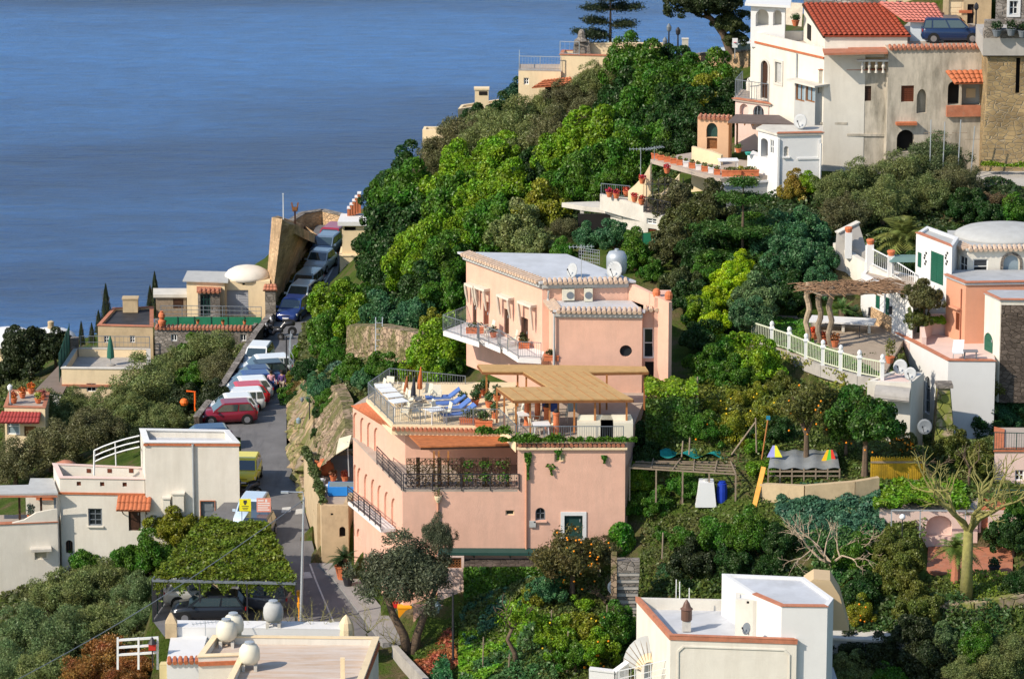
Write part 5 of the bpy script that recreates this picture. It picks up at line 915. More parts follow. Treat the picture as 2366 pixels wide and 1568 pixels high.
for i,(u,v,rr,h,pl,lb)in enumerate(((752,1080,.5,.8,None,'big round terracotta jar on the small roadside terrace'),(736,1075,.22,.3,(.10,.12,.05),'clay pot at the tip of the small roadside terrace'),(770,1110,.2,.3,(.3,.12,.06),'small clay pot right of the big round jar'),(797,1112,.2,.3,(.5,.1,.05),'red flowering pot next to the paddling pool'),(744,1106,.2,.35,None,'white bucket below the big round jar'),(757,1120,.2,.35,None,'white bucket nearest the blue pool'))):
 if pl is None:
  l=Pz(u,v+15,3.1);t=thing('jar' if i==0 else 'bucket',lb,'jar' if i==0 else 'bucket',l);m=MB();m.lathe(tuple(l),[(.25*rr/.5,0),(rr,h*.45),(rr*.9,h*.75),(rr*.5,h*.95),(rr*.55,h)]if i==0 else[(rr*.7,0),(rr,h),(rr*.85,h),(rr*.6,.1)],14);m.build('body',POT if i==0 else WPLAS,t,smooth=i==0);m=MB();m.lathe(tuple(l+Vector((0,0,h))),[(rr*.6,0),(rr*.62,.05),(rr*.4,.06)],12);m.build('rim',POT if i==0 else WPLAS,t)
 else:make_pot(lb,Pz(u,v,3.1),rr,h,pl,ph=.4)
a=Pz(806,1085,3.1);t=thing('awning','cream fabric awning stretched out beside the pink arcade','awning',a);q=[Py(783,1012,238),Py(812,1004,238),Py(806,1030,235.5),Py(776,1048,235.5)];m=MB();m.ext(q,(0,0,-.05));m.build('fabric',CLOTH,t,color=(.62,.58,.42));m=MB();m.bar(Py(806,1100,236.5),Py(803,1020,236.5),.06);m.bar(Py(803,1030,236.5),Py(812,1012,237.5),.05);m.build('frame',PALEM,t)
wallthing('flowerbed_kerb','low terracotta kerb with a clay pot at the foot of the tan wall','kerb',[Pz(775,1312,.12),Pz(800,1310,.12)],.32,0,TERRB,.25)
l=Pz(796,1336,.12);palm('dark fan palm in a big clay pot at the foot of the tan wall',l+Vector((0,0,.85)),.35,1.1,34,(.03,.06,.02),seed=3,droop=.7,r0=.12);make_pot('big clay pot holding the dark fan palm beside the pavement',l-Vector((.1,0,0)),.42,.75,(.03,.05,.02),ph=.3)
make_pot('dark glazed pot with a low plant in front of the fan palm',Pz(804,1352,.12),.3,.5,(.02,.04,.015),ph=.5,m=IRON)
bars=[G(678,885)+Vector((0,0,-.2)),Pz(668,840,.3),Pz(672,800,-.4)];railing([Vector(b)for b in bars],1.0,PALEM,sp=9,post=1.3,t=.014,label='row of thin white posts along the garden edge above the far road',mid=1)
l=Pz(690,968,2.2);t=thing('wall_lamp','blue white lamp fixed on the rock face above the road','lamp',l);m=MB();m.bar(l,l+Vector((.6,.3,.1)),.04);m.build('arm',IRON,t);m=MB();m.lathe(tuple(l),[(.03,-.3),(.14,-.22),(.16,0),(.05,.1)],10);m.build('lantern',GLASSB,t)
l=Pz(664,905,.4);t=thing('slim_pole','slim dark street pole at the right road edge beside the black hatchback','pole',RD(663,895));b=Vector(t.location);m=MB();m.tube([b,b+Vector((0,0,3.4))],.05,6);m.build('pole',IRON,t);m=MB();m.tube([b+Vector((0,0,3.4)),b+Vector((.3,0,3.5))],.03,5);m.lathe(tuple(b+Vector((.35,0,3.25))),[(.03,0),(.1,.05),(.1,.2),(.02,.3)],8);m.build('lamp_head',GREYM,t)
t=thing('traffic_mirror','small round traffic mirror on a post facing the white car below the motorcycle','mirror',RD(686,830));b=Py(687,800,289);m=MB();m.bar(b-Vector((0,0,1.2)),b+Vector((0,0,.1)),.05);m.build('post',GREYM,t);m=MB();m.lathe(tuple(b),[(.02,0),(.3,.02),(.32,.06),(.05,.08)],12);m.build('mirror',PALEM,t)
for u,v,rp,c,lb,kd in((745,905,30,'bg','blue green shrub at the top of the dry stone terrace wall','broad'),(760,925,24,'g2','green shrub beside the blue green one above the terrace wall','broad'),(742,960,18,'g3','small dark shrub growing out of the dry stone terrace wall','broad'),(735,1005,15,'g3','small dark shrub low on the dry stone terrace wall','broad'),(725,890,22,'bg','blue green shrub on the crest of the rock face','broad'),(672,915,26,'g2','green bush overhanging the road beside the person in purple','broad'),(700,905,34,(.12,.08,.02),'brown leaved bush on top of the rock face','spiky'),(712,860,32,'g3','dark bush at the top of the rock face','broad'),(690,820,18,'g1','small bright sapling among the white posts','broad'),(668,880,18,'oy','yellow green shrub at the road edge','broad'),(690,930,26,'g3','dark shrub spilling over the rock face','broad'),(775,1000,26,'oy','yellow green shrub beside the cream awning','broad'),(755,1040,24,'g3','dark green plant above the terracotta jar','broad'),(770,945,22,'g2','shrub growing on the dry stone terrace wall','broad'),(796,970,28,'oy','yellow green bush against the corner of the pink arcade','broad')):
 tree(u,v,rp,c,lb,kd,.75,trunk=False)
B=Bld('corner_building','narrow white building with a stepped red chimney at the far road end','house',[(785,592),(846,592),(846,572),(790,572)],-1.2,-6,CREAM);B.open(0,800,610,812,632,'win')
r=B.done(roof=CREAM,thick=.08,over=.06)
b2=Bld('x','x','x',[(790,520),(846,520),(846,505),(796,505)],1.0,-3,CREAM,root=r,part='upper_storey');b2 .open(0,796,524,822,533,'void',depth=.2);b2 .done(roof=WHITEC,over=.28,thick=.3,roofname='upper_roof')
for k in range(5):l=Pz(806+k*6,500,1.3);m=MB();m.box((l.x,l.y+.4,1.55+k*.16),(.24,.6,.55+k*.2));m.build('chimney_step',TERRA,r);m=MB();m.box((l.x,l.y+.4,1.86+k*.27),(.28,.66,.06));m.build('chimney_cap',WHITEC,r)
m=MB();f=B.F[0];m.hexa([f.pt(0,-2.9,.5),f.pt(1.4,-2.9,.5),f.pt(1.4,-2.9,.45),f.pt(0,-2.9,.45)],[f.pt(0,-2.55,.02),f.pt(1.4,-2.55,.02),f.pt(1.4,-2.55,-.02),f.pt(0,-2.55,-.02)]);m.build('green_awning',mat('striped_green_awning',(.25,.40,.28),var=.3,scale=6),r)
b3=Bld('x','x','x',[(784,668),(838,668),(838,655),(788,655)],-3.5,-7,CREAM,root=r,part='front_porch');b3 .done(roof=CREAM,thick=.1,roofname='porch_roof')
YF=225.6
A1=Pz(815,937,9.2);Bc=Pz(930,1135,7.3);Bc.y=YF;Cc=Py(1444,1150,YF);Cc2=Vector((Cc.x+1.6,237,0));A0=Vector((A1 .x+1.2,238.5,0))
L=Bld('pink_house','large salmon pink house with rows of blind arches, balconies and a roof terrace','house',None,7.3,-.3,PINK,pts=[A1,Bc,Vector((Py(1196,1150,YF).x,YF,0)),Vector((Py(1196,1150,YF).x,237,0)),A0]);PH=L.root
f=L.F[0]
def archrow(Bl,i,us,vt,vb,w=7.4,dep=.10):
 ff=Bl.F[i]
 for k,u in enumerate(us):
  s,z1=ff.hit(u,vt[k]);_,z0=ff.hit(u,vb[k]);hw=abs(ff.hit(u+w,vt[k])[0]-s);Bl.open(i,0,0,0,0,'niche',arch=True,depth=dep,srect=(s-hw,s+hw,z0,z1),name='blind_arch')
us=[817,832,848,864,879,895,911]
archrow(L,0,us,[1069,1081,1095,1107,1121,1136,1151],[1132,1146,1160,1174,1190,1207,1224])
archrow(L,0,[814,829],[1205,1221],[1232,1244],5.0)
L.open(1,1168,1178,1188,1190,'win',bars=(0,0),fw=.05,fr=CREAM)
L.done(roof=TERRF,thick=.1,roofname='balcony_floor')
Rb=Bld('x','x','x',None,9.75,-.3,PINK,pts=[Vector((Py(1196,1150,YF).x,YF,0)),Cc,Cc2,Vector((Py(1196,1150,YF).x,237,0))],root=PH,part='right_wing')
Rb.open(0,1237,1172,1260,1202,'win',arch=True,bars=(1,1),fr=GREYM,sill=PINK,depth=.2);Rb.open(0,1281,1048,1307,1067,'win',fr=CREAM,pm=mat('curtained_glass',(.30,.33,.22),var=.2,rough=.2),bars=(1,0),depth=.2)
Rb.open(0,1304,1190,1346,1246,'door',pm=GREEND,surround=(WHITEC,.2),depth=.16,fw=.1)
Rb.done(roof=TERRF,thick=.03,roofname='right_terrace_floor');fR=Rb.F[0]
m=MB();fR.box(m,-.05,fR.L+.1,9.62,9.74,.16,.005);m.build('cornice',CREAM,PH);m=MB();tile_edge(m,fR,9.88,.02,.24,.1);m.build('tile_edge',TERRB,PH);m=MB();fR.box(m,-.05,fR.L+.05,9.95,10.05,.05,-.3);m.build('terrace_curb',CREAM,PH)
m=MB();s0,s1,z0,z1=fR.rect(1223,1202,1238,1216);fR.box(m,s0,s1,z0,z1,.12,.0);m.build('meter_box',GREYL,PH)
for F_,u,a,b in((L.F[1],1012,6.9,1.2),(Rb.F[0],1216,9.0,3.8)):m=MB();s,_=F_.hit(u,1200);m.tube([F_.pt(s,a,.08),F_.pt(s,b,.08)],.055,7);m.build('drainpipe',PINK2,PH)
A2=Pz(893,985,9.2);A3=Pz(936,998,9.2);A4=Py(1198,1000,230.2);U=Bld('x','x','x',None,9.2,7.0,PINK,pts=[A1,A2,A3,A4,Vector((A4 .x,237,0)),A0],root=PH,part='upper_storey')
archrow(U,0,[823,839,855,871],[953,965,976,988],[1016,1026,1036,1046],7.2)
U.open(3,0,0,0,0,'door',srect=(4.4,5.2,7.35,9.0),pm=WOODD)
U.done(roof=TERRF,thick=.02,roofname='roof_terrace_floor')
TP=[Pz(846,922,9.8),Pz(905,981,9.8),Pz(1155,985,9.8),Pz(1192,1022,9.8),Pz(1196,1026,9.8),Pz(1196,880,9.8),Pz(862,880,9.8)]
m=MB();m.prism([TP[0],TP[1],TP[2],TP[3],Vector((TP[3].x,238,0)),Vector((TP[0].x+1,238,0))],9.25,9.8);m.build('terrace_slab',CREAM,PH)
m=MB();f_=Face(TP[1],TP[2]);tile_edge(m,f_,9.62,.05,.24,.09);m.build('tile_edge',TERRB,PH)
m=MB();tiled(m,A1+Vector((-.1,-.05,0)),A2+Vector((-.05,-.12,0)),(TP[1].x+.02,TP[1].y,9.62),(TP[0].x+.02,TP[0].y,9.62),.24,.04);m.build('tiled_strip',TERRA,PH)
aw=[Pz(972,1031,9.36),Pz(1190,1026,9.36),Pz(1190,992,9.2),Pz(932,992,9.2)]
m=MB();m.hexa([(p.x,p.y,p.z-.08)for p in aw],[tuple(p)for p in aw]);
AW=mat('rust_cane_roof',(.46,.15,.05),var=.3,scale=3,stain=(.20,.07,.03),samt=.8,sscale=(.8,6,1));t=thing('veranda_awning','rust brown cane awning over the trellised veranda of the pink house','awning',(aw[0].x,aw[0].y,7.4));m.build('cane_roof',AW,t)
for u in(1003,1014,1036):p=Py(u,1110,226.3);m=MB();m.bar((p.x,p.y,7.35),(p.x,p.y,9.3),.1);m.build('post',WOODO,t)
m=MB();m.bar(aw[0]-Vector((0,0,.12)),aw[1]-Vector((0,0,.12)),.1);m.build('beam',WOODD,t)
t=thing('trellis_screen','dark lattice screen with climbing stems along the veranda of the pink house','trellis',(Py(932,1135,226.2).x,226.2,7.4));fT=Face(Py(940,1135,226.15),Py(1180,1135,226.15));zb,zt=7.45,8.95
m=MB();n=int(fT.L/.2);
for k in range(n+1):fT.box(m,k*fT.L/n-.013,k*fT.L/n+.013,zb,zt,.01,-.015)
for k in range(10):z=zb+(zt-zb)*k/9;fT.box(m,0,fT.L,z-.013,z+.013,.03,.012)
m.build('lattice',WOODD,t)
for u in(966,1015,1068,1118,1126,1172):s,_=fT.hit(u,1090);m=MB();fT.box(m,s-.1,s+.1,zb-.1,zt+.05,.05,-.05);m.build('panel_post',WOODD,t)
ivy('climbing_stems','x',lambda a,b:(fT.pt(a*fT.L,zb+b*(zt-zb),.03),fT.n),1500,.05,(.10,.07,.03),parent=t,thick=.12)
ivy('climbing_leaves','x',lambda a,b:(fT.pt(fT.L*(.55+a*.45),zb+.3+b*1.1,.03),fT.n),700,.06,'g2',parent=t,thick=.15,mask=lambda a,b,rs:math.sin(a*17)+math.sin(b*9)>.2)
def orail(name,label,P,Q,h=.85):
 t=railing([P,Q],h,IRON,sp=.13,post=1.6,label=label);d=(Q-P);L_=d.length;m=MB();n=int(L_/.28);
 for k in range(n):q=P+d*((k+.5)/n)+Vector((0,-.03,h*.45));m.box(tuple(q),(.13,.03,.13));q=P+d*((k+.5)/n)+Vector((0,-.03,h*.75));m.box(tuple(q),(.07,.03,.07))
 m.build('rosettes',IRON,t);return t
orail('a','ornate black iron railing along the front of the trellised veranda',Vector((Bc.x+.05,YF-.05,7.42)),Vector((Py(1200,1135,YF).x,YF-.05,7.42)))
pA=L.F[0].pt(L.F[0].L-.05,7.42,.05);s_,_=L.F[0].hit(873,1060);pB=L.F[0].pt(max(s_,0.2),7.42,.05);railing([pA,pB],.95,IRON,sp=.3,post=1.2,mid=4,label='black iron railing climbing the left corner of the pink house veranda')
m=MB();f0=L.F[0];sA,zA=f0 .hit(806,1158,.75);sB,zB=f0 .hit(882,1222,.75);ss=[sA,sB];zz=min(zA,zB)
q0=f0 .pt(sA,zA,.8);q1=f0 .pt(sB,zB,.8);q2=f0 .pt(sB,zB,0.0);q3=f0 .pt(sA,zA,0.0);t=thing('side_balcony','long balcony with black iron railing on the arcaded left wall of the pink house','balcony',q0)
m.hexa([p-Vector((0,0,.18))for p in(q0,q1,q2,q3)],[q0,q1,q2,q3]);m.build('slab',WHITEC,t);railing([q0+Vector((0,0,.02)),q1+Vector((0,0,.02))],.85,IRON,sp=.3,post=1.2,mid=4,parent=t,name='railing')
railing([TP[0]+Vector((.12,0,0)),TP[1]+Vector((.1,.1,0)),TP[2]+Vector((0,.1,0)),TP[3]+Vector((0,.1,0))],.92,GREYM,sp=.11,post=1.4,t=.02,label='grey vertical bar railing around the left part of the roof terrace')
railing([TP[0]+Vector((.12,.1,0)),Vector((TP[0].x+1.2,237.6,9.8)),Py(1075,905,237.6)*1.0],.9,GREYM,sp=.14,post=1.8,label='grey railing along the back of the roof terrace against the garden')
railing([Vector((TP[3].x+.1,YF+.2,9.95)),Vector((Cc.x-.1,YF+.2,9.95))],.85,GREYM,sp=.12,post=1.3,label='thin grey railing with plants along the front of the straw roofed terrace')
ft=9.82
def onT(u,v):p=Pz(u,v,ft);return p
ch0=None
CHRS=[(878,913,200,'first cream chair at the back left corner of the roof terrace'),(898,910,250,'second cream chair from the back left corner of the roof terrace'),(906,920,180,'cream chair third along the left terrace railing'),(922,924,200,'cream chair fourth along the left terrace railing'),(942,942,230,'broad cream chair in front of the closed brown parasol'),(958,966,20,'white chair at the front terrace rail, left of the pedestal table'),(938,968,160,'white chair near the front left corner of the terrace railing'),(990,962,200,'cream chair beside the round white table near the blue sun loungers'),(1012,966,330,'white chair right of the round white table near the terrace edge'),(988,926,250,'cream chair at the head of the blue sun loungers'),(1010,930,270,'cream chair behind the second blue sun lounger'),(1030,968,200,'cream chair against the blue loungers at the terrace front'),(928,936,190,'white chair tucked under the left row of tables')]
c0=None
for i,(u,v,a,lb)in enumerate(CHRS):
 if c0 is None:c0=make_chair(lb,onT(u,v),R(a),CPLAS,'garden chairs on the roof terrace')
 else:dup(c0,onT(u,v),R(a),lb)
t0=None
for i,(u,v,lb)in enumerate(((886,920,'white square table at the back of the left row on the roof terrace'),(896,930,'second white table in the left row on the roof terrace'),(908,942,'third white table in the left row on the roof terrace'),(920,955,'white table nearest the front in the left row on the roof terrace'),(1004,975,'white table beside the front railing below the blue sun loungers'))):
 if t0 is None:t0=make_table(lb,onT(u,v),.2,.9,.8,group='white tables on the roof terrace')
 else:dup(t0,onT(u,v),.2+i*.1,lb)
l0=None
for i,(u,v,lb)in enumerate(((1022,930,'blue sun lounger farthest back on the roof terrace'),(1034,944,'blue sun lounger with raised back, second from the back'),(1046,956,'blue sun lounger third from the back, beside the planter'),(1058,968,'blue sun lounger nearest the front terrace railing'))):
 if l0 is None:l0=make_lounger(lb,onT(u,v),R(188),(.09,.17,.42),'blue sun loungers on the roof terrace')
 else:dup(l0,onT(u,v),R(188+i*3),lb)
for u,v,h,c,lb in((936,930,1.5,(.30,.10,.04),'closed rust brown parasol on the roof terrace'),(953,940,1.7,(.03,.03,.04),'closed black parasol leaning on the roof terrace'),(968,925,1.9,(.5,.13,.04),'closed orange topped parasol at the back of the roof terrace')):
 l=onT(u,v);t=thing('parasol',lb,'parasol',l);m=MB();m.tube([l,l+Vector((.12,0,h))],.025,6);m.build('pole',PALEM,t);m=MB();m.tube([l+Vector((.04,0,h*.35)),l+Vector((.06,0,h*.6)),l+Vector((.12,0,h))],[.15,.12,.03],8);m.build('canopy',CLOTH,t,color=c);m=MB();m.lathe(tuple(l),[(.22,0),(.22,.07),(.05,.1)],12);m.build('base',CONC,t)
for u,v,sq,pl,lb in((1088,978,(1.2,.4),(.10,.14,.05),'long red clay planter of white flowers by the front terrace railing'),(1118,984,(.9,.35),(.08,.13,.04),'small table of potted herbs right of the red planter'),(1070,940,None,(.06,.10,.04),'pot with pinkish shrub behind the blue loungers'),(1098,935,None,(.04,.10,.03),'dark leafy pot at the middle of the roof terrace'),(1130,940,None,(.05,.12,.03),'round dark green potted bush on the roof terrace'),(1148,925,None,(.05,.11,.05),'tall potted shrub beside the straw pergola corner'),(1143,965,None,(.06,.13,.04),'leafy pot at the right bend of the terrace railing'),(1120,912,None,(.03,.08,.02),'large dark potted plant near the pergola post')):
 make_pot(lb,onT(u,v),.22,.3,pl,ph=.7,square=sq)
zs=11.85;O=[(1187,923),(1463,921),(1429,903),(1360,859),(1498,857),(1491,846),(1287,843),(1104,841),(1116,857),(1209,858),(1266,893),(1148,894)]
t=thing('straw_pergola','large angular pergola roofed with straw matting over the pink house terrace','pergola',Pz(1187,923,9.8));O3=[Pz(u,v,zs)for u,v in O]
def prismcap(m,poly,z0,z1):
 tr=tessellate_polygon([[Vector((p.x,p.y,0))for p in poly]]);n=len(poly);m.add([(p.x,p.y,z0)for p in poly]+[(p.x,p.y,z1)for p in poly],[tuple(a)for a in tr]+[tuple(b+n for b in a)for a in tr]+[(i,(i+1)%n,n+(i+1)%n,n+i)for i in range(n)])
m=MB();prismcap(m,O3,zs-.06,zs);m.build('straw_matting',REED,t)
m=MB()
for i in range(len(O3)):a=O3[i];b=O3[(i+1)%len(O3)];m.bar((a.x,a.y,zs-.13),(b.x,b.y,zs-.13),.09,.12)
m.build('beams',WOOD,t)
m=MB()
for k in range(1,9):a=Pz(1187+k*31,923,zs+.012);b=Pz(1148+k*(1429-1148)/9*.98,895,zs+.012);m.bar(a,b,.02,.015)
for k in range(1,7):a=Pz(1266+k*23,893,zs+.012);b=Pz(1209+k*23,858,zs+.012);m.bar(a,b,.02,.015)
m.build('battens',WOODO,t)
for u,v,fl in((1192,925,9.95),(1225,925,9.95),(1327,925,9.95),(1448,925,9.95),(1165,905,9.82),(1148,897,9.82),(1290,925,9.82),(1270,925,9.82),(1124,859,9.82),(1196,860,9.82),(1216,862,9.82),(1386,905,9.82),(1402,868,9.82),(1489,860,9.6),(1375,925,9.82)):
 p=Pz(u,v,zs-.15);m=MB();m.bar((p.x,p.y,fl),(p.x,p.y,zs-.1),.1);m.build('post',WOODO,t)
for u,v,h in((1218,960,1.5),(1242,962,1.5),(1263,972,1.3),(1285,985,1.3)):
 l=Pz(u,v+22,9.82);t=thing('terracotta_column',{1218:'leftmost and palest terracotta pipe column under the straw pergola',1242:'second terracotta pipe column from the left under the straw pergola',1263:'third terracotta pipe column from the left under the straw pergola',1285:'rightmost terracotta pipe column, nearest the front railing under the straw pergola'}[u],'column',l,'terracotta columns under the straw pergola');m=MB();m.lathe(tuple(l),[(.2,0),(.16,.1),(.15,h-.15),(.19,h-.1),(.19,h)],12);m.build('shaft',POT,t);m=MB();m.lathe((l.x,l.y,l.z+h),[(.12,0),(.13,.12),(.04,.2)],10);m.build('cap',IRON,t)
for i,(u,v,a,lb)in enumerate(((1180,975,20,'cream chair at the left end of the straw pergola'),(1198,970,200,'cream chair behind the left pergola table'),(1238,985,170,'white plastic chair in the middle of the straw pergola'),(1268,1000,200,'white chair with the tall back at the front of the straw pergola'),(1235,1002,20,'white patterned chair stacked by the front pergola railing'),(1300,975,190,'cream rounded chair behind the terracotta columns'))):dup(c0,Pz(u,v,9.82),R(a),lb)
for u,v,lb in((1215,985,'round topped white table under the left of the straw pergola'),(1250,1008,'white table by the front railing under the straw pergola')):dup(t0,Pz(u,v,9.82),.1,lb)
for u,v,w,lb in((1375,1010,1.9,'big cream covered sofa at the front right of the straw pergola'),(1425,1010,1.7,'cream ribbed chest beside the right pergola post')):
 l=Pz(u,v,9.82);t=thing('outdoor_sofa' if w>1.8 else 'storage_chest',lb,'sofa' if w>1.8 else 'chest',l);m=MB();m.box((l.x,l.y+.3,l.z+.4),(w,.7,.8));m.build('base',CPLAS,t);m=MB();m.hexa([(l.x-w/2,l.y+.55,l.z+.8),(l.x+w/2,l.y+.55,l.z+.8),(l.x+w/2,l.y+.68,l.z+.8),(l.x-w/2,l.y+.68,l.z+.8)],[(l.x-w/2+.1,l.y+.6,l.z+1.05),(l.x+w/2-.1,l.y+.6,l.z+1.05),(l.x+w/2-.1,l.y+.72,l.z+1.05),(l.x-w/2+.1,l.y+.72,l.z+1.05)]);m.build('backrest' if w>1.8 else 'lid',CPLAS,t)
for u,c,lb in((1262,(.04,.09,.35),'deep blue cloth hanging at the back left of the straw pergola'),(1278,(.05,.10,.38),'deep blue cloth hanging beside a black parasol'),(1322,(.38,.44,.50),'pale blue patterned cloth hanging behind the middle pergola post')):
 q=Py(u,930,229.5);t=thing('hanging_cloth',lb,'cloth',q);m=MB();m.hexa([q+Vector((-.2,0,-.5)),q+Vector((.25,0,-.5)),q+Vector((.25,.03,-.5)),q+Vector((-.2,.03,-.5))],[q+Vector((-.25,0,.4)),q+Vector((.25,0,.4)),q+Vector((.25,.03,.4)),q+Vector((-.25,.03,.4))]);m.build('cloth',CLOTH,t,color=c);m=MB();m.bar(q+Vector((-.3,0,.42)),q+Vector((.3,0,.42)),.03);m.build('rod',WOODD,t)
for k,(u,w)in enumerate(((1140,1.6),(1250,2.2),(1215,1.0),(1175,.9),(1375,.8),(1415,.7),(1450,.8),(1330,.6))):
 lb=['bushy green plant overhanging the veranda corner beside the rust awning','biggest bushy green plant hanging over the pergola railing','leafy tuft left of the biggest hanging plant','leafy tuft on the curb at the left pergola post','small green tuft on the curb below the cream sofa','small green tuft below the cream chest','green tuft at the right end of the terrace curb','small tuft on the middle of the terrace curb'][k]
 p=Py(u,1018 if k else 1000,YF-.1 if k else 226.6);hedge(lb,[p-Vector((w/2,0,0)),p+Vector((w/2,0,0))],.34 if k<3 else.2,int(w*650),'g2','trailing_plant',.07,cat='plant')
for k,(u0,v0,u1,v1,n)in enumerate(((1212,1045,1228,1105,450),(1280,1035,1300,1060,120),(1390,1052,1403,1068,120),(1262,1070,1285,1095,60))):
 ivy('hanging_creeper',['green creeper hanging down the pink wall beside the drainpipe','small creeper tuft above the curtained window of the pink house','lone green tuft growing from the pink wall near its right end','thin creeper stem below the curtained window'][k],lambda a,b,q=(u0,v0,u1,v1):(Py(q[0]+(q[2]-q[0])*(.5+(a-.5)*(.5+.5*math.sin(b*5+1))),q[1]+(q[3]-q[1])*b,YF-.01),Vector((0,-1,0))),n,.07,'g2',thick=.16)
l=Py(1012,1150,YF-.15);t=thing('hanging_pot','pale wall pot with a trailing plant above the drainpipe of the pink house','pot',l);m=MB();m.lathe((l.x,l.y,l.z-.25),[(.08,0),(.17,.2),(.2,.35),(.17,.36)],12);m.build('pot',CREAM,t);link('plant',qmesh('plant',leafV(RS.normal(0,.1,(90,3))*[1,1,2]+[0,0,.25],RS.normal(0,1,(90,3)),.06),LEAF),t,color=(.08,.09,.03))
pz=Py(1015,1265,YF-.05);t=thing('green_canopy','long dark green sheet canopy at the foot of the pink wall above the ivy','canopy',(pz.x,pz.y,4));q=[Py(1012,1276,YF-.5),Py(1262,1277,YF-.5),Py(1262,1266,YF-.03),Py(1015,1265,YF-.03)];m=MB();m.ext(q,(0,0,-.08));m.build('sheet',GREEND,t);m=MB();m.bar(q[0]-Vector((0,0,.1)),q[1]-Vector((0,0,.1)),.08);[m.bar(q[0].lerp(q[1],k/3)-Vector((0,0,.1)),q[0].lerp(q[1],k/3)+Vector((0,.45,-.4)),.06)for k in range(4)];m.build('brackets',GREEND,t)
hx0,hx1=Py(1072,1300,224.4).x,Py(1256,1300,224.4).x
B=Bld('ivy_wall','low garden wall entirely covered in dark glossy ivy below the green canopy','wall',None,3.6,.5,STD,pts=[Vector((hx0,224.2,0)),Vector((hx1,224.2,0)),Vector((hx1,225.4,0)),Vector((hx0,225.4,0))]);r=B.done(thick=.05)
ivy('ivy','x',lambda a,b:(Vector((hx0+(hx1-hx0)*a,224.2,1.2+2.4*b)),Vector((0,-1,.2))),9500,.075,'g2',parent=r,thick=.22)
B=Bld('pink_annex','dull pink lean to between the old olive tree and the ivy wall','annex',None,3.9,-.3,PALEP,pts=[Vector((Py(1010,1300,225).x,225.0,0)),Vector((hx0,225.0,0)),Vector((hx0,225.58,0)),Vector((Py(1010,1300,225).x,225.58,0))]);B.open(0,1016,1283,1066,1312,'win',fr=WOOD,bars=(6,3));B.open(0,1046,1330,1068,1400,'door',pm=PALEP,depth=.05);B.done(thick=.04)
UR=[Pz(1077,589,15.4),Pz(1253,654,15.4),Pz(1451,651,15.4),Pz(1304,594,15.4)]
H=Bld('upper_pink_house','upper pink house with a big white sloping roof, step balconies and striped awnings','house',None,15.4,9.0,PINK,pts=UR);r=H.root
for u0,v0,u1,v1,dm in((1092,688,1101,752,WOODD),(1117,696,1129,764,BROWNS),(1165,714,1176,772,WOODD),(1204,734,1220,808,WOODD)):H.open(0,u0,v0,u1,v1,'door',pm=dm,depth=.12)
H.open(0,1172,886,1196,932,'door',pm=WOODD);H.open(0,1096,850,1110,905,'door',pm=WOODD)
H.done(roof=ROOFW,thick=.12,over=.25,tiles=[0,1],tilem=TILEW,corn=([0,1],GREYL));f=H.F[0]
for u0,v0,u1,v1,k in((1086,655,1106,700,0),(1108,662,1132,712,1),(1160,682,1188,730,2),(1208,698,1240,756,3)):
 s0,s1,z0,z1=f.rect(u0,v0,u1,v1);m=MB();f.box(m,s0,s1,z1-.14,z1,.4,.01);
 t=thing('window_awning',['rolled striped awning over the leftmost balcony door','rolled striped awning second from the left on the upper pink house','rolled striped awning third from the left on the upper pink house','rolled striped awning nearest the corner of the upper pink house'][k],'awning',f.pt(s0,z0,0));m.build('roller',CLOTH,t,color=(.62,.56,.46))
 for s in(s0+.08,s1-.08):m=MB();m.tube([f.pt(s,z1-.1,.38),f.pt(s,(z0+z1)/2,.3),f.pt(s,z0,.2)],[.09,.11,.05],6);m.build('gathered_cloth',CLOTH,t,color=(.55,.47,.38))
BZ=11.55;bp=[Pz(1024,764,BZ),Pz(1107,791,BZ),Pz(1103,782,BZ),Pz(1156,804,BZ),Pz(1150,796,BZ),Pz(1197,826,BZ),Pz(1250,829,BZ),Pz(1258,812,BZ),Pz(1082,742,BZ)]
t=thing('stepped_balcony','white stepped balcony with grey railings on the upper pink house','balcony',bp[0]);m=MB();prismcap(m,bp,BZ-.28,BZ);m.build('slab',WHITEC,t)
pp=[bp[8],bp[0],bp[1],bp[2],bp[3],bp[4],bp[5],bp[6]];railing([p+Vector((0,0,.01))for p in pp],.9,GREYM,sp=.13,post=1.5,t=.02,parent=t,name='railing')
for i,(u,v,sq,lb)in enumerate(((1098,765,(1.0,.35),'long clay planter on the left step of the balcony'),(1140,775,None,'clay pot with a leafless shrub on the middle balcony step'),(1207,790,None,'clay pot beside the open door on the balcony'),(1211,800,(.6,.3),'small clay trough of flowers at the balcony corner'),(1274,828,(.8,.3),'trough of dark green leaves right of the balcony end'))):make_pot(lb,Pz(u,v+4,BZ),.2,.3,(.08,.09,.03),ph=.4,square=sq,n=120)
dup(c0,Pz(1130,778,BZ),R(200),'white chair on the balcony of the upper pink house');dup(c0,Pz(1183,800,BZ),R(190),'white chair near the corner door on the balcony')
RV=[Pz(1285,720,14.3),Pz(1484,722,14.3),Pz(1490,700,14.3),Pz(1268,698,14.3)]
V=Bld('x','x','x',None,14.3,9.0,PINK,pts=RV,root=r,part='right_volume')
s,z=V.F[0].hit(1446,811);rr=.34;V.holes[0].append(([(s+rr*math.cos(k*6.2832/16),z+rr*math.sin(k*6.2832/16))for k in range(16)],.15));m=MB();V.F[0].poly(m,[(s+rr*math.cos(k*6.2832/16),z+rr*math.sin(k*6.2832/16))for k in range(16)],-.15,-.17);m.build('round_window',GLASS,r)
V.done(roof=ROOFW,thick=.1,over=.16,tiles=[0,3],tilem=TILEW,corn=([0],GREYL),roofname='right_roof')
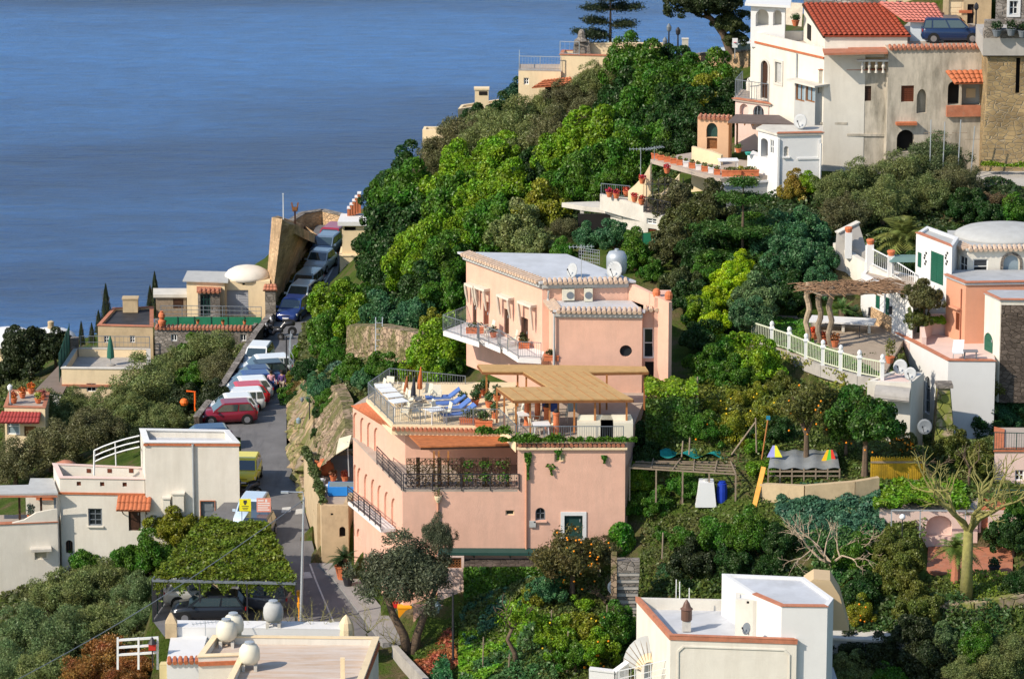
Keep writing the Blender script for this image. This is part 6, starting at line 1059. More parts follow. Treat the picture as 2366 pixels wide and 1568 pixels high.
W=Bld('x','x','x',[(1485,717),(1549,717),(1500,688),(1452,690)],14.3,8.5,PINK,root=r,part='stair_volume');W.open(0,1486,757,1512,828,'win',fr=WHITEM,bars=(0,1),fw=.09);W.open(0,1537,846,1548,894,'win',fr=WHITEM,pm=WHITEM,bars=(0,0));W.open(0,1490,835,1520,885,'void');W.done(roof=ROOFW,thick=.1,over=.08,tiles=[0],tilem=TILEW,roofname='stair_roof')
q=[UR[2]+Vector((-.02,.3,0)),Pz(1550,690,14.3)];wp=wallthing('parapet','','',[(q[0].x,q[0].y),(Pz(1505,684,15).x,Pz(1505,684,15).y),(Pz(1549,700,14.9).x,Pz(1549,700,14.9).y)],0,0,PINK,.25,parent=r,zts=[15.35,15.2,14.95],zbs=[13,13,8.5])
B=Bld('x','x','x',[(1512,690),(1552,690),(1550,672),(1520,672)],15.0,8.5,PINK,root=r,part='end_wall');B.done(roof=PINK,thick=.05,roofname='end_wall_top')
for i,(u,v)in enumerate(((1517,674),(1545,680))):l=Pz(u,v,15.3);m=MB();m.lathe((l.x,l.y,15.05),[(.2,0),(.22,.25),(.15,.4),(.04,.45)],10);m.build('clay_finial',POT,r)
fV=V.F[0];fM=Face(Vector((Pz(1253,654,15.4).x,UR[1].y,0)),Vector((UR[2].x,UR[2].y,0)));fM=H.F[1]
for i,(u0,v0,u1,v1,lb)in enumerate(((1298,666,1326,690,'white air conditioner with a round fan under the white roof edge'),(1349,664,1368,692,'narrow grey air conditioner right of the aerial mast'))):
 s0,s1,z0,z1=fM.rect(u0,v0,u1,v1);t=thing('air_conditioner',lb,'air conditioner',fM.pt((s0+s1)/2,z0,.02));m=MB();fM.box(m,s0,s1,z0,z1,.4,.06);m.build('case',CPLAS,t);m=MB();c,cz=(s0+s1)/2+.1*(1-i),(z0+z1)/2;m.hexa([fM.pt(c+.2*math.cos(k*.4488),cz+.2*math.sin(k*.4488),.4)for k in range(14)],[fM.pt(c+.2*math.cos(k*.4488),cz+.2*math.sin(k*.4488),.42)for k in range(14)]);m.build('fan_grille',GREYM,t)
m=MB();m.tube([fM.pt(.35,15.0,.1),fM.pt(.3,14.5,.1),Vector((RV[0].x-.1,RV[0].y-.1,14.1)),Vector((RV[0].x-.12,RV[0].y-.12,9.8))],.07,7);m.build('drainpipe',GREYL,r)
make_dish('grey satellite dish on the left of the white roof of the upper pink house',Pz(1327,640,15.5),.42,(-.75,-.6,.3),hp=.35);make_dish('larger grey satellite dish near the right edge of the white roof',Pz(1424,643,15.5),.5,(-.6,-.8,.3),hp=.45)
make_antenna('tall thin aerial mast at the front edge of the white roof',Pz(1343,648,15.5),2.0,rz=.1)
b=Pz(1385,612,15.0);t=thing('roof_tank','round grey dish shaped tank behind the white roof','tank',b+Vector((.9,1.5,-1)));l=b+Vector((1.0,1.6,-.9));m=MB();m.lathe(tuple(l),[(.5,0),(.58,.3),(.58,1.0),(.45,1.25),(.1,1.35)],16);m.build('tank',PALEM,t,smooth=True);m=MB();m.box((l.x,l.y,l.z-1.5),(.7,.7,3));m.build('stand',CONC,t);m=MB();m.lathe((l.x,l.y,l.z+1.33),[(.12,0),(.12,.1),(.03,.12)],8);m.build('cap',PALEM,t)
make_pot('orange clay pot by the lattice wall under the straw pergola',Pz(1105,918,9.82),.24,.45,(.06,.1,.03),ph=.35)
l=Pz(945,1487,.0);t=tree(925,1325,104,(.085,.10,.055),'big old olive tree with a forked trunk in front of the pink house','olive',1.0,at=Py(925,1335,221.5),sz=(.95,1.0),trunk=False)
link('crown',CR['olive',2],t,(2.0,0,ORG[t.name].z*0+Py(1003,1245,221.5).z-t.location.z),(.42,.42,.72),1,(.085,.10,.055));link('crown',CR['olive',1],t,(.9,.2,Py(975,1330,221.5).z-t.location.z),(.8,.8,.9),2,(.08,.095,.05))
bz=Tz(l.x,221.3);m=MB();tb=Vector((Pz(945,1487,0).x,221.3,bz));
m.tube([tb+Vector((.0,0,-.2)),tb+Vector((-.25,0,1.0)),tb+Vector((-.75,0,2.0)),tb+Vector((-1.2,.1,3.2))],[.3,.24,.2,.12],8);m.tube([tb+Vector((.25,0,-.2)),tb+Vector((.45,0,1.0)),tb+Vector((.85,0,2.1)),tb+Vector((1.5,.1,3.6))],[.3,.22,.18,.1],8);m.build('trunk',BARK,t,smooth=True)
ORG[t.name]=Vector(t.location)
l=Pz(935,1442,0);t=thing('litter_bin','bright orange litter bin standing behind the old olive trunk','bin',l);m=MB();m.hexa([(l.x-.28,l.y-.2,.15),(l.x+.28,l.y-.2,.15),(l.x+.28,l.y+.2,.15),(l.x-.28,l.y+.2,.15)],[(l.x-.36,l.y-.26,.95),(l.x+.36,l.y-.26,.95),(l.x+.36,l.y+.26,.95),(l.x-.36,l.y+.26,.95)]);m.build('body',TINT,t,color=(.85,.33,.01));m=MB();m.box((l.x,l.y,1.0),(.76,.56,.08));m.build('lid',TINT,t,color=(.85,.35,.01));m=MB();m.bar((l.x+.42,l.y,0),(l.x+.42,l.y,1.2),.06);m.build('post',PALEM,t)
l=Pz(914,1432,0);t=thing('red_box','small red box half hidden beside the orange litter bin','box',l);m=MB();m.box((l.x,l.y,.9),(.3,.25,.35));m.build('box',TINT,t,color=(.5,.02,.02));m=MB();m.bar((l.x,l.y,0),(l.x,l.y,.75),.06);m.build('post',GREYM,t)
b=Vector((Py(1047,1500,219.5).x,219.5,Tz(Py(1047,1500,219.5).x,219.5)));t=thing('street_lamp','tall dark lamp post with a pale lantern on an arm beside the vegetable garden','street lamp',b);hz=Py(1047,1368,219.5).z;m=MB();m.tube([b,Vector((b.x,b.y,hz))],[.07,.05],7);m.build('post',IRON,t);lx=Py(1011,1400,219.5);m=MB();m.bar((b.x,b.y,hz-.05),(lx.x,lx.y,hz-.05),.04);m.bar((lx.x,lx.y,hz-.05),(lx.x,lx.y,lx.z+.2),.03);m.build('arm',IRON,t);m=MB();m.lathe((lx.x,lx.y,lx.z-.35),[(.07,0),(.17,.38),(.2,.42),(.08,.55),(.03,.62)],6);m.build('lantern',GLASSB,t)
wallthing('forecourt_wall','low pink forecourt wall behind the old olive tree','wall',[Py(955,1430,224.6),Py(1030,1430,224.6)],1.4,-.3,PINK,.25)
wallthing('garden_kerb','low grey kerb wall curving below the old olive tree','wall',[Pz(912,1500,.1),Pz(940,1535,.0),Pz(985,1590,-.2)],.35,-1,CONC,.3)
P_=lambda L_,z:[Pz(u,v,z)for u,v in L_]
leafpatch('leaf_litter','heap of rust coloured dead leaves and prunings beside the lamp post',P_([(955,1520),(1040,1478),(1060,1530),(1000,1555)],.1),2600,.35,.09,(.36,.13,.05),clump=(5,1.1))
for i,(pl,z,n,h,lf,c,lb,nm,cl)in enumerate((([(1062,1420),(1320,1378),(1330,1412),(1200,1440),(1075,1462)],1.2,7500,.5,.10,(.055,.14,.075),'broad patch of blue green cabbages and beans below the ivy wall','vegetable_patch',(60,.5)),([(1060,1470),(1200,1445),(1240,1500),(1100,1560),(1060,1560)],.4,9000,.35,.09,(.13,.29,.015),'bright green clover and grass in the lower vegetable garden','clover_patch',(40,1.0)),([(1060,1560),(1240,1515),(1300,1590),(1060,1600)],-.1,6000,.5,.09,(.06,.14,.04),'low green vegetables at the bottom edge of the garden','vegetable_rows',(40,.8)),([(1060,1395),(1250,1375),(1260,1385),(1070,1418)],2,3500,.5,.09,(.10,.13,.03),'strip of yellow green herbs at the foot of the ivy wall','herb_strip',(14,1.0)),([(1240,1440),(1420,1430),(1450,1560),(1260,1580)],.8,4500,.35,.09,(.09,.12,.03),'weeds and low plants under the lemon trees','undergrowth',(30,.8)),([(960,1500),(1050,1470),(1060,1500),(950,1525)],.1,1500,.2,.07,(.09,.13,.02),'short grass around the old olive trunk','grass',None),([(965,1545),(1030,1530),(1050,1580),(970,1590)],0,2600,.7,.10,(.03,.12,.04),'dense dark green shrubs at the bottom edge beside the kerb wall','ground_shrubs',(8,1.0)))):
 leafpatch(nm,lb,P_(pl,z),n,h,lf,c,clump=cl)
for u,v,rp,c,lb,kd,k,fr,fc in((1322,1290,70,(.11,.10,.03),'orange tree loaded with fruit on its left side below the green door','spiky',1.6,38,(.9,0,0)),(1385,1275,40,(.10,.10,.035),'thin twiggy crown right of the fruit laden orange tree','spiky',1.6,8,(.9,0,0)),(1290,1480,48,'g1','bright green lemon tree at the lower garden centre','broad',1.4,6,(.5,0,0)),(1352,1455,46,'oy','yellow green lemon tree below the fruit laden orange tree','broad',1.3,10,(.5,0,0)),(1420,1450,46,'g2','darker orange tree beside the garden steps with a few low fruits','broad',1.2,12,(.9,0,0)),(1375,1500,44,'g1','low spreading citrus tree at the lower garden','broad',1.2,7,(.9,0,0)),(1330,1520,40,'g2','citrus crown above the bottom edge left of the spiral canopy','broad',1.1,4,(.9,0,0)),(1240,1380,28,'oy','yellow flowering shrub at the foot of the ivy wall','bush',.8,0,None),(1262,1365,40,'bg','blue green shrub between the ivy wall and the orange tree','broad',.9,0,None),(1345,1395,22,'g1','lime green young shrub under the orange tree','bush',.9,0,None)):
 tree(u,v,rp,c,lb,kd,k,fruit=fr,fc=fc or(.9,0,0),name='orange_tree' if 'orange tree' in lb else('lemon_tree' if 'lemon' in lb else('citrus_tree' if 'citrus' in lb else None)))
b=G(1195,1548);branchtree('gnarled_tree','gnarled dark twisted tree with hardly any leaves in the lower garden',b,3.3,.9,12,BARK,3,.11,n0=3,trunkshape=[b,b+Vector((-.15,0,.8)),b+Vector((-.5,0,1.5)),b+Vector((-.25,0,2.1))])
hedge('sparse bright leaves around the gnarled dark tree',[b+Vector((-.6,0,2.3)),b+Vector((.3,0,2.7)),b+Vector((1.0,.2,2.5))],.7,900,'g1','foliage_cloud',.08,cat='plant')
for i,(u,v,h)in enumerate(((1115,1560,1.9),(1272,1530,2.6),(1400,1500,2.4),(1175,1560,1.0),(1310,1560,2.2))):
 b=G(u,v);t=thing('garden_stake',['pale wooden stake at the lower left of the vegetable garden','tall pale wooden stake in front of the lemon tree','thin wooden stake beside the citrus trees','short wooden stake near the gnarled tree','wooden stake among the citrus near the bottom edge'][i],'stake',b);m=MB();m.tube([b,b+Vector((.05,0,h))],.035,5);m.build('stake',WOODG,t);m=MB();m.bar(b+Vector((-.06,0,h*.8)),b+Vector((.14,0,h*.8)),.03);m.build('tie',WOODG,t)
t=thing('garden_steps','long flight of worn stone steps climbing between the orange tree and the dark trees','steps',G(1450,1420));n=17
for k in range(n):
 f_=k/(n-1);c=G(1443,1428).lerp(Vector((Pz(1452,1294,5.2).x,Pz(1452,1294,5.2).y,5.2)),f_);m=MB();m.box((c.x,c.y,c.z-.25),(1.15,.62,.62));m.build('step',CONC if k%2 else STG,t)
q0,q1=G(1424,1425),Pz(1432,1290,5.4);wallthing('step_wall','rough stone kerb along the left edge of the garden steps','wall',[(q0 .x-.1,q0 .y),(q1 .x-.3,q1 .y)],0,0,STW,.3,zts=[q0 .z+.5,q1 .z+.4],zbs=[q0 .z-1,q1 .z-2])
cw=[Py(1400,1190,226.5),Py(1432,1215,226),Py(1475,1222,227),Py(1530,1212,229)];wallthing('curved_wall','curved grey rendered garden wall above the ivy clump beside the green door','wall',cw,0,0,CONC,.35,zts=[c.z for c in cw],zbs=[3]*4)
ivy('ivy_clump','round bright green ivy clump hanging over the curved wall by the green door',lambda a,b:(Py(1400+70*a,1205+85*b+22*abs(a-.5)**2*4,225.6-.5*math.sin(math.pi*a)),Vector((0,-1,.1))),4200,.075,(.07,.20,.012),thick=.45,mask=lambda a,b,rs:(abs(a-.5)*2)**2+(abs(b-.45)*1.7)**2<1)
l=G(1425,1385);t=thing('white_drum','white round drum lying beside the garden steps','drum',l);m=MB();m.tube([l+Vector((-.1,-.2,.5)),l+Vector((.1,.3,.5))],.42,14);m.build('drum',WPLAS,t);m=MB();m.tube([l+Vector((-.13,-.26,.5)),l+Vector((-.1,-.2,.5))],.3,14);m.build('lid',GREYL,t)
b=G(1400,1400);branchtree('bare_bush','tangle of bare grey branches beside the white drum',b,1.6,1.3,5,BARK,4,.07,'shrub',5,split=.15)
for i,(pl,z,n,h,lf,c,lb,nm,cl)in enumerate((([(738,875),(800,900),(850,905),(835,860),(745,835)],4,5200,.8,.10,(.07,.14,.09),'blue green leafy vegetables on the terrace above the road cutting','vegetable_patch',(25,1.0)),([(835,865),(985,880),(1060,905),(1050,868),(850,845)],5.5,5000,.7,.10,(.06,.13,.03),'mixed low greenery between the pink arcade and the terrace walls','undergrowth',(25,1.0)),([(850,760),(960,790),(1010,760),(1020,735),(860,722)],5,5200,.7,.10,(.07,.14,.09),'blue green crops on the upper terrace beside the rusty soil strip','crop_rows',(40,.7)),([(850,722),(1010,735),(1010,712),(860,700)],5,3000,.8,.10,(.04,.09,.03),'dark green shrubby strip under the tall dark trees','ground_shrubs',(20,.9)),([(930,800),(1000,810),(1030,770),(950,765)],6,2800,.6,.10,(.08,.15,.11),'pale blue green cabbages on the small terrace above the ladder wall','cabbage_patch',(25,.6)))):
 leafpatch(nm,lb,[G(u,v)for u,v in pl],n,h,lf,c,clump=cl)
bs=[G(800,845),G(880,850),G(960,868),G(1020,885)];tp=[Vector((b.x,b.y+1.2,b.z+2.2))for b in bs];rockface('stone_terrace_wall','sunlit rough stone terrace wall with a ladder leaning on it, above the vegetable garden',bs,tp,STW,amp=.3,seed=9)
b=bs[1].lerp(bs[0],.1)+Vector((.1,-.35,0));t=thing('ladder','grey ladder leaning against the sunlit terrace wall','ladder',b);m=MB();[m.bar(b+Vector((x,0,0)),b+Vector((x,1.1,2.9)),.05)for x in(-.2,.2)];m.build('rails',PALEM,t);m=MB();[m.bar(b+Vector((-.2,1.1*k/9,2.9*k/9)),b+Vector((.2,1.1*k/9,2.9*k/9)),.035)for k in range(1,9)];m.build('rungs',PALEM,t)
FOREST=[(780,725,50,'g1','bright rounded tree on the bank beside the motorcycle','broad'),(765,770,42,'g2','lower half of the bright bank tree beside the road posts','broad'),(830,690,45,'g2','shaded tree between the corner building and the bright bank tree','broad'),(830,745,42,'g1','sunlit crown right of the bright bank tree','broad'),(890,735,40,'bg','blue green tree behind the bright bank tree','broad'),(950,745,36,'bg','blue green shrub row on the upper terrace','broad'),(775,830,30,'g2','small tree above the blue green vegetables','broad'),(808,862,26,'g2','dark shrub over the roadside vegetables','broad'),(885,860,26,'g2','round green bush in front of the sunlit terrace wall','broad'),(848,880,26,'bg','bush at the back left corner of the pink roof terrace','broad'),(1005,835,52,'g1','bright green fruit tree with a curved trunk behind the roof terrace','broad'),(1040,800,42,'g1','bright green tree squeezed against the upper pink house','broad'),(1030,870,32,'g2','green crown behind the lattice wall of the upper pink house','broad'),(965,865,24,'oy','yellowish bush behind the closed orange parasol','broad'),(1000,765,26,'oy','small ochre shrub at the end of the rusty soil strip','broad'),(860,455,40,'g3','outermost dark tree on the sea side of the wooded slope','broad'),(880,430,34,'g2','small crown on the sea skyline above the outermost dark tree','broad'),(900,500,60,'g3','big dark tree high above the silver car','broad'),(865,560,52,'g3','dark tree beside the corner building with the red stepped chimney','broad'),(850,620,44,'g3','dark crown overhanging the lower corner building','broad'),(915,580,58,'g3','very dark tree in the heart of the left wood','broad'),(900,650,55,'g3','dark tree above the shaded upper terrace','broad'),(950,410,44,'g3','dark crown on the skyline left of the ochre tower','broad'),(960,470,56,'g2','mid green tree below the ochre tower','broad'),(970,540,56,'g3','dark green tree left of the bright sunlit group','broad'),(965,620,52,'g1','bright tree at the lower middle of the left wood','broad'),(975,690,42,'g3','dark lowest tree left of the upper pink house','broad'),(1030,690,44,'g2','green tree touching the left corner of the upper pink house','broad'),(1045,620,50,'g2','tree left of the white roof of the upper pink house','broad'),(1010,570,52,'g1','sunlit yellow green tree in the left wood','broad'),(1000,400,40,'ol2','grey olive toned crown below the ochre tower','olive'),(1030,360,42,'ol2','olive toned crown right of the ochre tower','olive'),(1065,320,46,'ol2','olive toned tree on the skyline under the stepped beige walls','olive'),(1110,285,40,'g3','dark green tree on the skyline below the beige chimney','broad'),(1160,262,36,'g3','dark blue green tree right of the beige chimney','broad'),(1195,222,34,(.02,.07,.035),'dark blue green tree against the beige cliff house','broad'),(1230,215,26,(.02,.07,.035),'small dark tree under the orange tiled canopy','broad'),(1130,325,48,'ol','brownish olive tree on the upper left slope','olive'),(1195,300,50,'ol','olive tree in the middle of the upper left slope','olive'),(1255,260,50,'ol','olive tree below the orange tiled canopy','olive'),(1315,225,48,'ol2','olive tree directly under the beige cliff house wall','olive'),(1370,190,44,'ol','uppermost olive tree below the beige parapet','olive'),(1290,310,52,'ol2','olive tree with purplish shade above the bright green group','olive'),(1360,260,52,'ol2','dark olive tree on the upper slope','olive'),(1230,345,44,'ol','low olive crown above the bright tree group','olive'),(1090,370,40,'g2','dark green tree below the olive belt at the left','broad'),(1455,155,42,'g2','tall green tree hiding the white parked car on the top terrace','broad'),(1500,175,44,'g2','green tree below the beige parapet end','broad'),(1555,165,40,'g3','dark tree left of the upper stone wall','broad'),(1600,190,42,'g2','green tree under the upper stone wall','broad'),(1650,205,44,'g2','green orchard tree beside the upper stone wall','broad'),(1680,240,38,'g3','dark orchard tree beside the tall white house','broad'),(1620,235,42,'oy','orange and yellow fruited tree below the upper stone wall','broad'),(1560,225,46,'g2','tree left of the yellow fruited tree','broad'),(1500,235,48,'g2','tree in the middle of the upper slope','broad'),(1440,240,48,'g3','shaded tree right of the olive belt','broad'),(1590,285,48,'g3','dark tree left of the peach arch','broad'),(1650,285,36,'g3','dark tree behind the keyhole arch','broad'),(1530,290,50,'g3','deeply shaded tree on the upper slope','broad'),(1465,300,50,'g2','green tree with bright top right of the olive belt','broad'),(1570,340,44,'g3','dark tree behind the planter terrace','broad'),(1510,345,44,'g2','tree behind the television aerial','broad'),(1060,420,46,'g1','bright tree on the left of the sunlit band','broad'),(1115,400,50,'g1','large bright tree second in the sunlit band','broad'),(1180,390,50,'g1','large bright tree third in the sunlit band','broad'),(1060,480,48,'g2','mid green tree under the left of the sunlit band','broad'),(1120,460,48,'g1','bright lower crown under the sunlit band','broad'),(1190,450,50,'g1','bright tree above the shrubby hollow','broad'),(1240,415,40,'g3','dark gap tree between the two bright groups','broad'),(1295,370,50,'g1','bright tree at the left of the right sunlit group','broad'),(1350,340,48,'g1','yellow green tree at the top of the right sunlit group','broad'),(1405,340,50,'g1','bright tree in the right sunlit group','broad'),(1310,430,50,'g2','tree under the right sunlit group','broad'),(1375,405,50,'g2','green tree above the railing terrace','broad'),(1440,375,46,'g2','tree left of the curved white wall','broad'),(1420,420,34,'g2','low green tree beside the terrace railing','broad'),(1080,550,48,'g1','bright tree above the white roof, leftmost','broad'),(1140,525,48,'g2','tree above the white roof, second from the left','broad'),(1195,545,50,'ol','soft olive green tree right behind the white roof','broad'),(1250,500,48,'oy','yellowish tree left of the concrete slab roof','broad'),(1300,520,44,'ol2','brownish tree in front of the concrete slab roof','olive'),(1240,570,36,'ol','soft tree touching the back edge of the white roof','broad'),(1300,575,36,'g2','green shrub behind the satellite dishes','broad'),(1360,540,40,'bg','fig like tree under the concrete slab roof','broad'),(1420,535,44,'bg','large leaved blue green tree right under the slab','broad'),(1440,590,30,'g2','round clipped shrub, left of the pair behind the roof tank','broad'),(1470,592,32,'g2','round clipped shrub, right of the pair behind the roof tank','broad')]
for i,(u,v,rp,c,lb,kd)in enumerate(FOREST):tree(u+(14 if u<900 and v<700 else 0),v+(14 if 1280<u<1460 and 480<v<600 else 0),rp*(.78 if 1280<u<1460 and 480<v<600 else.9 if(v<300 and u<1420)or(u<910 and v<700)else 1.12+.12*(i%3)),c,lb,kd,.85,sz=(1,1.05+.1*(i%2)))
def pyb(name,label,y,px,zb,wall,**k):
 pass
B=Bld('ochre_tower_house','plain ochre tower like house rising behind the upper left trees','house',[(976,300),(1034,302),(1034,293),(980,292)],5.2,-5,CREAM);B.open(0,1015,330,1024,345,'win');B.done(par=.3,roof=CONC)
B=Bld('chimney_house','beige stepped house with a tall chimney on the wooded skyline','house',[(1058,252),(1160,236),(1160,228),(1066,242)],7.4,-2,CREAM);r=B.done(par=.2,roof=CREAM)
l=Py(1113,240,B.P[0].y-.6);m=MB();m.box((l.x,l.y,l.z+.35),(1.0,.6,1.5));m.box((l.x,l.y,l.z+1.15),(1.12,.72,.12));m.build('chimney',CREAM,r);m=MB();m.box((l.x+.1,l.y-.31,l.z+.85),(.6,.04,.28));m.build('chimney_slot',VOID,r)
B=Bld('cliff_house','beige cliff house with railed roof terraces and an orange tiled canopy on the skyline','house',[(1294,127),(1540,133),(1530,122),(1300,117)],16.6,10,CREAM);r=B.done(par=.1,roof=TERRF,trim=TERRB,trimw=.2)
B2=Bld('x','x','x',[(1198,164),(1296,166),(1296,150),(1200,150)],15.5,8,CREAM,root=r,part='lower_wing');B2 .open(0,1210,180,1222,196,'win');B2 .done(roof=TERRF,thick=.05,roofname='lower_terrace')
f=B2 .F[0];m=MB();a=f.hit(1232,176)[0];tiled(m,f.pt(a,14.6,1.0),f.pt(f.L+.9,14.9,1.0),f.pt(f.L+.7,15.15,.02),f.pt(a+.7,14.9,.02),.24,.05);m.build('tiled_canopy',TERRA,r);m=MB();f.box(m,a+.8,f.L+.3,12.5,14.6,.05,.0);m.build('porch_shade_panel',VOID,r)  # near-black flat panel stands in for the shade under the tiled canopy
railing([B2 .P[3],B2 .P[0]+Vector((.05,.05,0)),B2 .P[1]],1.0,PALEM,sp=.2,post=1.4,label='pale bar railing on the lower left terrace of the beige cliff house')
railing([B.P[0]+Vector((0,.1,0)),B.P[0].lerp(B.P[1],.18)],.9,PALEM,sp=.3,post=1,label='pale railing at the left corner of the upper cliff terrace')
l=Py(1344,122,B.P[0].y+.4);t=thing('stone_shrine','weathered stone gable shrine with a small statue on the cliff terrace','shrine',(l.x,l.y,16.5));m=MB();m.hexa([(l.x-.6,l.y-.3,16.4),(l.x+.6,l.y-.3,16.4),(l.x+.6,l.y+.3,16.4),(l.x-.6,l.y+.3,16.4)],[(l.x-.5,l.y-.25,17.5),(l.x+.5,l.y-.25,17.5),(l.x+.5,l.y+.25,17.5),(l.x-.5,l.y+.25,17.5)]);m.build('body',STG,t);m=MB();m.lathe((l.x,l.y,17.5),[(.5,0),(.3,.2),(.22,.6),(.1,.75)],8);m.build('statue',STG,t)
pw=Pz(1356,118,16.7);wallthing('terrace_parapet','long cream parapet along the back of the cliff terrace under the umbrella pine','wall',[Py(1356,118,B.P[2].y),Py(1538,120,B.P[2].y)],17.2,16.4,CREAM,.2,coping=.08)
p=Py(1430,128,B.P[0].y+1.6);make_car('parked_car','white car behind the parapet of the cliff terrace, mostly hidden by trees',(.75,.75,.75),Vector((p.x,p.y+1.2,15.75)),R(180),L=3.8,W=1.6,H=1.35)
def layered(label,base,h,tiers,col,seed,rx=1.0,lean=0,dense=1.0,name='layered_pine',lsz=.08,trunkr=.11):
 rs=np.random.RandomState(seed);t=thing(name,label,'tree',base);b=Vector(base);m=MB();m.tube([b,b+Vector((lean*.5,0,h*.5)),b+Vector((lean,0,h))],[trunkr,trunkr*.7,.03],7);m.build('trunk',BARK,t);br=MB();V=[]
 for hz,rad,a0,a1,nb in tiers:
  for k in range(nb):
   a=R(a0+(a1-a0)*(k+.5)/nb)+rs.uniform(-.1,.1);L_=rad*rs.uniform(.75,1.1)*rx;o=b+Vector((lean*hz/h,0,hz));e=o+Vector((math.cos(a)*L_,math.sin(a)*L_*.7,L_*.12));br.tube([o,o.lerp(e,.5)-Vector((0,0,.05)),e],[.04,.03,.015],4)
   n=int(420*dense*L_);q=rs.uniform(.25,1.05,n);d=np.array(e-o);P=np.array(o)+d*q[:,None]+rs.normal(0,1,(n,3))*[.25,.25,.13]*(1.15-.4*q[:,None]);V.append(P)
 br.build('branches',BARK,t);P=np.concatenate(V);link('needles',qmesh('needles',leafV(P-np.array(b),np.tile([0,0,1.],(len(P),1)),lsz,.35,.6,rs),LEAF),t,(0,0,0),color=col);return t
b=Py(1410,118,B.P[2].y+1.2);b.z=16.2;layered('dark layered pine standing alone against the sea behind the cliff terrace',b,4.6,[(.6,1.6,150,400,5),(1.3,2.6,120,250,5),(2.0,2.0,-60,60,3),(2.2,1.7,120,220,3),(3.1,2.2,-40,220,6),(3.9,1.7,0,360,6),(4.5,1.0,0,360,5)],(.03,.045,.02),4)
pw=[Py(1540,128,289),Py(1575,132,289),Py(1640,124,288),Py(1735,118,284)]
wallthing('upper_stone_wall','long tan stone retaining wall of the upper road, left of the tall white house','wall',[(p.x,p.y)for p in pw],0,0,STT,.4,coping=.12,cmat=STG,zts=[p.z for p in pw],zbs=[13,13,13,13])
wallthing('lower_stone_wall','lower darker stone wall with a pillar below the tan retaining wall','wall',[Py(1580,150,282),Py(1618,150,282)],16.2,13,STG,.4,coping=.1)
for u,v0,v1,k,lb in((1545,130,60,2,'ornate dark double lantern street lamp at the end of the cliff terrace'),(1566,130,68,1,'slim dark street lamp with a flat head beside the double lantern')):
 b=Py(u,v0,288);t=thing('street_lamp',lb,'street lamp',b);hh=(v0-v1)*.0287;m=MB();m.lathe(tuple(b),[(.16,0),(.12,.3),(.06,.5),(.045,hh-.4)],8);m.build('post',IRON,t)
 for q in range(k):m=MB();x=(q*2-(k-1))*.0;zz=hh-.4-q*.9;m.lathe(tuple(b+Vector((-.0 if q==0 else-.25,0,zz))),[(.05,0),(.15,.1),(.17,.35),(.03,.55)],7);m.build('lantern',IRON if k==1 else GREYM,t)
b=Py(1583,132,287);t=thing('stone_post','plain pale square post at the edge of the upper road against the sea','post',b);m=MB();m.hexa([b+Vector((-.2,0,0)),b+Vector((.2,0,0)),b+Vector((.2,.3,0)),b+Vector((-.2,.3,0))],[b+Vector((-.2,0,1.15)),b+Vector((.2,0,1.15)),b+Vector((.2,.3,1.15)),b+Vector((-.2,.3,1.15))]);m.build('post',CONCL,t);m=MB();m.box(tuple(b+Vector((0,.15,1.18))),(.46,.36,.06));m.build('cap',CONCL,t)
b=Py(1698,112,281);t=thing('road_sign','small white and red round road sign beside the upper white car','sign',b);m=MB();m.box(tuple(b+Vector((0,0,.35))),(.34,.05,.6));m.build('sign_plate',WPLAS,t);m=MB();m.bar(b-Vector((0,0,.6)),b,.06);m.build('post',PALEM,t);m=MB();m.lathe(tuple(b+Vector((0,-.06,.38))),[(.09,0),(.1,.02)],10);m.build('symbol',TINT,t,color=(.5,.05,.1))
p=Py(1722,116,288.5);make_car('parked_car','silver car half hidden behind the tan stone wall beside the tall white house',(.5,.52,.52),Vector((p.x,p.y+1,p.z-.95)),R(180),L=3.9,W=1.6,H=1.4)
for u,v,rp,c,lb in((1600,10,48,'dk','dark umbrella pine against the sea at the top, left crown'),(1665,15,46,'dk','dark umbrella pine crown between the left crown and the white arches'),(1690,55,36,(.05,.07,.02),'sunlit green brown pine beside the white arches'),(1640,-20,52,'dk','uppermost pine crown cut by the top edge'),(1695,90,24,(.06,.08,.025),'lowest pine tuft above the road sign')):
 tree(u,v,rp,c,lb,'broad',1.2,'umbrella_pine',at=Py(u,v,284),trunk=False,sz=(1,.8))
b=Py(1690,125,284);t=thing('leaning_pine','leaning dark pine carrying the umbrella pine crowns','tree',b);m=MB();m.tube([b,Py(1672,80,284),Py(1645,45,284),Py(1620,20,284)],[.3,.24,.18,.1],7);m.build('trunk',BARK,t);m=MB();m.tube([Py(1672,80,284),Py(1690,40,284)],[.16,.08],6);m.tube([Py(1645,45,284),Py(1600,30,284)],[.12,.05],6);m.build('limbs',BARK,t)
B=Bld('tall_white_house','tall cream white house with arched brown door and railed balcony at the top right','house',[(1735,73),(1905,112),(2000,112),(1960,70)],22.9,15,WHITE);T1=B
B.open(0,1759,140,1775,228,'door',arch=True,pm=WOODD,surround=(CONCL,.12));B.open(0,1792,144,1806,192,'door',pm=GREYL,surround=(CONCL,.14));B.open(0,1715,1,1716,2,'void')
r=B.done(roof=TERRF,par=.55,pt=.2);f=B.F[0]
m=MB();f.box(m,0,f.L,22.25,22.37,.07,.0);m.build('red_band',TERRA,r);m=MB();a=f.hit(1843,120)[0];m.tube([f.pt(a,22.2,.08),f.pt(a,18,.08)],.05,6);m.build('drainpipe',PALEM,r)
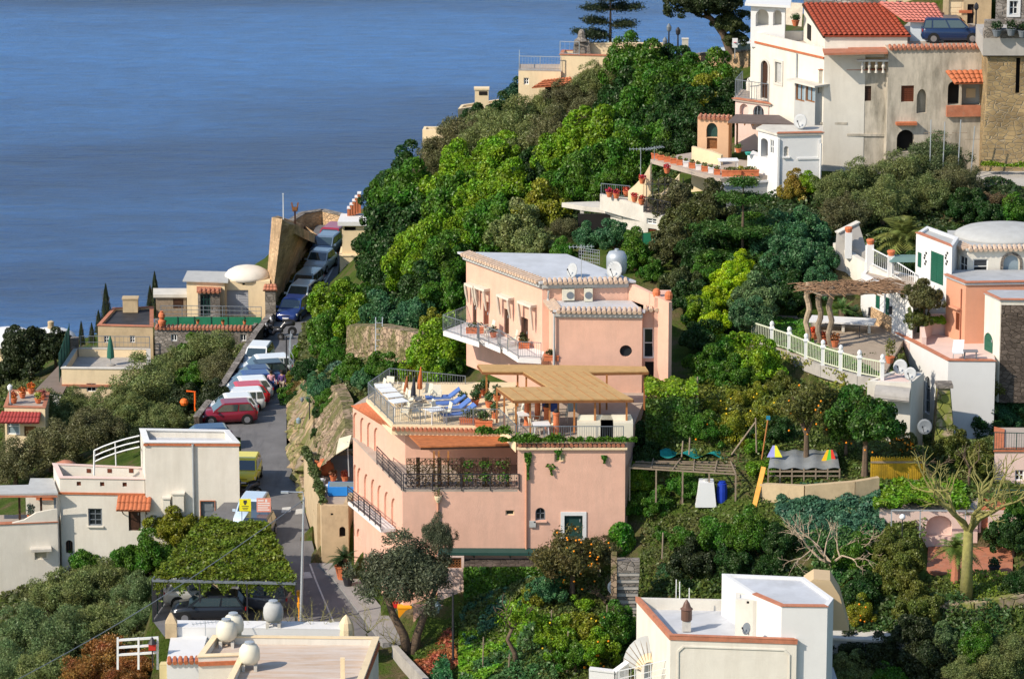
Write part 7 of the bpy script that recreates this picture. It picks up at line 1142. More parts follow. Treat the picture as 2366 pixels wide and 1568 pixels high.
A_=Bld('x','x','x',[(1735,12),(1814,16),(1816,2),(1740,0)],24.6,22,WHITEC,root=r,part='arched_loggia');A_.open(0,1746,22,1776,62,'void',arch=True,pm=WHITE,depth=.9,name='archway');A_.open(0,1786,24,1806,60,'void',arch=True,pm=WHITE,depth=.7,name='archway');A_.done(roof=WHITEC,over=.35,thick=.16,roofname='loggia_roof')
m=MB();q=[Py(1820,6,278),Py(1856,8,278),Py(1852,62,277),Py(1808,56,277)];m.ext(q,(0,.05,0));m.build('striped_blind',mat('cream_striped_blind',(.66,.56,.42),var=.2,scale=4),r)
for i,(u,v,lb)in enumerate(((1802,56,'clay pot of red flowers on the upper terrace of the tall white house'),(1838,50,'leafy pot by the striped blind on the tall white house'),(1785,58,'dark green potted shrub under the white arches'))):make_pot(lb,Pz(u,v+10,22.5),.24,.35,[(.25,.06,.04),(.06,.12,.04),(.04,.08,.03)][i],ph=.5)
bq=[Pz(1699,232,18.6),Pz(1776,243,18.6),Pz(1790,222,18.6),Pz(1715,212,18.6)]
B=Bld('x','x','x',None,18.6,14,PALEP,pts=bq,root=r,part='balcony_storey');B.open(0,1709,240,1729,285,'niche',arch=True,depth=.25,pm=PALEP);B.open(0,1740,244,1765,285,'win',arch=True,bars=(2,0),fr=GREYM);B.done(roof=TERRF,thick=.12,over=.15,trim=(TERRB,[0]),trimw=.2,roofname='balcony_slab')
railing([bq[3]+Vector((0,-.1,.15)),bq[0]+Vector((0,.05,.15)),bq[1]+Vector((-.05,.05,.15))],1.15,GREYM,sp=.25,post=1.0,label='grey balcony railing in front of the brown arched door of the tall white house')
m=MB();f=B.F[0];s=f.hit(1728,232)[0];f.box(m,s,s+1.4,17.7,17.85,.9,.0);m.build('awning_box',WHITEC,r)
l=bq[3];m=MB();m.lathe((l.x+.9,l.y-.2,18.7),[(.5,0),(.52,.5),(.45,.8),(.1,.95)],12,1.3,.8);m.build('white_oven',WHITE,r)
B=Bld('x','x','x',[(1775,262),(1896,282),(1905,240),(1790,226)],17.9,14,WHITE,root=r,part='terrace_storey');B.done(roof=TERRF,par=.1,trim=(TERRB,[0]),trimw=.2,roofname='mid_terrace');
railing([B.P[0].lerp(B.P[1],.02)+Vector((0,.1,1.2)),B.P[0].lerp(B.P[1],.5)+Vector((0,.1,1.2))],1.6,GREYM,sp=.55,post=.55,t=.03,label='tall thin dark rods screening the mid terrace of the tall white house')
S=Bld('sunroom','glazed sunroom with a pale sheet roof and brown frames beside the tall white house','sunroom',[(1836,188),(1884,200),(1951,190),(1905,178)],20.6,17.5,GREYL)
for a in(0,):S.open(0,1838,190,1859,234,'win',fr=WOOD,pm=GLASSB,bars=(1,0),fw=.07);S.open(0,1861,192,1883,236,'win',fr=WOOD,pm=GLASSB,bars=(1,0),fw=.07)
S.open(1,1890,190,1948,212,'void');S.done(roof=CONCL,over=.35,thick=.12)
l=Pz(1875,270,17.9);t=thing('flue_pipe','long thin brown flue pipe standing in front of the sunroom','pipe',l);m=MB();m.tube([l,l+Vector((-.12,0,1.6)),l+Vector((-.22,0,3.4))],[.07,.06,.06],7);m.build('pipe',WOODO,t);m=MB();m.lathe(tuple(l+Vector((-.22,0,3.4))),[(.1,0),(.12,.15),(.05,.22)],8);m.build('cap',IRON,t)
wall2=Bld('x','x','x',[(1876,236),(1904,240),(1904,200),(1882,200)],18.9,14,WHITE,root=T1 .root,part='corner_pier');wall2 .done(thick=.04,roofname='pier_top')
g0=Py(1906,82,266);g1=Py(2101,82,266);rz=Py(1857,7,271).z;k0=Py(1857,7,271);k1=Py(2048,8,271)
t=thing('red_roof_house','cream gabled house with the large red tiled roof at the top right','house',(g0 .x,g0 .y,22.4));m=MB();tiled(m,(g0 .x-.1,g0 .y-.1,g0 .z),(g1 .x+.1,g1 .y-.1,g1 .z),(k1 .x,k1 .y,k1 .z),(k0 .x,k0 .y,k0 .z),.30,.09);m.build('roof',mat('deep_red_tiles',(.34,.065,.03),var=.22,scale=3,rough=.75,stain=(.22,.05,.03),samt=.5,sscale=(2,2,2)),t)
m=MB();b0,b1=Vector((g0 .x,g0 .y+.1,22.3)),Vector((g1 .x-.1,g1 .y+.1,22.3));m.hexa([b0,b1,(k1 .x-.1,k1 .y,22.3),(k0 .x+.02,k0 .y,22.3)],[(b0 .x,b0 .y,g0 .z-.14),(b1 .x,b1 .y,g1 .z-.14),(k1 .x-.1,k1 .y,k1 .z-.16),(k0 .x+.02,k0 .y,k0 .z-.16)]);m.build('wall',WHITE,t)
fg=Face(k0,g0);m=MB();s0,s1,z0,z1=fg.rect(1866,57,1872,92,.02);fg.box(m,s0-.1,s1+.1,z0,z1,.03,-.05);m.build('slit_window',VOID,t);m=MB();m.bar(g0+Vector((-.05,-.1,-.1)),k0+Vector((-.05,0,-.1)),.1,.14);m.build('verge',WOODD,t)
m=MB();m.tube([(k0 .x,k0 .y,k0 .z+.05),(k1 .x,k1 .y,k1 .z+.05)],.13,8);m.build('ridge',STG,t)
B=Bld('garage','pale blue garage with a pink tiled roof behind the dark blue car','garage',[(2104,44),(2182,46),(2182,30),(2104,28)],24.4,22.4,mat('pale_blue_board',(.55,.60,.64),var=.04));
for k in range(4):B.open(0,2110+k*18,46,2123+k*18,52,'void')
B.done(roof=TERRB,thick=.02);
t=B.root;m=MB();f=B.F[0];tiled(m,f.pt(-.3,24.35,.4),f.pt(f.L+.15,24.35,.4),f.pt(f.L-.6,25.0,-2.0),f.pt(-2.0,25.0,-2.0),.26,.07);m.build('tiled_roof',mat('pink_tiles',(.50,.17,.13),var=.2,scale=4),t)
G1=Bld('grey_house','big weathered grey house with brown shutters carrying the terrace with the dark blue car','house',[(2053,113),(2275,110),(2275,92),(2030,94)],23.0,13,GREYP);gr=G1 .root
G1 .open(0,2082,198,2112,236,'shut',pm=BROWNS,depth=.16);G1 .open(0,2118,206,2141,262,'niche',arch=2.0,depth=.45);G1 .open(0,2190,188,2218,243,'void',arch=True,depth=.6,name='archway');G1 .open(0,2222,190,2268,247,'void',arch=.4,depth=.9,pm=GREYL,name='archway');G1 .open(0,2072,300,2112,352,'void',arch=True,depth=.6,name='archway')
G1 .done(roof=TERRF,thick=.05,tiles=[0],tilem=TERRB,roofname='car_terrace');f=G1 .F[0]
m=MB();s0,s1,z0,z1=f.rect(2196,163,2274,184);tiled(m,f.pt(s0+.1,z0,1.1),f.pt(s1,z0,1.1),f.pt(s1,z1,.02),f.pt(s0-.3,z1,.02),.3,.07);m.build('tiled_awning',TERRA,gr)
m=MB();s0,s1,z0,z1=f.rect(2069,281,2117,287);f.box(m,s0,s1,z0,z1,.4,.0);m.build('brick_hood',TERRA,gr);m=MB();s0,s1,z0,z1=f.rect(2232,205,2254,226,-.85);f.box(m,s0,s1,z0,z1,-.84,-.88);m.build('wall_plaque',CREAM,gr);m=MB();s0,s1,z0,z1=f.rect(2186,243,2272,268);f.box(m,s0,s1,z0,z1,.25,.005);m.build('brick_parapet',TERRB,gr)
G2=Bld('x','x','x',[(1892,162),(2054,163),(2052,118),(1905,120)],21.55,13,GREYP,root=gr,part='left_block');G2 .open(0,1986,199,2013,234,'shut',pm=WOODD,depth=.16);G2 .done(roof=TERRF,par=.15,trim=(TERRB,[0]),trimw=.2,roofname='balcony_floor')
f=G2 .F[0];m=MB();f.box(m,.05,f.L*.42,18.2,18.35,.08,0);f.box(m,f.L*.42,f.L*.98,17.5,17.65,.08,0);m.build('drip_ledge',GREYP,gr)
m=MB();q=Py(1912,120,265.9);q2=Py(2050,150,265.9);fz=Face((q.x,266.2,0),(q2 .x,266.2,0));fz.box(m,.0,fz.L,21.6,22.7,.0,-.05);m.build('recess_wall',TAN,gr);m=MB();[m.lathe((q2 .x-.3-k*.42,265.1,21.55),[(.1,0),(.05,.2),(.11,.4),(.06,.6),(.09,.7)],8)for k in range(4)];m.box((q2 .x-.95,265.1,22.3),(1.9,.2,.12));m.build('balustrade',CONCL,gr)
m=MB();l=Py(1992,102,264.6);l2=Py(2052,114,264.6);m.hexa([(q.x-.3,264.4,22.75),(l2 .x,264.6,22.8),(l2 .x,266.4,22.8),(q.x-.3,266.4,22.75)],[(q.x-.3,264.4,22.88),(l2 .x,264.6,22.93),(l2 .x,266.4,22.93),(q.x-.3,266.4,22.88)]);m.build('terrace_lintel',TERRB,gr)
make_dish('mottled grey satellite dish on the balcony of the big grey house',Pz(2004,150,21.6),.5,(-.5,-.8,.3),hp=.55)
p=Pz(2203,104,23.05);p.y+=1.2;make_car('parked_car','dark blue people carrier parked on the top terrace beside the crenellated tower',(.010,.028,.085),p,R(0),L=3.75,W=1.6,H=1.5,style='wagon')
TX=[Py(2282,130,262.4),Py(2400,130,262.4)];B=Bld('crenellated_tower','tan squared stone tower with a grey crenellated head at the top right','tower',None,24.0,14,STB,pts=[Vector((TX[0].x,262.2,0)),Vector((TX[1].x,262.2,0)),Vector((TX[1].x,266,0)),Vector((TX[0].x,266,0))]);B.open(0,2347,134,2357,216,'void',depth=.4,name='slit');r=B.done(thick=.02)
f=B.F[0];Z=lambda v:Py(2300,v,262).z
m=MB();f.box(m,-.35,f.L+.3,Z(128),Z(88),.3,-4);m.build('grey_band',CONC,r);m=MB();f.box(m,-.3,f.L+.2,Z(88)+.003,Z(70),.27,-.5);
for a in(.1,1.95,):f.box(m,a-.35,a+.55,Z(70)+.002,Z(48),.27,-.3)
m.build('battlements',STG,r);m=MB();f.box(m,-.3,f.L,Z(128)-.07,Z(128)-.003,.24,.01);m.build('painted_shadow_strip',IRON,r)  # solid dark strip painted in as the shadow under the grey band
m=MB();q=[f.pt(-.02,Z(240),.02),f.pt(f.L,Z(240),.02),f.pt(f.L,13.5,.75),f.pt(-.55,13.5,.75)];m.hexa([q[3],q[2],f.pt(f.L,13.5,-.5),f.pt(-.4,13.5,-.5)],[q[0],q[1],f.pt(f.L,Z(240),-.4),f.pt(-.02,Z(240),-.4)]);m.build('battered_base',STB,r)
for i,(u,v,lb)in enumerate(((2303,62,'dark leafy planter on the left of the tower battlements'),(2336,60,'round clipped bush on the tower battlements'),(2362,64,'dark blue urn at the right edge of the battlements'))):make_pot(lb,Py(u,v+22,261.5),.28,.4,(.02,.05,.015),ph=.6,m=GREYM)
B=Bld('brown_house','brown and cream old house behind the tower at the very top right','house',None,30,22,TAN,pts=[Py(2178,40,273),Py(2290,40,273),Py(2290,40,276),Py(2178,40,276)]);B.open(0,2192,0,2226,36,'door',pm=CREAM);B.open(0,2235,10,2250,60,'void');r=B.done();m=MB();B.F[0].box(m,1.0,1.8,Py(2200,30,273).z,Py(2200,24,273).z,.1,0);m.build('red_sign',TERRA,r)
B=Bld('stone_corner_house','grey stone house with a white framed window at the top right corner','house',None,30,22,STG,pts=[Py(2300,40,270),Py(2420,40,270),Py(2420,40,274),Py(2300,40,274)]);B.open(0,2332,2,2352,34,'win',surround=(WHITEC,.15));B.done()
B=Bld('cream_row_house','long cream house with small balconies behind the red roof at the very top','house',None,27,22,CREAM,pts=[Py(2050,20,277),Py(2182,20,277),Py(2182,20,280),Py(2050,20,280)]);B.open(0,2070,2,2086,14,'win');B.open(0,2120,4,2136,18,'win');B.done(par=.2)
l=Py(2254,85,268);t=thing('street_lamp','dark street lamp behind the front of the dark blue people carrier','street lamp',l);m=MB();m.tube([l,l+Vector((0,0,1.6))],.05,6);m.build('post',IRON,t);m=MB();m.lathe(tuple(l+Vector((0,0,1.6))),[(.04,0),(.15,.15),(.13,.35),(.02,.5)],6);m.build('lantern',IRON,t)
B=Bld('white_terrace_house','white house with scalloped loggia and a big shaded bluish gable wall','house',[(1752,301),(1797,313),(1898,311),(1896,296),(1765,294)],18.5,12,WHITEC);wr=B.root
B.open(0,1758,320,1774,364,'void',arch=.6,depth=.5,name='archway');B.open(0,1779,322,1788,356,'win',fr=WHITEM,depth=.1);B.open(1,1811,338,1822,362,'win',arch=True,fr=CONCL,pm=CONCL,bars=(1,2),sill=WHITEC)
B.done(roof=CONCL,thick=.14,over=.12,trim=(TERRB,[1]),trimw=.15);f=B.F[1];m=MB();f.box(m,.0,.12,12,18.3,.1,0);f.box(m,f.L*.45,f.L*.97,17.0,17.12,.06,0);f.box(m,f.L*.93,f.L*.98,17.12,18.2,.06,0);m.tube([f.pt(f.L*.98,18,.15),f.pt(f.L*.98,14,.15)],.07,6);m.build('moulding',WHITEC,wr)
B=Bld('x','x','x',[(1727,358),(1790,376),(1797,372),(1740,350)],16.6,12,WHITEC,root=wr,part='balcony_parapet');B.done(thick=.06,roofname='parapet_top')
make_dish('mottled dish between the dark canopy and the white terrace house',Pz(1852,296,18.7),.45,(-.5,-.8,.2),hp=.4)
t=thing('dark_canopy','dark brown sheet canopy on wooden posts over the planter terrace','canopy',Pz(1690,283,18.2));q=[Pz(1682,281,18.2),Pz(1836,287,18.2),Pz(1800,266,18.2),Pz(1700,264,18.2)];m=MB();m.hexa([(p.x,p.y,p.z-.1)for p in q],[tuple(p)for p in q]);m.build('sheet',mat('brown_slate_sheet',(.13,.10,.09),var=.2,scale=3),t);m=MB();[m.bar(q[0].lerp(q[1],k/8)-Vector((0,.02,.16)),q[3].lerp(q[2],k/8)-Vector((0,0,.16)),.07,.1)for k in range(9)];m.build('rafters',WOOD,t)
for p,zb in((q[0],15.8),(q[0].lerp(q[1],.5),15.8),(q[1],16),(q[3],15.8)):m=MB();m.bar((p.x+.1,p.y,zb),(p.x+.1,p.y,18.1),.11);m.build('post',WOOD,t)
B=Bld('peach_gate','peach wall with a keyhole arch and brown gate beside the planter terrace','gate',[(1612,272),(1686,275),(1692,268),(1615,266)],18.0,14,mat('peach_plaster',(.68,.42,.25),var=.08));B.open(0,1632,284,1658,318,'void',arch=1.3,depth=.25,pm=LEAF if False else GREEND,name='keyhole');B.open(0,1633,319,1657,345,'door',pm=WOOD,depth=.2);B.done(thick=.04,tiles=[0],tilem=TERRB)
c=[Py(1600,338,266),Py(1640,348,265.5),Py(1668,358,265)];wallthing('stair_parapet','cream rounded stair parapet below the peach keyhole gate','wall',c,0,0,CREAM,.25,zts=[p.z for p in c],zbs=[14]*3)
PT_=[Pz(1503,368,15.9),Pz(1666,413,15.9),Pz(1790,404,15.9),Pz(1770,378,15.9),Pz(1600,352,15.9)]
t=thing('planter_terrace','grey slab terrace lined with orange planters above the curved conservatory','terrace',PT_[0]);m=MB();prismcap(m,PT_,15.65,15.9);m.build('slab',TERRF,t);m=MB();q=[PT_[1],PT_[2],PT_[2]+Vector((0,2.5,0)),PT_[1]+Vector((0,2.5,0))];m.prism(q,11.5,15.64);m.build('under_wall',GREYL,t)
m=MB();f=Face(PT_[1],PT_[2]);f.box(m,0,f.L,15.5,15.62,.1,0);m.build('ledge',WHITEC,t)
k0_=None;pls=[]
for i in range(11):
 u,v=1512+i*14.5,366+i*3.7
 if i%2==0 or i<4:make_pot(['leftmost clay trough on the edge of the planter terrace','second clay trough from the left on the planter terrace edge','third clay pot from the left on the planter terrace edge','tall clay pot at the first bend of the planter terrace','clay trough before the white planters','','clay trough between two white planters on the terrace edge','','clay trough right of the middle of the terrace edge','','last clay trough before the long red planters'][i],Pz(u,v,15.9),.2,.32,(.16,.18,.06),ph=.25,square=(.36,.3),n=60)
 else:make_pot({5:'white square planter, first of three on the terrace edge',7:'white square planter, second of three on the terrace edge',9:'white square planter, last of three on the terrace edge'}.get(i,'white planter'),Pz(u,v,15.9),.2,.34,(.14,.18,.06),ph=.2,square=(.3,.3),m=WPLAS,n=50)
for u,v,w,lb in((1690,407,1.15,'long red clay planter left of the small yellow plant'),(1731,406,1.15,'long red clay planter right of the small yellow plant')):make_pot(lb,Pz(u,v,15.9),.2,.36,(.14,.16,.04),ph=.25,square=(w,.3),n=100)
make_pot('small pot with a yellow green plant between the two long red planters',Pz(1711,404,15.9),.16,.3,(.35,.30,.04),ph=.3,n=80);make_pot('red flowers on the corner of the white balcony parapet',Pz(1789,372,16.7),.2,.15,(.35,.05,.02),ph=.3,n=90);make_pot('clay pot of green leaves on the parapet beside the canopy post',Pz(1706,352,16.6),.2,.25,(.07,.14,.03),ph=.3,n=90);make_pot('small turquoise box on the balcony parapet',Pz(1728,358,16.7),.18,.16,None,m=mat('turquoise',(.05,.35,.28)))
make_table('white cloth covered table in the middle of the planter terrace',Pz(1682,396,15.9),.1,1.2,.8)
make_antenna('television aerial standing in front of the dark wood beside the planter terrace',Py(1480,405,262),1.7,rz=.0);make_antenna('rod aerial at the left tip of the planter terrace',Py(1512,372,262),.9,rz=.6)
ww=[Py(1453,440,263),Py(1470,425,262.8),Py(1488,405,262.6),Py(1505,375,262.5)];wallthing('curved_white_wall','white wall with a sweeping concave top left of the thin rods','wall',ww,0,0,CREAM,.25,zts=[p.z for p in ww],zbs=[13.9]*4)
w2=[Py(1500,452,261.6),Py(1530,446,261.6),Py(1552,425,261.6),Py(1570,402,261.6)];wallthing('front_curved_wall','second curved cream wall under the planter terrace','wall',w2,0,0,CREAM,.2,zts=[p.z for p in w2],zbs=[13.9]*4)
t=thing('rod_screen','row of thin dark vertical rods below the planter terrace','screen',Py(1508,450,256));m=MB()
for k in range(7):a=Py(1494+k*14,452,261.1);m.bar((a.x,a.y,13.9),(a.x,a.y,16),.045)
m.build('rods',IRON,t);m=MB();a=Py(1490,440,261.1);b=Py(1580,440,261.1);m.bar((a.x,a.y,15.6),(b.x,b.y,15.6),.04);m.build('crossbar',IRON,t)
B=Bld('slab_house','concrete house with a wavy edged slab roof in the middle of the slope','house',None,13.9,9.5,CONCL,pts=[Pz(1489,492,13.9),Pz(1548,500,13.9),Pz(1600,466,13.9),Pz(1389,452,13.9)]);B.open(0,1494,505,1517,518,'win',fr=WHITEM);B.open(0,1497,528,1517,566,'shut',pm=BROWNS);B.open(0,1524,510,1534,585,'void');r=B.done(roof=TERRF,par=.05)
sl=[Pz(1298,468,13.3),Pz(1345,476,13.3),Pz(1395,482,13.3),Pz(1436,495,13.3),Pz(1489,494,13.3),Pz(1381,465,13.3)];m=MB();prismcap(m,sl,13.02,13.3);m.build('slab_roof',CONCL,r);m=MB();[m.bar((p.x,p.y+.2,9.5),(p.x,p.y+.2,13.05),.22)for p in(sl[2],sl[3]+Vector((.3,0,0)),sl[1])];m.build('column',CONCL,r);m=MB();m.box((sl[3].x-1,sl[3].y+1.4,11.5),(3.2,.1,3));m.build('slab_shade_panel',VOID,r)  # black sheet behind the columns stands in for shade below the slab
m=MB();f=Face(Pz(1389,462,13.9),Pz(1489,490,13.9));f.box(m,0,f.L,13.3,14.3,.1,-.1);m.build('terrace_parapet',CONCL,r)
railing([Pz(1389,452,14.2),Pz(1455,458,14.2)],.75,GREYM,sp=.13,post=1.2,label='grey railing behind the red pots on the slab house terrace');railing([Pz(1490,488,14.0),Pz(1548,500,14.0)],.85,IRON,sp=.1,post=1.2,label='dark railing on the right part of the slab house terrace')
for i,(u,v,lb)in enumerate(((1408,455,'red pot at the left of the railed slab terrace'),(1424,458,'second red pot on the railed slab terrace'),(1447,453,'red flowering pot by the curved white wall'),(1466,466,'pair of red pots in the middle of the slab terrace parapet'),(1482,472,'red pot at the corner of the slab terrace'),(1541,400,'red flower tub on the wall below the aerial'),(1484,424,'red awning like flower tub at the foot of the concave wall'))):make_pot(lb,Pz(u,v,14.35)if i<5 else Py(u,v,262),.2,.3,(.45,.06,.04),ph=.3,n=90)
t=thing('green_mesh_gate','small green mesh gate beside the house with red shutters','gate',G(1500,600));b=Vector(t.location);m=MB();m.box(tuple(b+Vector((0,0,.8))),(.8,.04,1.5));m.build('mesh',NETG,t);m=MB();[m.bar(b+Vector((x,0,0)),b+Vector((x,0,1.7)),.06)for x in(-.4,.4)];m.build('frame',GREEND,t)
t=thing('grey_mesh_fence','faint grey mesh fence behind the satellite dishes','fence',Py(1330,590,252));m=MB();a,b=Py(1338,605,252),Py(1385,612,250);[m.bar(a.lerp(b,k/9),a.lerp(b,k/9)+Vector((0,0,.85)),.025)for k in range(10)];m.build('posts',PALEM,t);m=MB();[m.bar(a+Vector((0,0,z)),b+Vector((0,0,z)),.02)for z in(.1,.3,.5,.7,.85)];m.build('wires',PALEM,t)
wallthing('tower_road_wall','grey stone wall carrying the path below the crenellated tower','wall',[Py(2225,450,257.5),Py(2400,450,256.5)],15.4,11,STW,.4,coping=.1)
m=MB();q=[Pz(2050,95,23),Pz(2420,95,23),Pz(2420,42,23),Pz(2110,42,23)];m.add([(p.x,p.y,23.0)for p in q],[(0,1,2,3)]);m.build('car_park',CONC,kind='structure',keep=True);m=MB();q=[Py(2262,385,262),Py(2400,385,262),Py(2400,440,258),Py(2240,440,258)];m.add([(p.x,p.y,16.3 if i<2 else 15.6)for i,p in enumerate(q)],[(0,1,2,3)]);m.build('path',CONC,kind='structure',keep=True)
hedge('grass tufts and weeds at the foot of the crenellated tower',[Py(2270,382,261.0),Py(2380,385,261.0)],.25,1600,'g1','grass_tufts',.06,cat='grass')
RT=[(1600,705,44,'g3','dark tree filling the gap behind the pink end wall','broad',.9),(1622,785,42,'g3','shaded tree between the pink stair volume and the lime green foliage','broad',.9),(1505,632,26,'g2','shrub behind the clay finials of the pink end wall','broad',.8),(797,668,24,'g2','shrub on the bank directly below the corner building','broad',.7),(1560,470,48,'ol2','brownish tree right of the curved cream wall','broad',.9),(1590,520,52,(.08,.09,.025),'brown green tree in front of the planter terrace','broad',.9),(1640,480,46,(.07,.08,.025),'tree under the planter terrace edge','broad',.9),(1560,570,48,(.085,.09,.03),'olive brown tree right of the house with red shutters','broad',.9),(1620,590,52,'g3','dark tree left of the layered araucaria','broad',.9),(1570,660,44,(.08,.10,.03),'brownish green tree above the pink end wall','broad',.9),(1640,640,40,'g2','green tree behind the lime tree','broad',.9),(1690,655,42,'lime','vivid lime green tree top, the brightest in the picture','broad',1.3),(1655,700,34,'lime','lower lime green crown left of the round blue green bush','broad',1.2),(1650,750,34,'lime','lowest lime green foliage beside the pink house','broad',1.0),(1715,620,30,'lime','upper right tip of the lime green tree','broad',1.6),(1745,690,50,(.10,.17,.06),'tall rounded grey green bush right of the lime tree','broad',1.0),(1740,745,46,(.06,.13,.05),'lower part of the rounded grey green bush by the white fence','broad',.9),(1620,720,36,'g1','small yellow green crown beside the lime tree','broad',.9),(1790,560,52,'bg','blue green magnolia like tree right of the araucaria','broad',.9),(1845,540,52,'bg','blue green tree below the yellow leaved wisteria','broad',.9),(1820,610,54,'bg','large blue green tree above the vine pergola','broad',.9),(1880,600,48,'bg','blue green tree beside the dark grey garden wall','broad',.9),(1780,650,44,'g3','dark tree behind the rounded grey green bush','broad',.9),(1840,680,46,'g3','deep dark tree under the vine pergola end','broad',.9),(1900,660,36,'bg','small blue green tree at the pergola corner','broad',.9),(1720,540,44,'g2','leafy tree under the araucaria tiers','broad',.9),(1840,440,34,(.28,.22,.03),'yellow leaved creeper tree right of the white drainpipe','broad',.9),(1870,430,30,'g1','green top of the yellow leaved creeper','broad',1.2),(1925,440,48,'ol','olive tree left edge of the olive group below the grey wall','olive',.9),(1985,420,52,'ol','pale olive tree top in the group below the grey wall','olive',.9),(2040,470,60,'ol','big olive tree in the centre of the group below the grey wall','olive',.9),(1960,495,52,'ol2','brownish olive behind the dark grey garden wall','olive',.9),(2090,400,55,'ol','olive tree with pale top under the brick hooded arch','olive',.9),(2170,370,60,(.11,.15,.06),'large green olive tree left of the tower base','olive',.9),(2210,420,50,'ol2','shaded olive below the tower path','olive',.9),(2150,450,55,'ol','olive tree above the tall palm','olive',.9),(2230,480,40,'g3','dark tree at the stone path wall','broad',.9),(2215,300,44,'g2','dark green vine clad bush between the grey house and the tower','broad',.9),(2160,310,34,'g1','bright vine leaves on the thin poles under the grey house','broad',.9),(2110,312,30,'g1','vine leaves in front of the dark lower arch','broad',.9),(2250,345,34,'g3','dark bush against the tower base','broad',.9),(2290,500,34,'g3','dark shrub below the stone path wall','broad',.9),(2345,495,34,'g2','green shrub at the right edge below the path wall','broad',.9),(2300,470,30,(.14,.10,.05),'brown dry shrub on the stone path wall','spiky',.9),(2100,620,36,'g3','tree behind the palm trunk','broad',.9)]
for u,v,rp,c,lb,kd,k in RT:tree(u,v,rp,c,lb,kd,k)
b=hitk(1713,600,0,0);b=Vector((b.x,b.y-1,b.z-.5));layered('araucaria with flat layered green tiers in the middle right wood',b,5.6,[(1.0,3.0,0,360,9),(2.4,2.6,0,360,9),(4.3,1.3,0,360,8),(5.3,.7,0,360,6)],(.05,.12,.02),8,name='araucaria',lsz=.09,dense=1.4)
b=Vector((Py(2088,600,251).x,251,Tz(Py(2088,600,251).x,251)));palm('tall palm with yellowing lower fronds above the domed white villa',b,max(.8,Py(2088,545,251).z-b.z),2.6,60,(.17,.20,.05),seed=6)
for i,(u,v)in enumerate(((2150,330),(2180,335),(2215,330),(2245,345))):b=Py(u,v,260.5);t=thing('vine_pole',['leftmost thin vine pole in front of the lower arch','second thin vine pole under the grey house','third thin vine pole, under the brick parapet','leaning pale vine pole beside the tower'][i],'pole',b);m=MB();m.tube([b-Vector((0,0,1.5)),b+Vector((.05*i,0,1.4))],.035,5);m.build('pole',PALEM,t);m=MB();m.bar(b+Vector((-.4,0,.6)),b+Vector((.5,0,.6)),.03);m.build('crossbar',WOODG,t)
B=Bld('domed_villa','white villa with a low grey dome and green shutters at the right edge','house',[(2194,562),(2236,579),(2420,577),(2420,540),(2194,538)],16.1,10,WHITE);vr=B.root
B.open(0,2215,592,2240,634,'win',fr=WHITEM,bars=(1,1),fw=.07);B.open(1,2248,598,2283,634,'win',fr=WHITEM,bars=(0,1),fw=.07);B.open(1,2317,588,2356,650,'win',arch=True,surround=(STG,.14),fr=CONCL,pm=GLASSB,bars=(0,0))
B.done(roof=GREYL,thick=.12,over=.12,tiles=[0,1],tilem=TILEW)
B2=Bld('x','x','x',[(2117,538),(2200,570),(2215,548),(2142,522)],16.6,10,WHITEC,root=vr,part='shuttered_wing');B2 .open(0,2120,583,2129,618,'shut',pm=GREEN,depth=.06);B2 .open(0,2150,584,2180,655,'shut',pm=GREEN,depth=.06);B2 .done(roof=GREYL,par=.12,trim=(TERRB,[0]),trimw=.2,roofname='wing_roof')
f=B2 .F[0]
for u in(2139,2188):s,z=f.hit(u,600);m=MB();[f.box(m,s-.1+.1*math.sin(k*2),s+.02+.1*math.sin(k*2),z-.3+k*.16,z-.18+k*.16,.04,.005)for k in range(5)];m.build('wall_ornament',IRON,vr)
c=(B.P[0]+B.P[2])/2+Vector((.6,1.6,0));m=MB();m.lathe((c.x,c.y+.6,16.2),[(2.9,0),(2.8,.18),(2.4,.38),(1.7,.52),(.9,.6),(.05,.62)],26,1,.8);m.build('dome',GREYL,vr,smooth=True)
B=Bld('salmon_block','salmon pink flat roofed house in front of the domed villa','house',[(2187,640),(2232,658),(2420,655),(2420,630),(2195,630)],14.9,10,PINK2);B.open(0,2208,722,2217,762,'shut',pm=BROWNS,depth=.06);r=B.done(roof=ROOFG,thick=.14,over=.1,trim=(TERRB,range(3)),trimw=.15);f=B.F[0];m=MB();s=f.hit(2222,700)[0];m.tube([f.pt(s,14.6,.06),f.pt(s,10,.06)],.035,6);m.build('drainpipe',TERRB,r);s,z=f.hit(2212,708);m=MB();f.box(m,s-.45,s+.45,z-.08,z,.3,0);m.build('window_hood',PINK2,r)
B=Bld('stone_gabled_block','white and dark stone house with a tall dark green arched door at the right edge','house',[(2276,679),(2312,696),(2420,697),(2420,675),(2290,674)],14.7,9,WHITE);B.open(0,2272,768,2294,826,'door',arch=True,pm=GREEN,depth=.08);r=B.done(roof=ROOFG,thick=.1,over=.06,trim=(TERRB,[0,1]),trimw=.12);m=MB();B.F[1].box(m,.05,B.F[1].L,9,14.5,.06,.004);m.build('stone_front',STD,r)
B=Bld('arched_house','white house with a pale pink curved roof parapet and tall arched window on the right','house',[(2070,771),(2191,835),(2300,836),(2290,790),(2130,770)],11.5,5,WHITEC);ar=B.root
B.open(0,2137,869,2149,955,'win',arch=True,fr=PALEM,bars=(1,2),pm=GLASS);B.open(0,2084,868,2092,872,'void',depth=.05);r=B.done(roof=PALEP,thick=.05,trim=(TERRB,[0,1]),trimw=.2)
m=MB();f=B.F[0];f.box(m,0,f.L*.27,5,11.4,.03,.002);m.build('pink_corner',PALEP,ar)
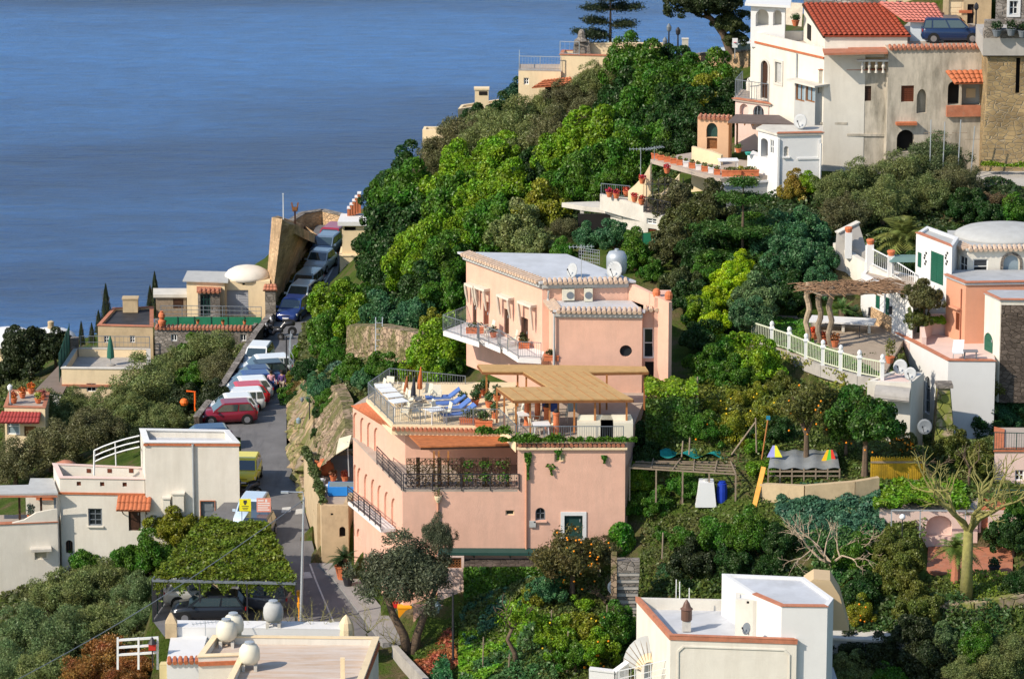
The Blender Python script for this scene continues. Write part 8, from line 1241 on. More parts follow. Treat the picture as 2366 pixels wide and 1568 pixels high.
cw=[Py(2135,800,239.3),Py(2130,782,240.4),Py(2150,765,241.6),Py(2200,760,242)];tops=[12.0,12.3,12.7,12.7];wallthing('parapet','','',[(p.x,p.y)for p in cw]+[(Py(2285,762,241).x,241)],0,0,PALEP,.25,parent=ar,zts=tops+[12.7],zbs=[11.4]*5)
B3=Bld('x','x','x',[(2004,880),(2105,885),(2135,860),(2062,857)],11.45,6,WHITE,root=ar,part='lower_wing');B3 .open(0,2046,893,2090,922,'win',fr=GREYM,pm=GLASSB,bars=(1,0));B3 .done(roof=PALEP,par=.08,roofname='wing_roof')
m=MB();f=B3 .F[0];m.grid(lambda a,b:f.pt(f.L*(.2+.8*a),11.3-.5*b*b-.1*a,.02+.9*math.sin(b*1.5)),8,5);m.grid(lambda a,b:f.pt(f.L*(.2+.8*a),11.22-.5*b*b-.1*a,.02+.85*math.sin(b*1.5)),8,5);m.build('curved_hood',CONC,ar)
for u,v,rd,lb in((2083,846,.42,'large pale satellite dish on the low wing roof of the white arched house'),(2106,862,.36,'smaller pale satellite dish closest to the white arched wall')):make_dish(lb,Pz(u,v+20,11.5),rd,(-.5,-.8,.25),hp=.45)
make_dish('black satellite dish low on the white wall by the stone buttress',Py(2139,985,B3 .P[1].y-.8)-Vector((0,0,.3)),.42,(-.4,-.85,.2),m=GREYM,hp=.3)
bt=[Py(2152,1030,232.6),Py(2215,1030,232.6)];t=thing('stone_buttress','tall leaning stone buttress against the white arched house','buttress',bt[0]);m=MB();m.hexa([(bt[0].x,231.2,5),(bt[1].x,231.2,5),(bt[1].x,234,5),(bt[0].x,234,5)],[(Py(2168,860,233).x,233,10.9),(Py(2195,860,233).x,233,10.9),(Py(2200,860,233).x,234,10.9),(Py(2168,860,233).x,234,10.9)]);m.build('masonry',STM,t);m=MB();m.box((Py(2182,860,233.4).x,233.4,10.95),(.9,1.1,.14));m.build('cap',STG,t)
for u,v,a,lb in((2213,830,40,'white folding chair on the pale pink roof terrace'),):l=Pz(u,v,11.56);t=thing('garden_chair',lb,'chair',l);m=MB();m.box((l.x,l.y,l.z+.4),(.6,.5,.06));m.build('seat',WPLAS,t);m=MB();m.hexa([(l.x-.3,l.y+.2,l.z+.4),(l.x+.3,l.y+.2,l.z+.4),(l.x+.3,l.y+.25,l.z+.4),(l.x-.3,l.y+.25,l.z+.4)],[(l.x-.22,l.y+.4,l.z+1),(l.x+.38,l.y+.4,l.z+1),(l.x+.38,l.y+.45,l.z+1),(l.x-.22,l.y+.45,l.z+1)]);m.build('backrest',WPLAS,t);m=MB();[m.bar((l.x+x,l.y,l.z),(l.x+x,l.y,l.z+.4),.04)for x in(-.25,.25)];m.build('legs',PALEM,t)
make_table('small grey folding table beside the white folding chair',Pz(2242,830,11.56),0,.8,.5,.5,m=GREYM)
PZ=11.42;B=Bld('patio_wing','white lower storey of the villa with a narrow green door onto the patio','house',[(1990,632),(2062,668),(2110,690),(2130,640),(2010,612)],13.9,10,WHITEC);B.open(0,2023,681,2033,713,'shut',pm=GREEN,depth=.05);B.open(0,2045,687,2055,758,'door',pm=GREEN,depth=.06);r=B.done(roof=TERRF,par=.05);f=B.F[0];m=MB();f.box(m,f.L*.35,f.L,10,12.3,.04,.003);m.build('stone_dado',STT,r)
for u,v,lb in((2012,718,''),(1982,705,''),(2060,715,'')):s,z=f.hit(u,v);m=MB();f.box(m,s-.08,s+.08,z-.25,z+.2,.12,.005);m.build('wall_lantern',IRON,r)
q=[Py(1930,560,249),Py(2000,604,247),Py(2060,635,245.5),Py(2112,668,244.4)];wallthing('stepped_garden_wall','tall whitewashed garden wall with a pillared balustrade left of the domed villa','wall',q,0,0,WHITE,.35,zts=[p.z for p in q],zbs=[10.5]*4)
railing([p+Vector((0,-.1,0))for p in q[1:]],.95,WHITEM,sp=.16,post=50,t=.03,label='white baluster railing on top of the whitewashed garden wall')
for i,(u,v)in enumerate(((1960,578),(2010,606),(2058,632))):p=Py(u,v,247.8-i*1.1);t=thing('gate_pier',['white pier with a clay pot, uppermost on the garden wall','white pier with a clay pot in the middle of the garden wall','white pier with a clay pot nearest the villa on the garden wall'][i],'pier',p);m=MB();m.box((p.x,p.y,p.z+.3),(.38,.38,1.5));m.build('shaft',WHITEC,t);m=MB();m.lathe((p.x,p.y,p.z+1.05),[(.16,0),(.24,.25),(.2,.3)],10);m.build('clay_pot',POT,t)
g=[Py(1925,700,247.5),Py(1935,545,247.8),Py(1985,520,248.5),Py(2010,600,247.4)];t=thing('grey_gable_wall','dark grey cement gable wall above the whitewashed garden wall','wall',(g[0].x,g[0].y,11));m=MB();m.hexa([(p.x,p.y+.5,p.z)for p in g],[(p.x,p.y+.8,p.z)for p in g]);m.build('cement',CONC,t);m=MB();m.bar(g[1]+Vector((0,.6,.05)),g[2]+Vector((0,.6,.05)),.4,.08);m.build('coping',CONCL,t)
l=Py(2095,606,245.5);t=thing('patio_umbrella','small grey green canopy on the railed terrace beside the domed villa','canopy',l);m=MB();m.hexa([l+Vector((-1,-.4,.1)),l+Vector((.8,-.4,.1)),l+Vector((.8,.6,.1)),l+Vector((-1,.6,.1))],[l+Vector((-.7,-.2,.35)),l+Vector((.5,-.2,.35)),l+Vector((.5,.4,.35)),l+Vector((-.7,.4,.35))]);m.build('canopy',CLOTH,t,color=(.12,.2,.19));m=MB();[m.bar(l+Vector((x,-.3,-.6)),l+Vector((x,-.3,.1)),.05)for x in(-.8,.7)];m.build('posts',GREYM,t)
FN=[Pz(1737,783,11.4),Pz(1783,798,11.4),Pz(1823,811,11.4),Pz(1862,827,11.4),Pz(1901,842,11.4),Pz(1942,854,11.4),Pz(1985,866,11.4),Pz(2038,876,11.4)]
patio=[FN[0],FN[3],FN[7],Pz(2068,820,11.4),Pz(2110,745,11.4),Pz(1990,735,11.4),Pz(1790,728,11.4)];m=MB();prismcap(m,[p for p in patio],11.0,11.4);m.build('patio',mat('patio_stone',(.36,.29,.22),var=.12,stain=(.26,.22,.17),samt=.5),kind='structure',keep=True)
leafpatch('lawn','',[FN[0],FN[3],FN[7]+Vector((0,.2,0)),Pz(2010,850,11.4),Pz(1935,815,11.4),Pz(1880,795,11.4),Pz(1870,745,11.4),Pz(1790,735,11.4)],9000,.14,.06,(.07,.20,.012),zf=lambda x,y:11.4+0*x)['kind']='stuff'
o=[q for q in bpy.data.objects if q.name.startswith('lawn')][0];setp(o,'trimmed green lawn between the white fence and the paved patio','grass')
wallthing('fence_wall','long dark cement footing under the white garden fence','wall',[(p.x,p.y+.05)for p in FN],0,0,CONC,.3,zts=[11.38]*8,zbs=[10.7]*8)
t=thing('white_fence','long white garden fence with square piers above the overgrown wall','fence',FN[0]);m=MB();pn=MB()
for a,b in zip(FN[:-1],FN[1:]):
 d=(b-a);n=max(3,int(d.length/.14));[m.bar(a+d*k/n+Vector((0,0,.12)),a+d*k/n+Vector((0,0,.95)),.035)for k in range(n)];pn.bar(a+Vector((0,0,.97)),b+Vector((0,0,.97)),.06,.07);pn.bar(a+Vector((0,0,.12)),b+Vector((0,0,.12)),.06,.06)
PF=mat('pale_yellow_green_paint',(.58,.60,.44),var=.08);m.build('pickets',PF,t);pn.build('rails',PF,t)
for p in FN[1:]:m=MB();m.box((p.x,p.y,11.95),(.2,.2,1.2));m.box((p.x,p.y,12.4),(.3,.3,.07));m.lathe((p.x,p.y,12.55),[(.1,0),(.13,.08),(.1,.2),(.03,.25)],8);m.build('pier',WHITEM,t)
bs=[Pz(1700,800,10.1),Pz(1783,860,10),Pz(1862,900,9.6),Pz(1942,940,9.3),Pz(2000,962,9.1),Pz(2030,965,9)];tp=[p+Vector((0,.1,-.1))for p in(FN[0]+Vector((-1.2,.5,0)),FN[1],FN[3],FN[5],FN[6],FN[7])]
rockface('overgrown_wall','crumbling stone retaining wall overgrown with grass below the white fence','x' and bs,tp,STM,amp=.35,nu=60,seed=14)
for k,(c,n,lf)in enumerate((((.20,.22,.03),2600,.08),((.30,.24,.08),1500,.07),((.09,.18,.02),1800,.08))):
 rs0=np.random.RandomState(30+k);CX=rs0 .rand(9);CY=rs0 .rand(9)
 def fnw(a,b):i=min(int(a*5),4);return bs[i].lerp(bs[i+1],a*5-i).lerp(tp[i].lerp(tp[i+1],a*5-i),b),Vector((-.3,-.9,.3))
 ivy('wall_growth',['yellow green weeds over the crumbling wall below the white fence','dry straw coloured tufts over the crumbling wall','fresh green creeper patches on the crumbling wall'][k],fnw,n,lf,c,thick=.4,mask=lambda a,b,rs:min((CX-a)**2*3+(CY-b)**2*.5)<.03)
t=thing('vine_pergola','brown dry vine pergola on twisted trunks over the villa patio','pergola',Pz(1865,788,PZ));q=[Py(1843,661,240.5),Py(1898,682,237.8),Py(2068,675,241),Py(2060,652,243.5)];m=MB()
[m.bar(q[0].lerp(q[1],k/3),q[3].lerp(q[2],k/3),.09)for k in range(4)];[m.bar(q[0].lerp(q[3],k/7),q[1].lerp(q[2],k/7),.07)for k in range(8)];m.build('frame',WOODG,t)
rs=np.random.RandomState(77);m=MB()
for k in range(240):a,b=rs.rand(2);p=q[0].lerp(q[1],a).lerp(q[3].lerp(q[2],a),b);d=Vector((rs.normal(1,.4),rs.normal(0,.5),rs.normal(0,.08)));m.tube([p-d*.7,p+Vector((0,0,rs.uniform(.05,.35))),p+d*.7],.022,4)
m.build('vine_stems',mat('vine_stem',(.27,.16,.09),var=.3,scale=5),t)
for i,(u,v)in enumerate(((1865,790),(1892,795),(1917,800))):
 b=Pz(u,v,PZ);tp_=q[0].lerp(q[1],.25+.3*i)+Vector((.15*i+.3,0,0));tp_.x=Py(u+2,680,b.y).x;m=MB();pts=[b+(Vector((tp_.x,b.y,q[1].z))-b)*s_/9+Vector((.09*math.sin(s_*1.5+i),.05*math.cos(s_*2),0))for s_ in range(10)];m.tube(pts,[.16]*9+[.2],7);m.tube([p+Vector((.1*math.cos(j*1.7),.1*math.sin(j*1.7),0))for j,p in enumerate(pts)],.06,5);m.build('trunk_post',BARKP if i<1 else WOODG,t)
l=Pz(1950,768,PZ);t=thing('long_bench','long low white marble bench table on the villa patio','bench',l);m=MB();a,b=Pz(1872,758,PZ),Pz(2022,766,PZ);m.bar(a+Vector((0,0,.55)),b+Vector((0,0,.55)),1.3,.1);m.build('top',WHITEC,t);[MB().box(tuple(a.lerp(b,k)+Vector((0,0,.25))),(.15,.9,.5)).build('support',WHITE,t)for k in(.1,.5,.9)]
l=Pz(1955,785,PZ);t=thing('metal_trestle','thin black metal trestle frame in front of the long patio bench','frame',l);m=MB();a,b=Pz(1905,775,PZ),Pz(2000,782,PZ);m.bar(a+Vector((0,0,.7)),b+Vector((0,0,.7)),.04);[m.bar(p,p+Vector((0,0,.72)),.04)for p in(a.lerp(b,.15),a.lerp(b,.85))];m.build('frame_bars',IRON,t)
for i,(u,v,c,lb,h)in enumerate(((1880,782,(.60,.05,.02),'bright red flower pot at the first vine trunk',.4),(1903,794,(.45,.10,.04),'reddish pot between the second and third vine trunks',.4),(1928,800,(.30,.12,.04),'brown leaved clay pot right of the third vine trunk',.5),(2056,838,(.16,.17,.04),'big clay pot with a spiky yellow green plant at the patio corner',1.3))):make_pot(lb,Pz(u,v,PZ),.25,.35,c,ph=h,n=200)
palm('dark cycad with arching fronds against the white patio wall',Pz(1968,742,PZ),.3,1.2,40,(.03,.07,.02),seed=9,droop=.6);palm('upright pale green yucca beside the vine trunks',Pz(1945,748,PZ),.9,.9,26,(.09,.17,.04),seed=12,droop=.3,name='yucca_plant')
tree(2135,690,40,(.12,.12,.04),'loose bronze leaved loquat tree in front of the villa wall','broad',1.4,'loquat_tree',at=Py(2135,690,241));tree(2120,735,26,(.10,.13,.03),'lower branch mass of the bronze leaved loquat tree','broad',1,'loquat_tree',at=Py(2120,738,240.8),trunk=False);tree(2165,735,16,'g1','bright green shrub between the loquat tree and the salmon house','bush',1,at=Py(2165,740,241))
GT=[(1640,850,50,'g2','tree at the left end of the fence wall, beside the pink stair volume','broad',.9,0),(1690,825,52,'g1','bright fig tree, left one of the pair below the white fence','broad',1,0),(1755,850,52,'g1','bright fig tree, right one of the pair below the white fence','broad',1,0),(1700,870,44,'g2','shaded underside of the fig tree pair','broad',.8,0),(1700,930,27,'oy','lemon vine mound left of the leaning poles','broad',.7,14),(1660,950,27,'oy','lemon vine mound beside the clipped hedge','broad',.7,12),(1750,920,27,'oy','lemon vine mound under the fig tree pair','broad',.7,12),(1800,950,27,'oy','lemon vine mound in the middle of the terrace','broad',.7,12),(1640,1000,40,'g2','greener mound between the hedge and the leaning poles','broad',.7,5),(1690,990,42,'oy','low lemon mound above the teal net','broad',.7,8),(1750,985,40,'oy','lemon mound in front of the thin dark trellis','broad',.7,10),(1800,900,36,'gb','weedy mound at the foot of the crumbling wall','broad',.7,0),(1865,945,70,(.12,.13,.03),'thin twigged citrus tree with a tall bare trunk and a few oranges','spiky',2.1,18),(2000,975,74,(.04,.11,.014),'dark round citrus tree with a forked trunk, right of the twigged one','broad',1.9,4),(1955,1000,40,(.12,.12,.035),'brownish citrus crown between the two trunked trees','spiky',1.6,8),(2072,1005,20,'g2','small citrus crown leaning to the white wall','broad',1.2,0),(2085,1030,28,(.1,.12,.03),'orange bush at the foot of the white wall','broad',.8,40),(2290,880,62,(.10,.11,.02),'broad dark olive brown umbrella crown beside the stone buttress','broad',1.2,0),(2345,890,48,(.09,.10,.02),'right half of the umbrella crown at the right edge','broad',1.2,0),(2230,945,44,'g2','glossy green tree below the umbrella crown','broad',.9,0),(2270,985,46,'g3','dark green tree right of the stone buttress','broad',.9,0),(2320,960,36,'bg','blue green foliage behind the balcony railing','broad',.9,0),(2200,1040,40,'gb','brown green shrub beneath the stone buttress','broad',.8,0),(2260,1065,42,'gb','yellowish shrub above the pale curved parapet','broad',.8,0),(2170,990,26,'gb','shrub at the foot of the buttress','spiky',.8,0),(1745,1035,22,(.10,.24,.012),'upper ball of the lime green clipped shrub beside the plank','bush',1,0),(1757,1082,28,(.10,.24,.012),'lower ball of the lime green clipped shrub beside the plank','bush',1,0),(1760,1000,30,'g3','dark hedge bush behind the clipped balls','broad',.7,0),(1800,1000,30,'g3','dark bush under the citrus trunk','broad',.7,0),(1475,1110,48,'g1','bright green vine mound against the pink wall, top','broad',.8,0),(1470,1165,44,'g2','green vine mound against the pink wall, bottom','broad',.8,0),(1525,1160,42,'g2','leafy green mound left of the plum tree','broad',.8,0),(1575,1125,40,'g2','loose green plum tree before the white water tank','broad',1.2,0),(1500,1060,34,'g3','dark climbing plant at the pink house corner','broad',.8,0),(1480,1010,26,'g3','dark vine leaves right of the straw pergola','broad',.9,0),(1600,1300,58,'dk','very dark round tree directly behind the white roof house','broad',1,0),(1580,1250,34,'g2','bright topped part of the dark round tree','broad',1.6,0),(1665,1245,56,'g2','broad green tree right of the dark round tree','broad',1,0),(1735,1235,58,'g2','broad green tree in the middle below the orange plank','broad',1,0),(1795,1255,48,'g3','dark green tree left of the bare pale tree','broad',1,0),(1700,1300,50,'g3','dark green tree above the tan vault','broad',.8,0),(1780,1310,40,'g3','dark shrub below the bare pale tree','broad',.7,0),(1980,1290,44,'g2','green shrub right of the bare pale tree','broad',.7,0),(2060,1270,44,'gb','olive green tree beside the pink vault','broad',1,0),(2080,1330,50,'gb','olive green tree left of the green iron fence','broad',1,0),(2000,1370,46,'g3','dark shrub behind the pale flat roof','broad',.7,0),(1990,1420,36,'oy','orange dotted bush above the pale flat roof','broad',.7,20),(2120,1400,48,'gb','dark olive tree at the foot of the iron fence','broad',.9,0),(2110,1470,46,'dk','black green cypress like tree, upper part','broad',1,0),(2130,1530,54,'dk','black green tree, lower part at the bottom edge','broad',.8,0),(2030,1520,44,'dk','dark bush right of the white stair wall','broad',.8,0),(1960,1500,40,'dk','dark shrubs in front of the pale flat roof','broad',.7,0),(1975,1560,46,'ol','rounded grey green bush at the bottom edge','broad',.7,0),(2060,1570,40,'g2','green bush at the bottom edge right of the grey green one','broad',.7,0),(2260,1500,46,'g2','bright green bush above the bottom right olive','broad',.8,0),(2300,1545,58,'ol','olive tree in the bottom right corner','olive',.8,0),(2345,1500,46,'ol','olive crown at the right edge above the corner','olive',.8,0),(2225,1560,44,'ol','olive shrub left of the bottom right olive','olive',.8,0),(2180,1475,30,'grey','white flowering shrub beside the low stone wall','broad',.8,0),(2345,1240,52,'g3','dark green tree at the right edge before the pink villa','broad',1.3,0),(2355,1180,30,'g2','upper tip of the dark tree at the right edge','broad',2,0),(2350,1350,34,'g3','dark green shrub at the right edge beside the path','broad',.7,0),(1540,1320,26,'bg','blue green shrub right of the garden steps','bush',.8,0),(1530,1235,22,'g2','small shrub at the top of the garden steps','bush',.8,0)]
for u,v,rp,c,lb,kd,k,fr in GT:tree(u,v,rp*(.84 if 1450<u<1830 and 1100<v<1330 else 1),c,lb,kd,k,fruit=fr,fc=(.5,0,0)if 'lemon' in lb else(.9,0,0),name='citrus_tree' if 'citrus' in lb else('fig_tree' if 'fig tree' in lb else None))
x0,x1=Py(1492,950,230).x,Py(1612,950,230).x;t=thing('clipped_hedge','tall boxy clipped hedge with a lime green top right of the pink house','hedge',((x0+x1)/2,230,Tz((x0+x1)/2,230)));zt_=Py(1550,918,230).z
def hb(a,b):
 if b<.7:return Vector((x0+(x1-x0)*a,230-.25*math.sin(a*9),8+(zt_-8)*b/.7)),Vector((0,-1,0))
 return Vector((x0+(x1-x0)*a,230+(b-.7)*10,zt_+.12*math.sin(a*14))),Vector((0,-.2,1))
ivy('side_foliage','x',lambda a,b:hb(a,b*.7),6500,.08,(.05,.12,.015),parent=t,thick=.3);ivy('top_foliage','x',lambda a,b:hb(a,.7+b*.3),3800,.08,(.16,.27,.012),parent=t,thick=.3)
for i,(pl,z,n,h,lf,c,lb,nm,cl)in enumerate((([(1560,905),(1640,880),(1830,880),(1850,960),(1790,1030),(1620,1030)],9,9000,.8,.09,(.12,.15,.02),'tangled lemon vines covering the terrace right of the clipped hedge','lemon_vines',(50,1.0)),([(1800,1150),(2030,1150),(2050,1260),(1870,1290),(1790,1200)],7,11000,.5,.10,(.055,.14,.08),'blue green vegetable beds in front of the yellow reed screen','vegetable_beds',(60,.7)),([(1850,1260),(2050,1240),(2080,1330),(1900,1380)],5,5500,.6,.09,(.05,.13,.03),'green undergrowth around the bare pale tree','undergrowth',(30,.9)),([(1480,1220),(1620,1190),(1680,1290),(1560,1360),(1480,1330)],5,3600,.35,.08,(.10,.12,.035),'weedy garden patch beside the garden steps','weeds',(30,.7)),([(2170,1290),(2340,1290),(2366,1400),(2200,1400)],5,6500,.14,.07,(.15,.22,.02),'sunlit lawn around the big yellow trunk','lawn_grass',None),([(1900,1390),(2150,1400),(2330,1430),(2366,1568),(1920,1568)],3,8000,.7,.10,(.05,.10,.025),'mixed dark undergrowth in the bottom right corner','undergrowth',(40,1.2)),([(1500,1360),(1650,1330),(1900,1340),(1880,1390),(1520,1400)],4,4000,.7,.10,(.04,.08,.02),'shaded undergrowth behind the white roof house','undergrowth',(20,1.0)),([(2140,950),(2366,940),(2366,1090),(2140,1090)],8,5500,.7,.10,(.07,.10,.025),'wild undergrowth between the buttress and the balcony','undergrowth',(30,1.2)))):
 leafpatch(nm,lb,[G(u,v)for u,v in pl],n,h,lf,c,clump=cl)
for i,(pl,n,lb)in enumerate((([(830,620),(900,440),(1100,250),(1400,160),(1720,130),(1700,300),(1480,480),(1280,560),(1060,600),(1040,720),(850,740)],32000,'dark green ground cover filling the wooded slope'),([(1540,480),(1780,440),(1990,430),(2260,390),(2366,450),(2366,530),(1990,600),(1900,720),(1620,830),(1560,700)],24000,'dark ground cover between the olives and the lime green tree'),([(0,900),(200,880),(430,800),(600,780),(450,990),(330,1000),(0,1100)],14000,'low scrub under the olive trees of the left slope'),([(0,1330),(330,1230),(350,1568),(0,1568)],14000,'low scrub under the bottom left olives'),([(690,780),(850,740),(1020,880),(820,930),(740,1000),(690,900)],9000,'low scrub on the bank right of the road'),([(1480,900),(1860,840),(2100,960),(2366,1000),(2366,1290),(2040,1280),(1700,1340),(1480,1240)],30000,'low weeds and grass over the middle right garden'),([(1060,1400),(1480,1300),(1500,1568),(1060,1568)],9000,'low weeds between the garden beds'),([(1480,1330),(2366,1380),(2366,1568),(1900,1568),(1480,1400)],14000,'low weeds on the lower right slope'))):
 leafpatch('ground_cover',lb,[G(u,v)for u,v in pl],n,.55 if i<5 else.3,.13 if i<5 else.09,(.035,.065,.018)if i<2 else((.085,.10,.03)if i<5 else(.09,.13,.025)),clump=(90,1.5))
t=thing('pole_trellis','rough horizontal pole trellis with a teal net draped over it','trellis',G(1580,1110));a0,a1,b0,b1=Py(1455,1080,225.9),Py(1700,1095,225.2),Py(1480,1055,229),Py(1700,1055,229);m=MB()
for k in range(7):f_=k/6;m.bar(a0 .lerp(b0,f_)+Vector((0,0,.05*math.sin(k*3))),a1 .lerp(b1,f_),.07)
for k in range(6):m.bar(a0 .lerp(a1,k/5),b0 .lerp(b1,k/5)+Vector((rs.uniform(-.5,.5),0,.1)),.06)
m.build('poles',WOODG,t);[MB().bar(a0 .lerp(a1,k/4),a0 .lerp(a1,k/4)-Vector((0,0,1.8)),.08).build('upright',WOODG,t)for k in range(5)]
m=MB();m.grid(lambda a,b:b0 .lerp(b1,.2+.78*a)+Vector((0,-1.0*b,.22*math.sin(a*17+b*3)*.6+.35)),40,5);m.build('teal_net',mat('teal_net',(.01,.22,.20),var=.25,scale=4),t)
l=G(1635,1172);t=thing('water_tank','white plastic water tank behind the plum tree','water tank',l);m=MB();m.hexa([(l.x-.65,l.y-.3,l.z),(l.x+.45,l.y-.3,l.z),(l.x+.45,l.y+.5,l.z),(l.x-.65,l.y+.5,l.z)],[(l.x-.45,l.y-.3,l.z+1.35),(l.x+.3,l.y-.3,l.z+1.35),(l.x+.3,l.y+.5,l.z+1.35),(l.x-.45,l.y+.5,l.z+1.35)]);m.build('tank',WPLAS,t);m=MB();m.lathe((l.x-.1,l.y+.1,l.z+1.35),[(.16,0),(.16,.08),(.05,.1)],10);m.build('cap',GREYL,t)
l=l+Vector((.75,.1,0));t=thing('blue_barrel','deep blue plastic barrel beside the white water tank','barrel',l);m=MB();m.lathe(tuple(l),[(.24,0),(.28,.3),(.28,.8),(.24,1.2),(.1,1.26)],12);m.build('barrel',TINT,t,color=(.01,.04,.35));m=MB();m.lathe((l.x,l.y,l.z+1.25),[(.18,0),(.18,.06)],10);m.build('lid',TINT,t,color=(.01,.05,.4))
l=G(1742,1184);t=thing('wooden_plank','long orange brown plank leaning beside the clipped shrub balls','plank',l);m=MB();e=Py(1765,1078,l.y+.6);m.bar(l,e,.3,.05);m.build('plank',WOODO,t).data.materials[0]=mat('fresh_plank',(.62,.30,.06),var=.2,scale=4)
q=[G(1758,1176),G(1860,1180),G(1975,1170),G(2030,1160)];wallthing('tan_terrace_wall','low smooth tan terrace wall behind the vegetable beds','wall',[(p.x,p.y+.4)for p in q],0,0,PALEP if False else TAN,.3,zts=[p.z+1.1 for p in q],zbs=[p.z-1 for p in q])
t=thing('greenhouse_frame','low greenhouse frame covered with grey plastic film between the citrus trunks','greenhouse',G(1850,1110));a=[Py(1775,1082,225.2),Py(1940,1082,225.2),Py(1930,1040,227.8),Py(1785,1040,227.8)];m=MB();m.grid(lambda x,y:a[0].lerp(a[1],x).lerp(a[3].lerp(a[2],x),y)+Vector((0,0,.05*math.sin(x*22)+.2*math.sin(y*3.1))),40,8);m.build('film',CLEARP,t);m=MB();[m.bar(a[0].lerp(a[1],k/6),a[0].lerp(a[1],k/6)-Vector((0,0,1.3)),.07)for k in range(7)];m.bar(a[0]-Vector((0,0,.15)),a[1]-Vector((0,0,.15)),.08);m.bar(a[0]-Vector((0,0,.4)),a[1]-Vector((0,0,.4)),.06);m.build('frame',WOODG,t)
for u,v,cs,lb in((1790,1045,((.35,.35,.7),(.75,.70,.05)),'half open lilac and yellow beach umbrella on the greenhouse film'),(1915,1055,((.8,.45,.02),(.1,.5,.05),(.7,.05,.03)),'red yellow and green kite lying on the greenhouse film')):
 c=Py(u,v,226);t=thing('beach_umbrella' if len(cs)==2 else 'kite',lb,'umbrella' if len(cs)==2 else 'kite',c);n=len(cs)
 for k,co in enumerate(cs):m=MB();w_=.4;m.hexa([c+Vector((-w_+k*2*w_/n,0,-.25)),c+Vector((-w_+(k+1)*2*w_/n,0,-.25)),c+Vector((-w_+(k+1)*2*w_/n,.03,-.25)),c+Vector((-w_+k*2*w_/n,.03,-.25))],[c+Vector((-.1+k*.1,.1,.35)),c+Vector((0+k*.1,.1,.35)),c+Vector((0+k*.1,.13,.35)),c+Vector((-.1+k*.1,.13,.35))]);m.build('coloured_panel',CLOTH,t,color=co)
for i,(u0,v0,u1,v1,lb)in enumerate(((1690,1050,1745,975,'long grey pole leaning to the right above the teal net'),(1760,1060,1775,965,'rust brown pole with a blue rag beside the clipped balls'),(1748,1045,1746,965,'short upright pole beside the leaning grey pole'),(1575,1055,1578,1018,'grey stake left of the teal net'),(1592,1050,1594,1010,'taller grey stake left of the teal net'),(1610,930,1612,870,'wooden stake with lemons beside the straw pergola'),(1530,1290,1532,1230,'fence stake at the top of the garden steps'))):
 p=Py(u0,v0,227 if i<5 else(232 if i==5 else 222));e=Py(u1,v1,p.y+.2);t=thing('garden_pole',lb,'pole',p);m=MB();m.tube([p,e],.045,6);m.build('pole',WOODO if i==1 else WOODG,t)
 if i==1:m=MB();m.box(tuple(e),(.2,.1,.2));m.build('rag',CLOTH,t,color=(.02,.2,.3))
f=Face(Py(2011,1100,225.3),Py(2138,1100,225.3));t=thing('reed_screen','ochre yellow reed screen fence behind the vegetable beds','fence',f.A+Vector((0,0,7)));m=MB();zt_=f.hit(2070,1056)[1];[f.box(m,k*f.L/60,(k+.85)*f.L/60,6.6,zt_+.06*math.sin(k*2.3),.02*(k%2),-.03)for k in range(60)];m.build('reeds',YREED,t);m=MB();f.box(m,0,f.L,zt_-.3,zt_-.2,.06,.03);f.box(m,0,f.L,zt_-1.3,zt_-1.2,.06,.03);m.build('battens',WOODG,t)
cs=[Py(2107,1135,226.6),Py(2160,1126,226.6),Py(2210,1112,226.6),Py(2256,1100,226.6)];wallthing('curved_parapet','pale rounded parapet sweeping above the vine covered vault','wall',cs,0,0,CONCL,.4,zts=[p.z for p in cs],zbs=[6]*4)
B=Bld('vine_covered_vault','pale pink garden building under a thick bright green vine roof','outbuilding',None,7.4,3.5,PALEP,pts=[Py(2032,1180,221.8),Py(2260,1180,221.8),Py(2260,1180,225.8),Py(2040,1180,225.8)]);B.P=[Vector((p.x,p.y,0))for p in B.P];B.open(0,2140,1190,2200,1240,'void',arch=.8,depth=.5,pm=PALEP);r=B.done(roof=TERRF,thick=.1)
ivy('vine_roof','x',lambda a,b:(Vector((B.P[0].x-.3+(B.P[1].x-B.P[0].x)*(.98*a),221.5+4.3*b,7.5+.35*math.sin(a*3.1)+.12*math.sin(a*20+b*9))),Vector((0,-.3,1))),9000,.09,(.11,.23,.012),parent=r,thick=.35)
m=MB();a,b=Py(2060,1178,220.9),Py(2250,1180,220.9);m.bar(a,b,.06);[m.bar(a.lerp(b,k),a.lerp(b,k)-Vector((0,0,1.6)),.06)for k in(.0,.35,.9)];m.build('pergola_poles',PALEM,r)
B=Bld('pink_villa','pale pink villa with a green balcony railing and terracotta patio at the right edge','house',None,9.4,4.8,PALEP,pts=[Py(2298,1040,225.5),Py(2420,1040,225.5),Py(2420,1040,230),Py(2298,1040,230)]);B.open(0,2345,1085,2366,1110,'win');pv=B.done(roof=TERRF,thick=.12,trim=(TERRA,[0,3]),trimw=.5)
B2=Bld('x','x','x',None,7.4,4.8,PALEP,pts=[Py(2262,1180,222),Py(2420,1180,222),Py(2420,1180,225.4),Py(2262,1180,225.4)],root=pv,part='lower_storey');B2 .open(0,2266,1190,2282,1290,'door',pm=TERRB);B2 .done(roof=TERRA,thick=.1,roofname='lower_roof')
railing([Py(2296,1045,225.6)+Vector((0,0,.1)),Py(2400,1048,225.6)+Vector((0,0,.1))],1.0,GREEND,sp=.13,post=1.4,label='dark green bar railing of the pink villa balcony');p=Py(2300,1230,222.1);railing([Vector((p.x,p.y,7.55)),Vector((p.x+2.5,p.y,7.55))],.9,GREEND,sp=.14,post=1.2,label='lower green railing of the pink villa above the brown door')
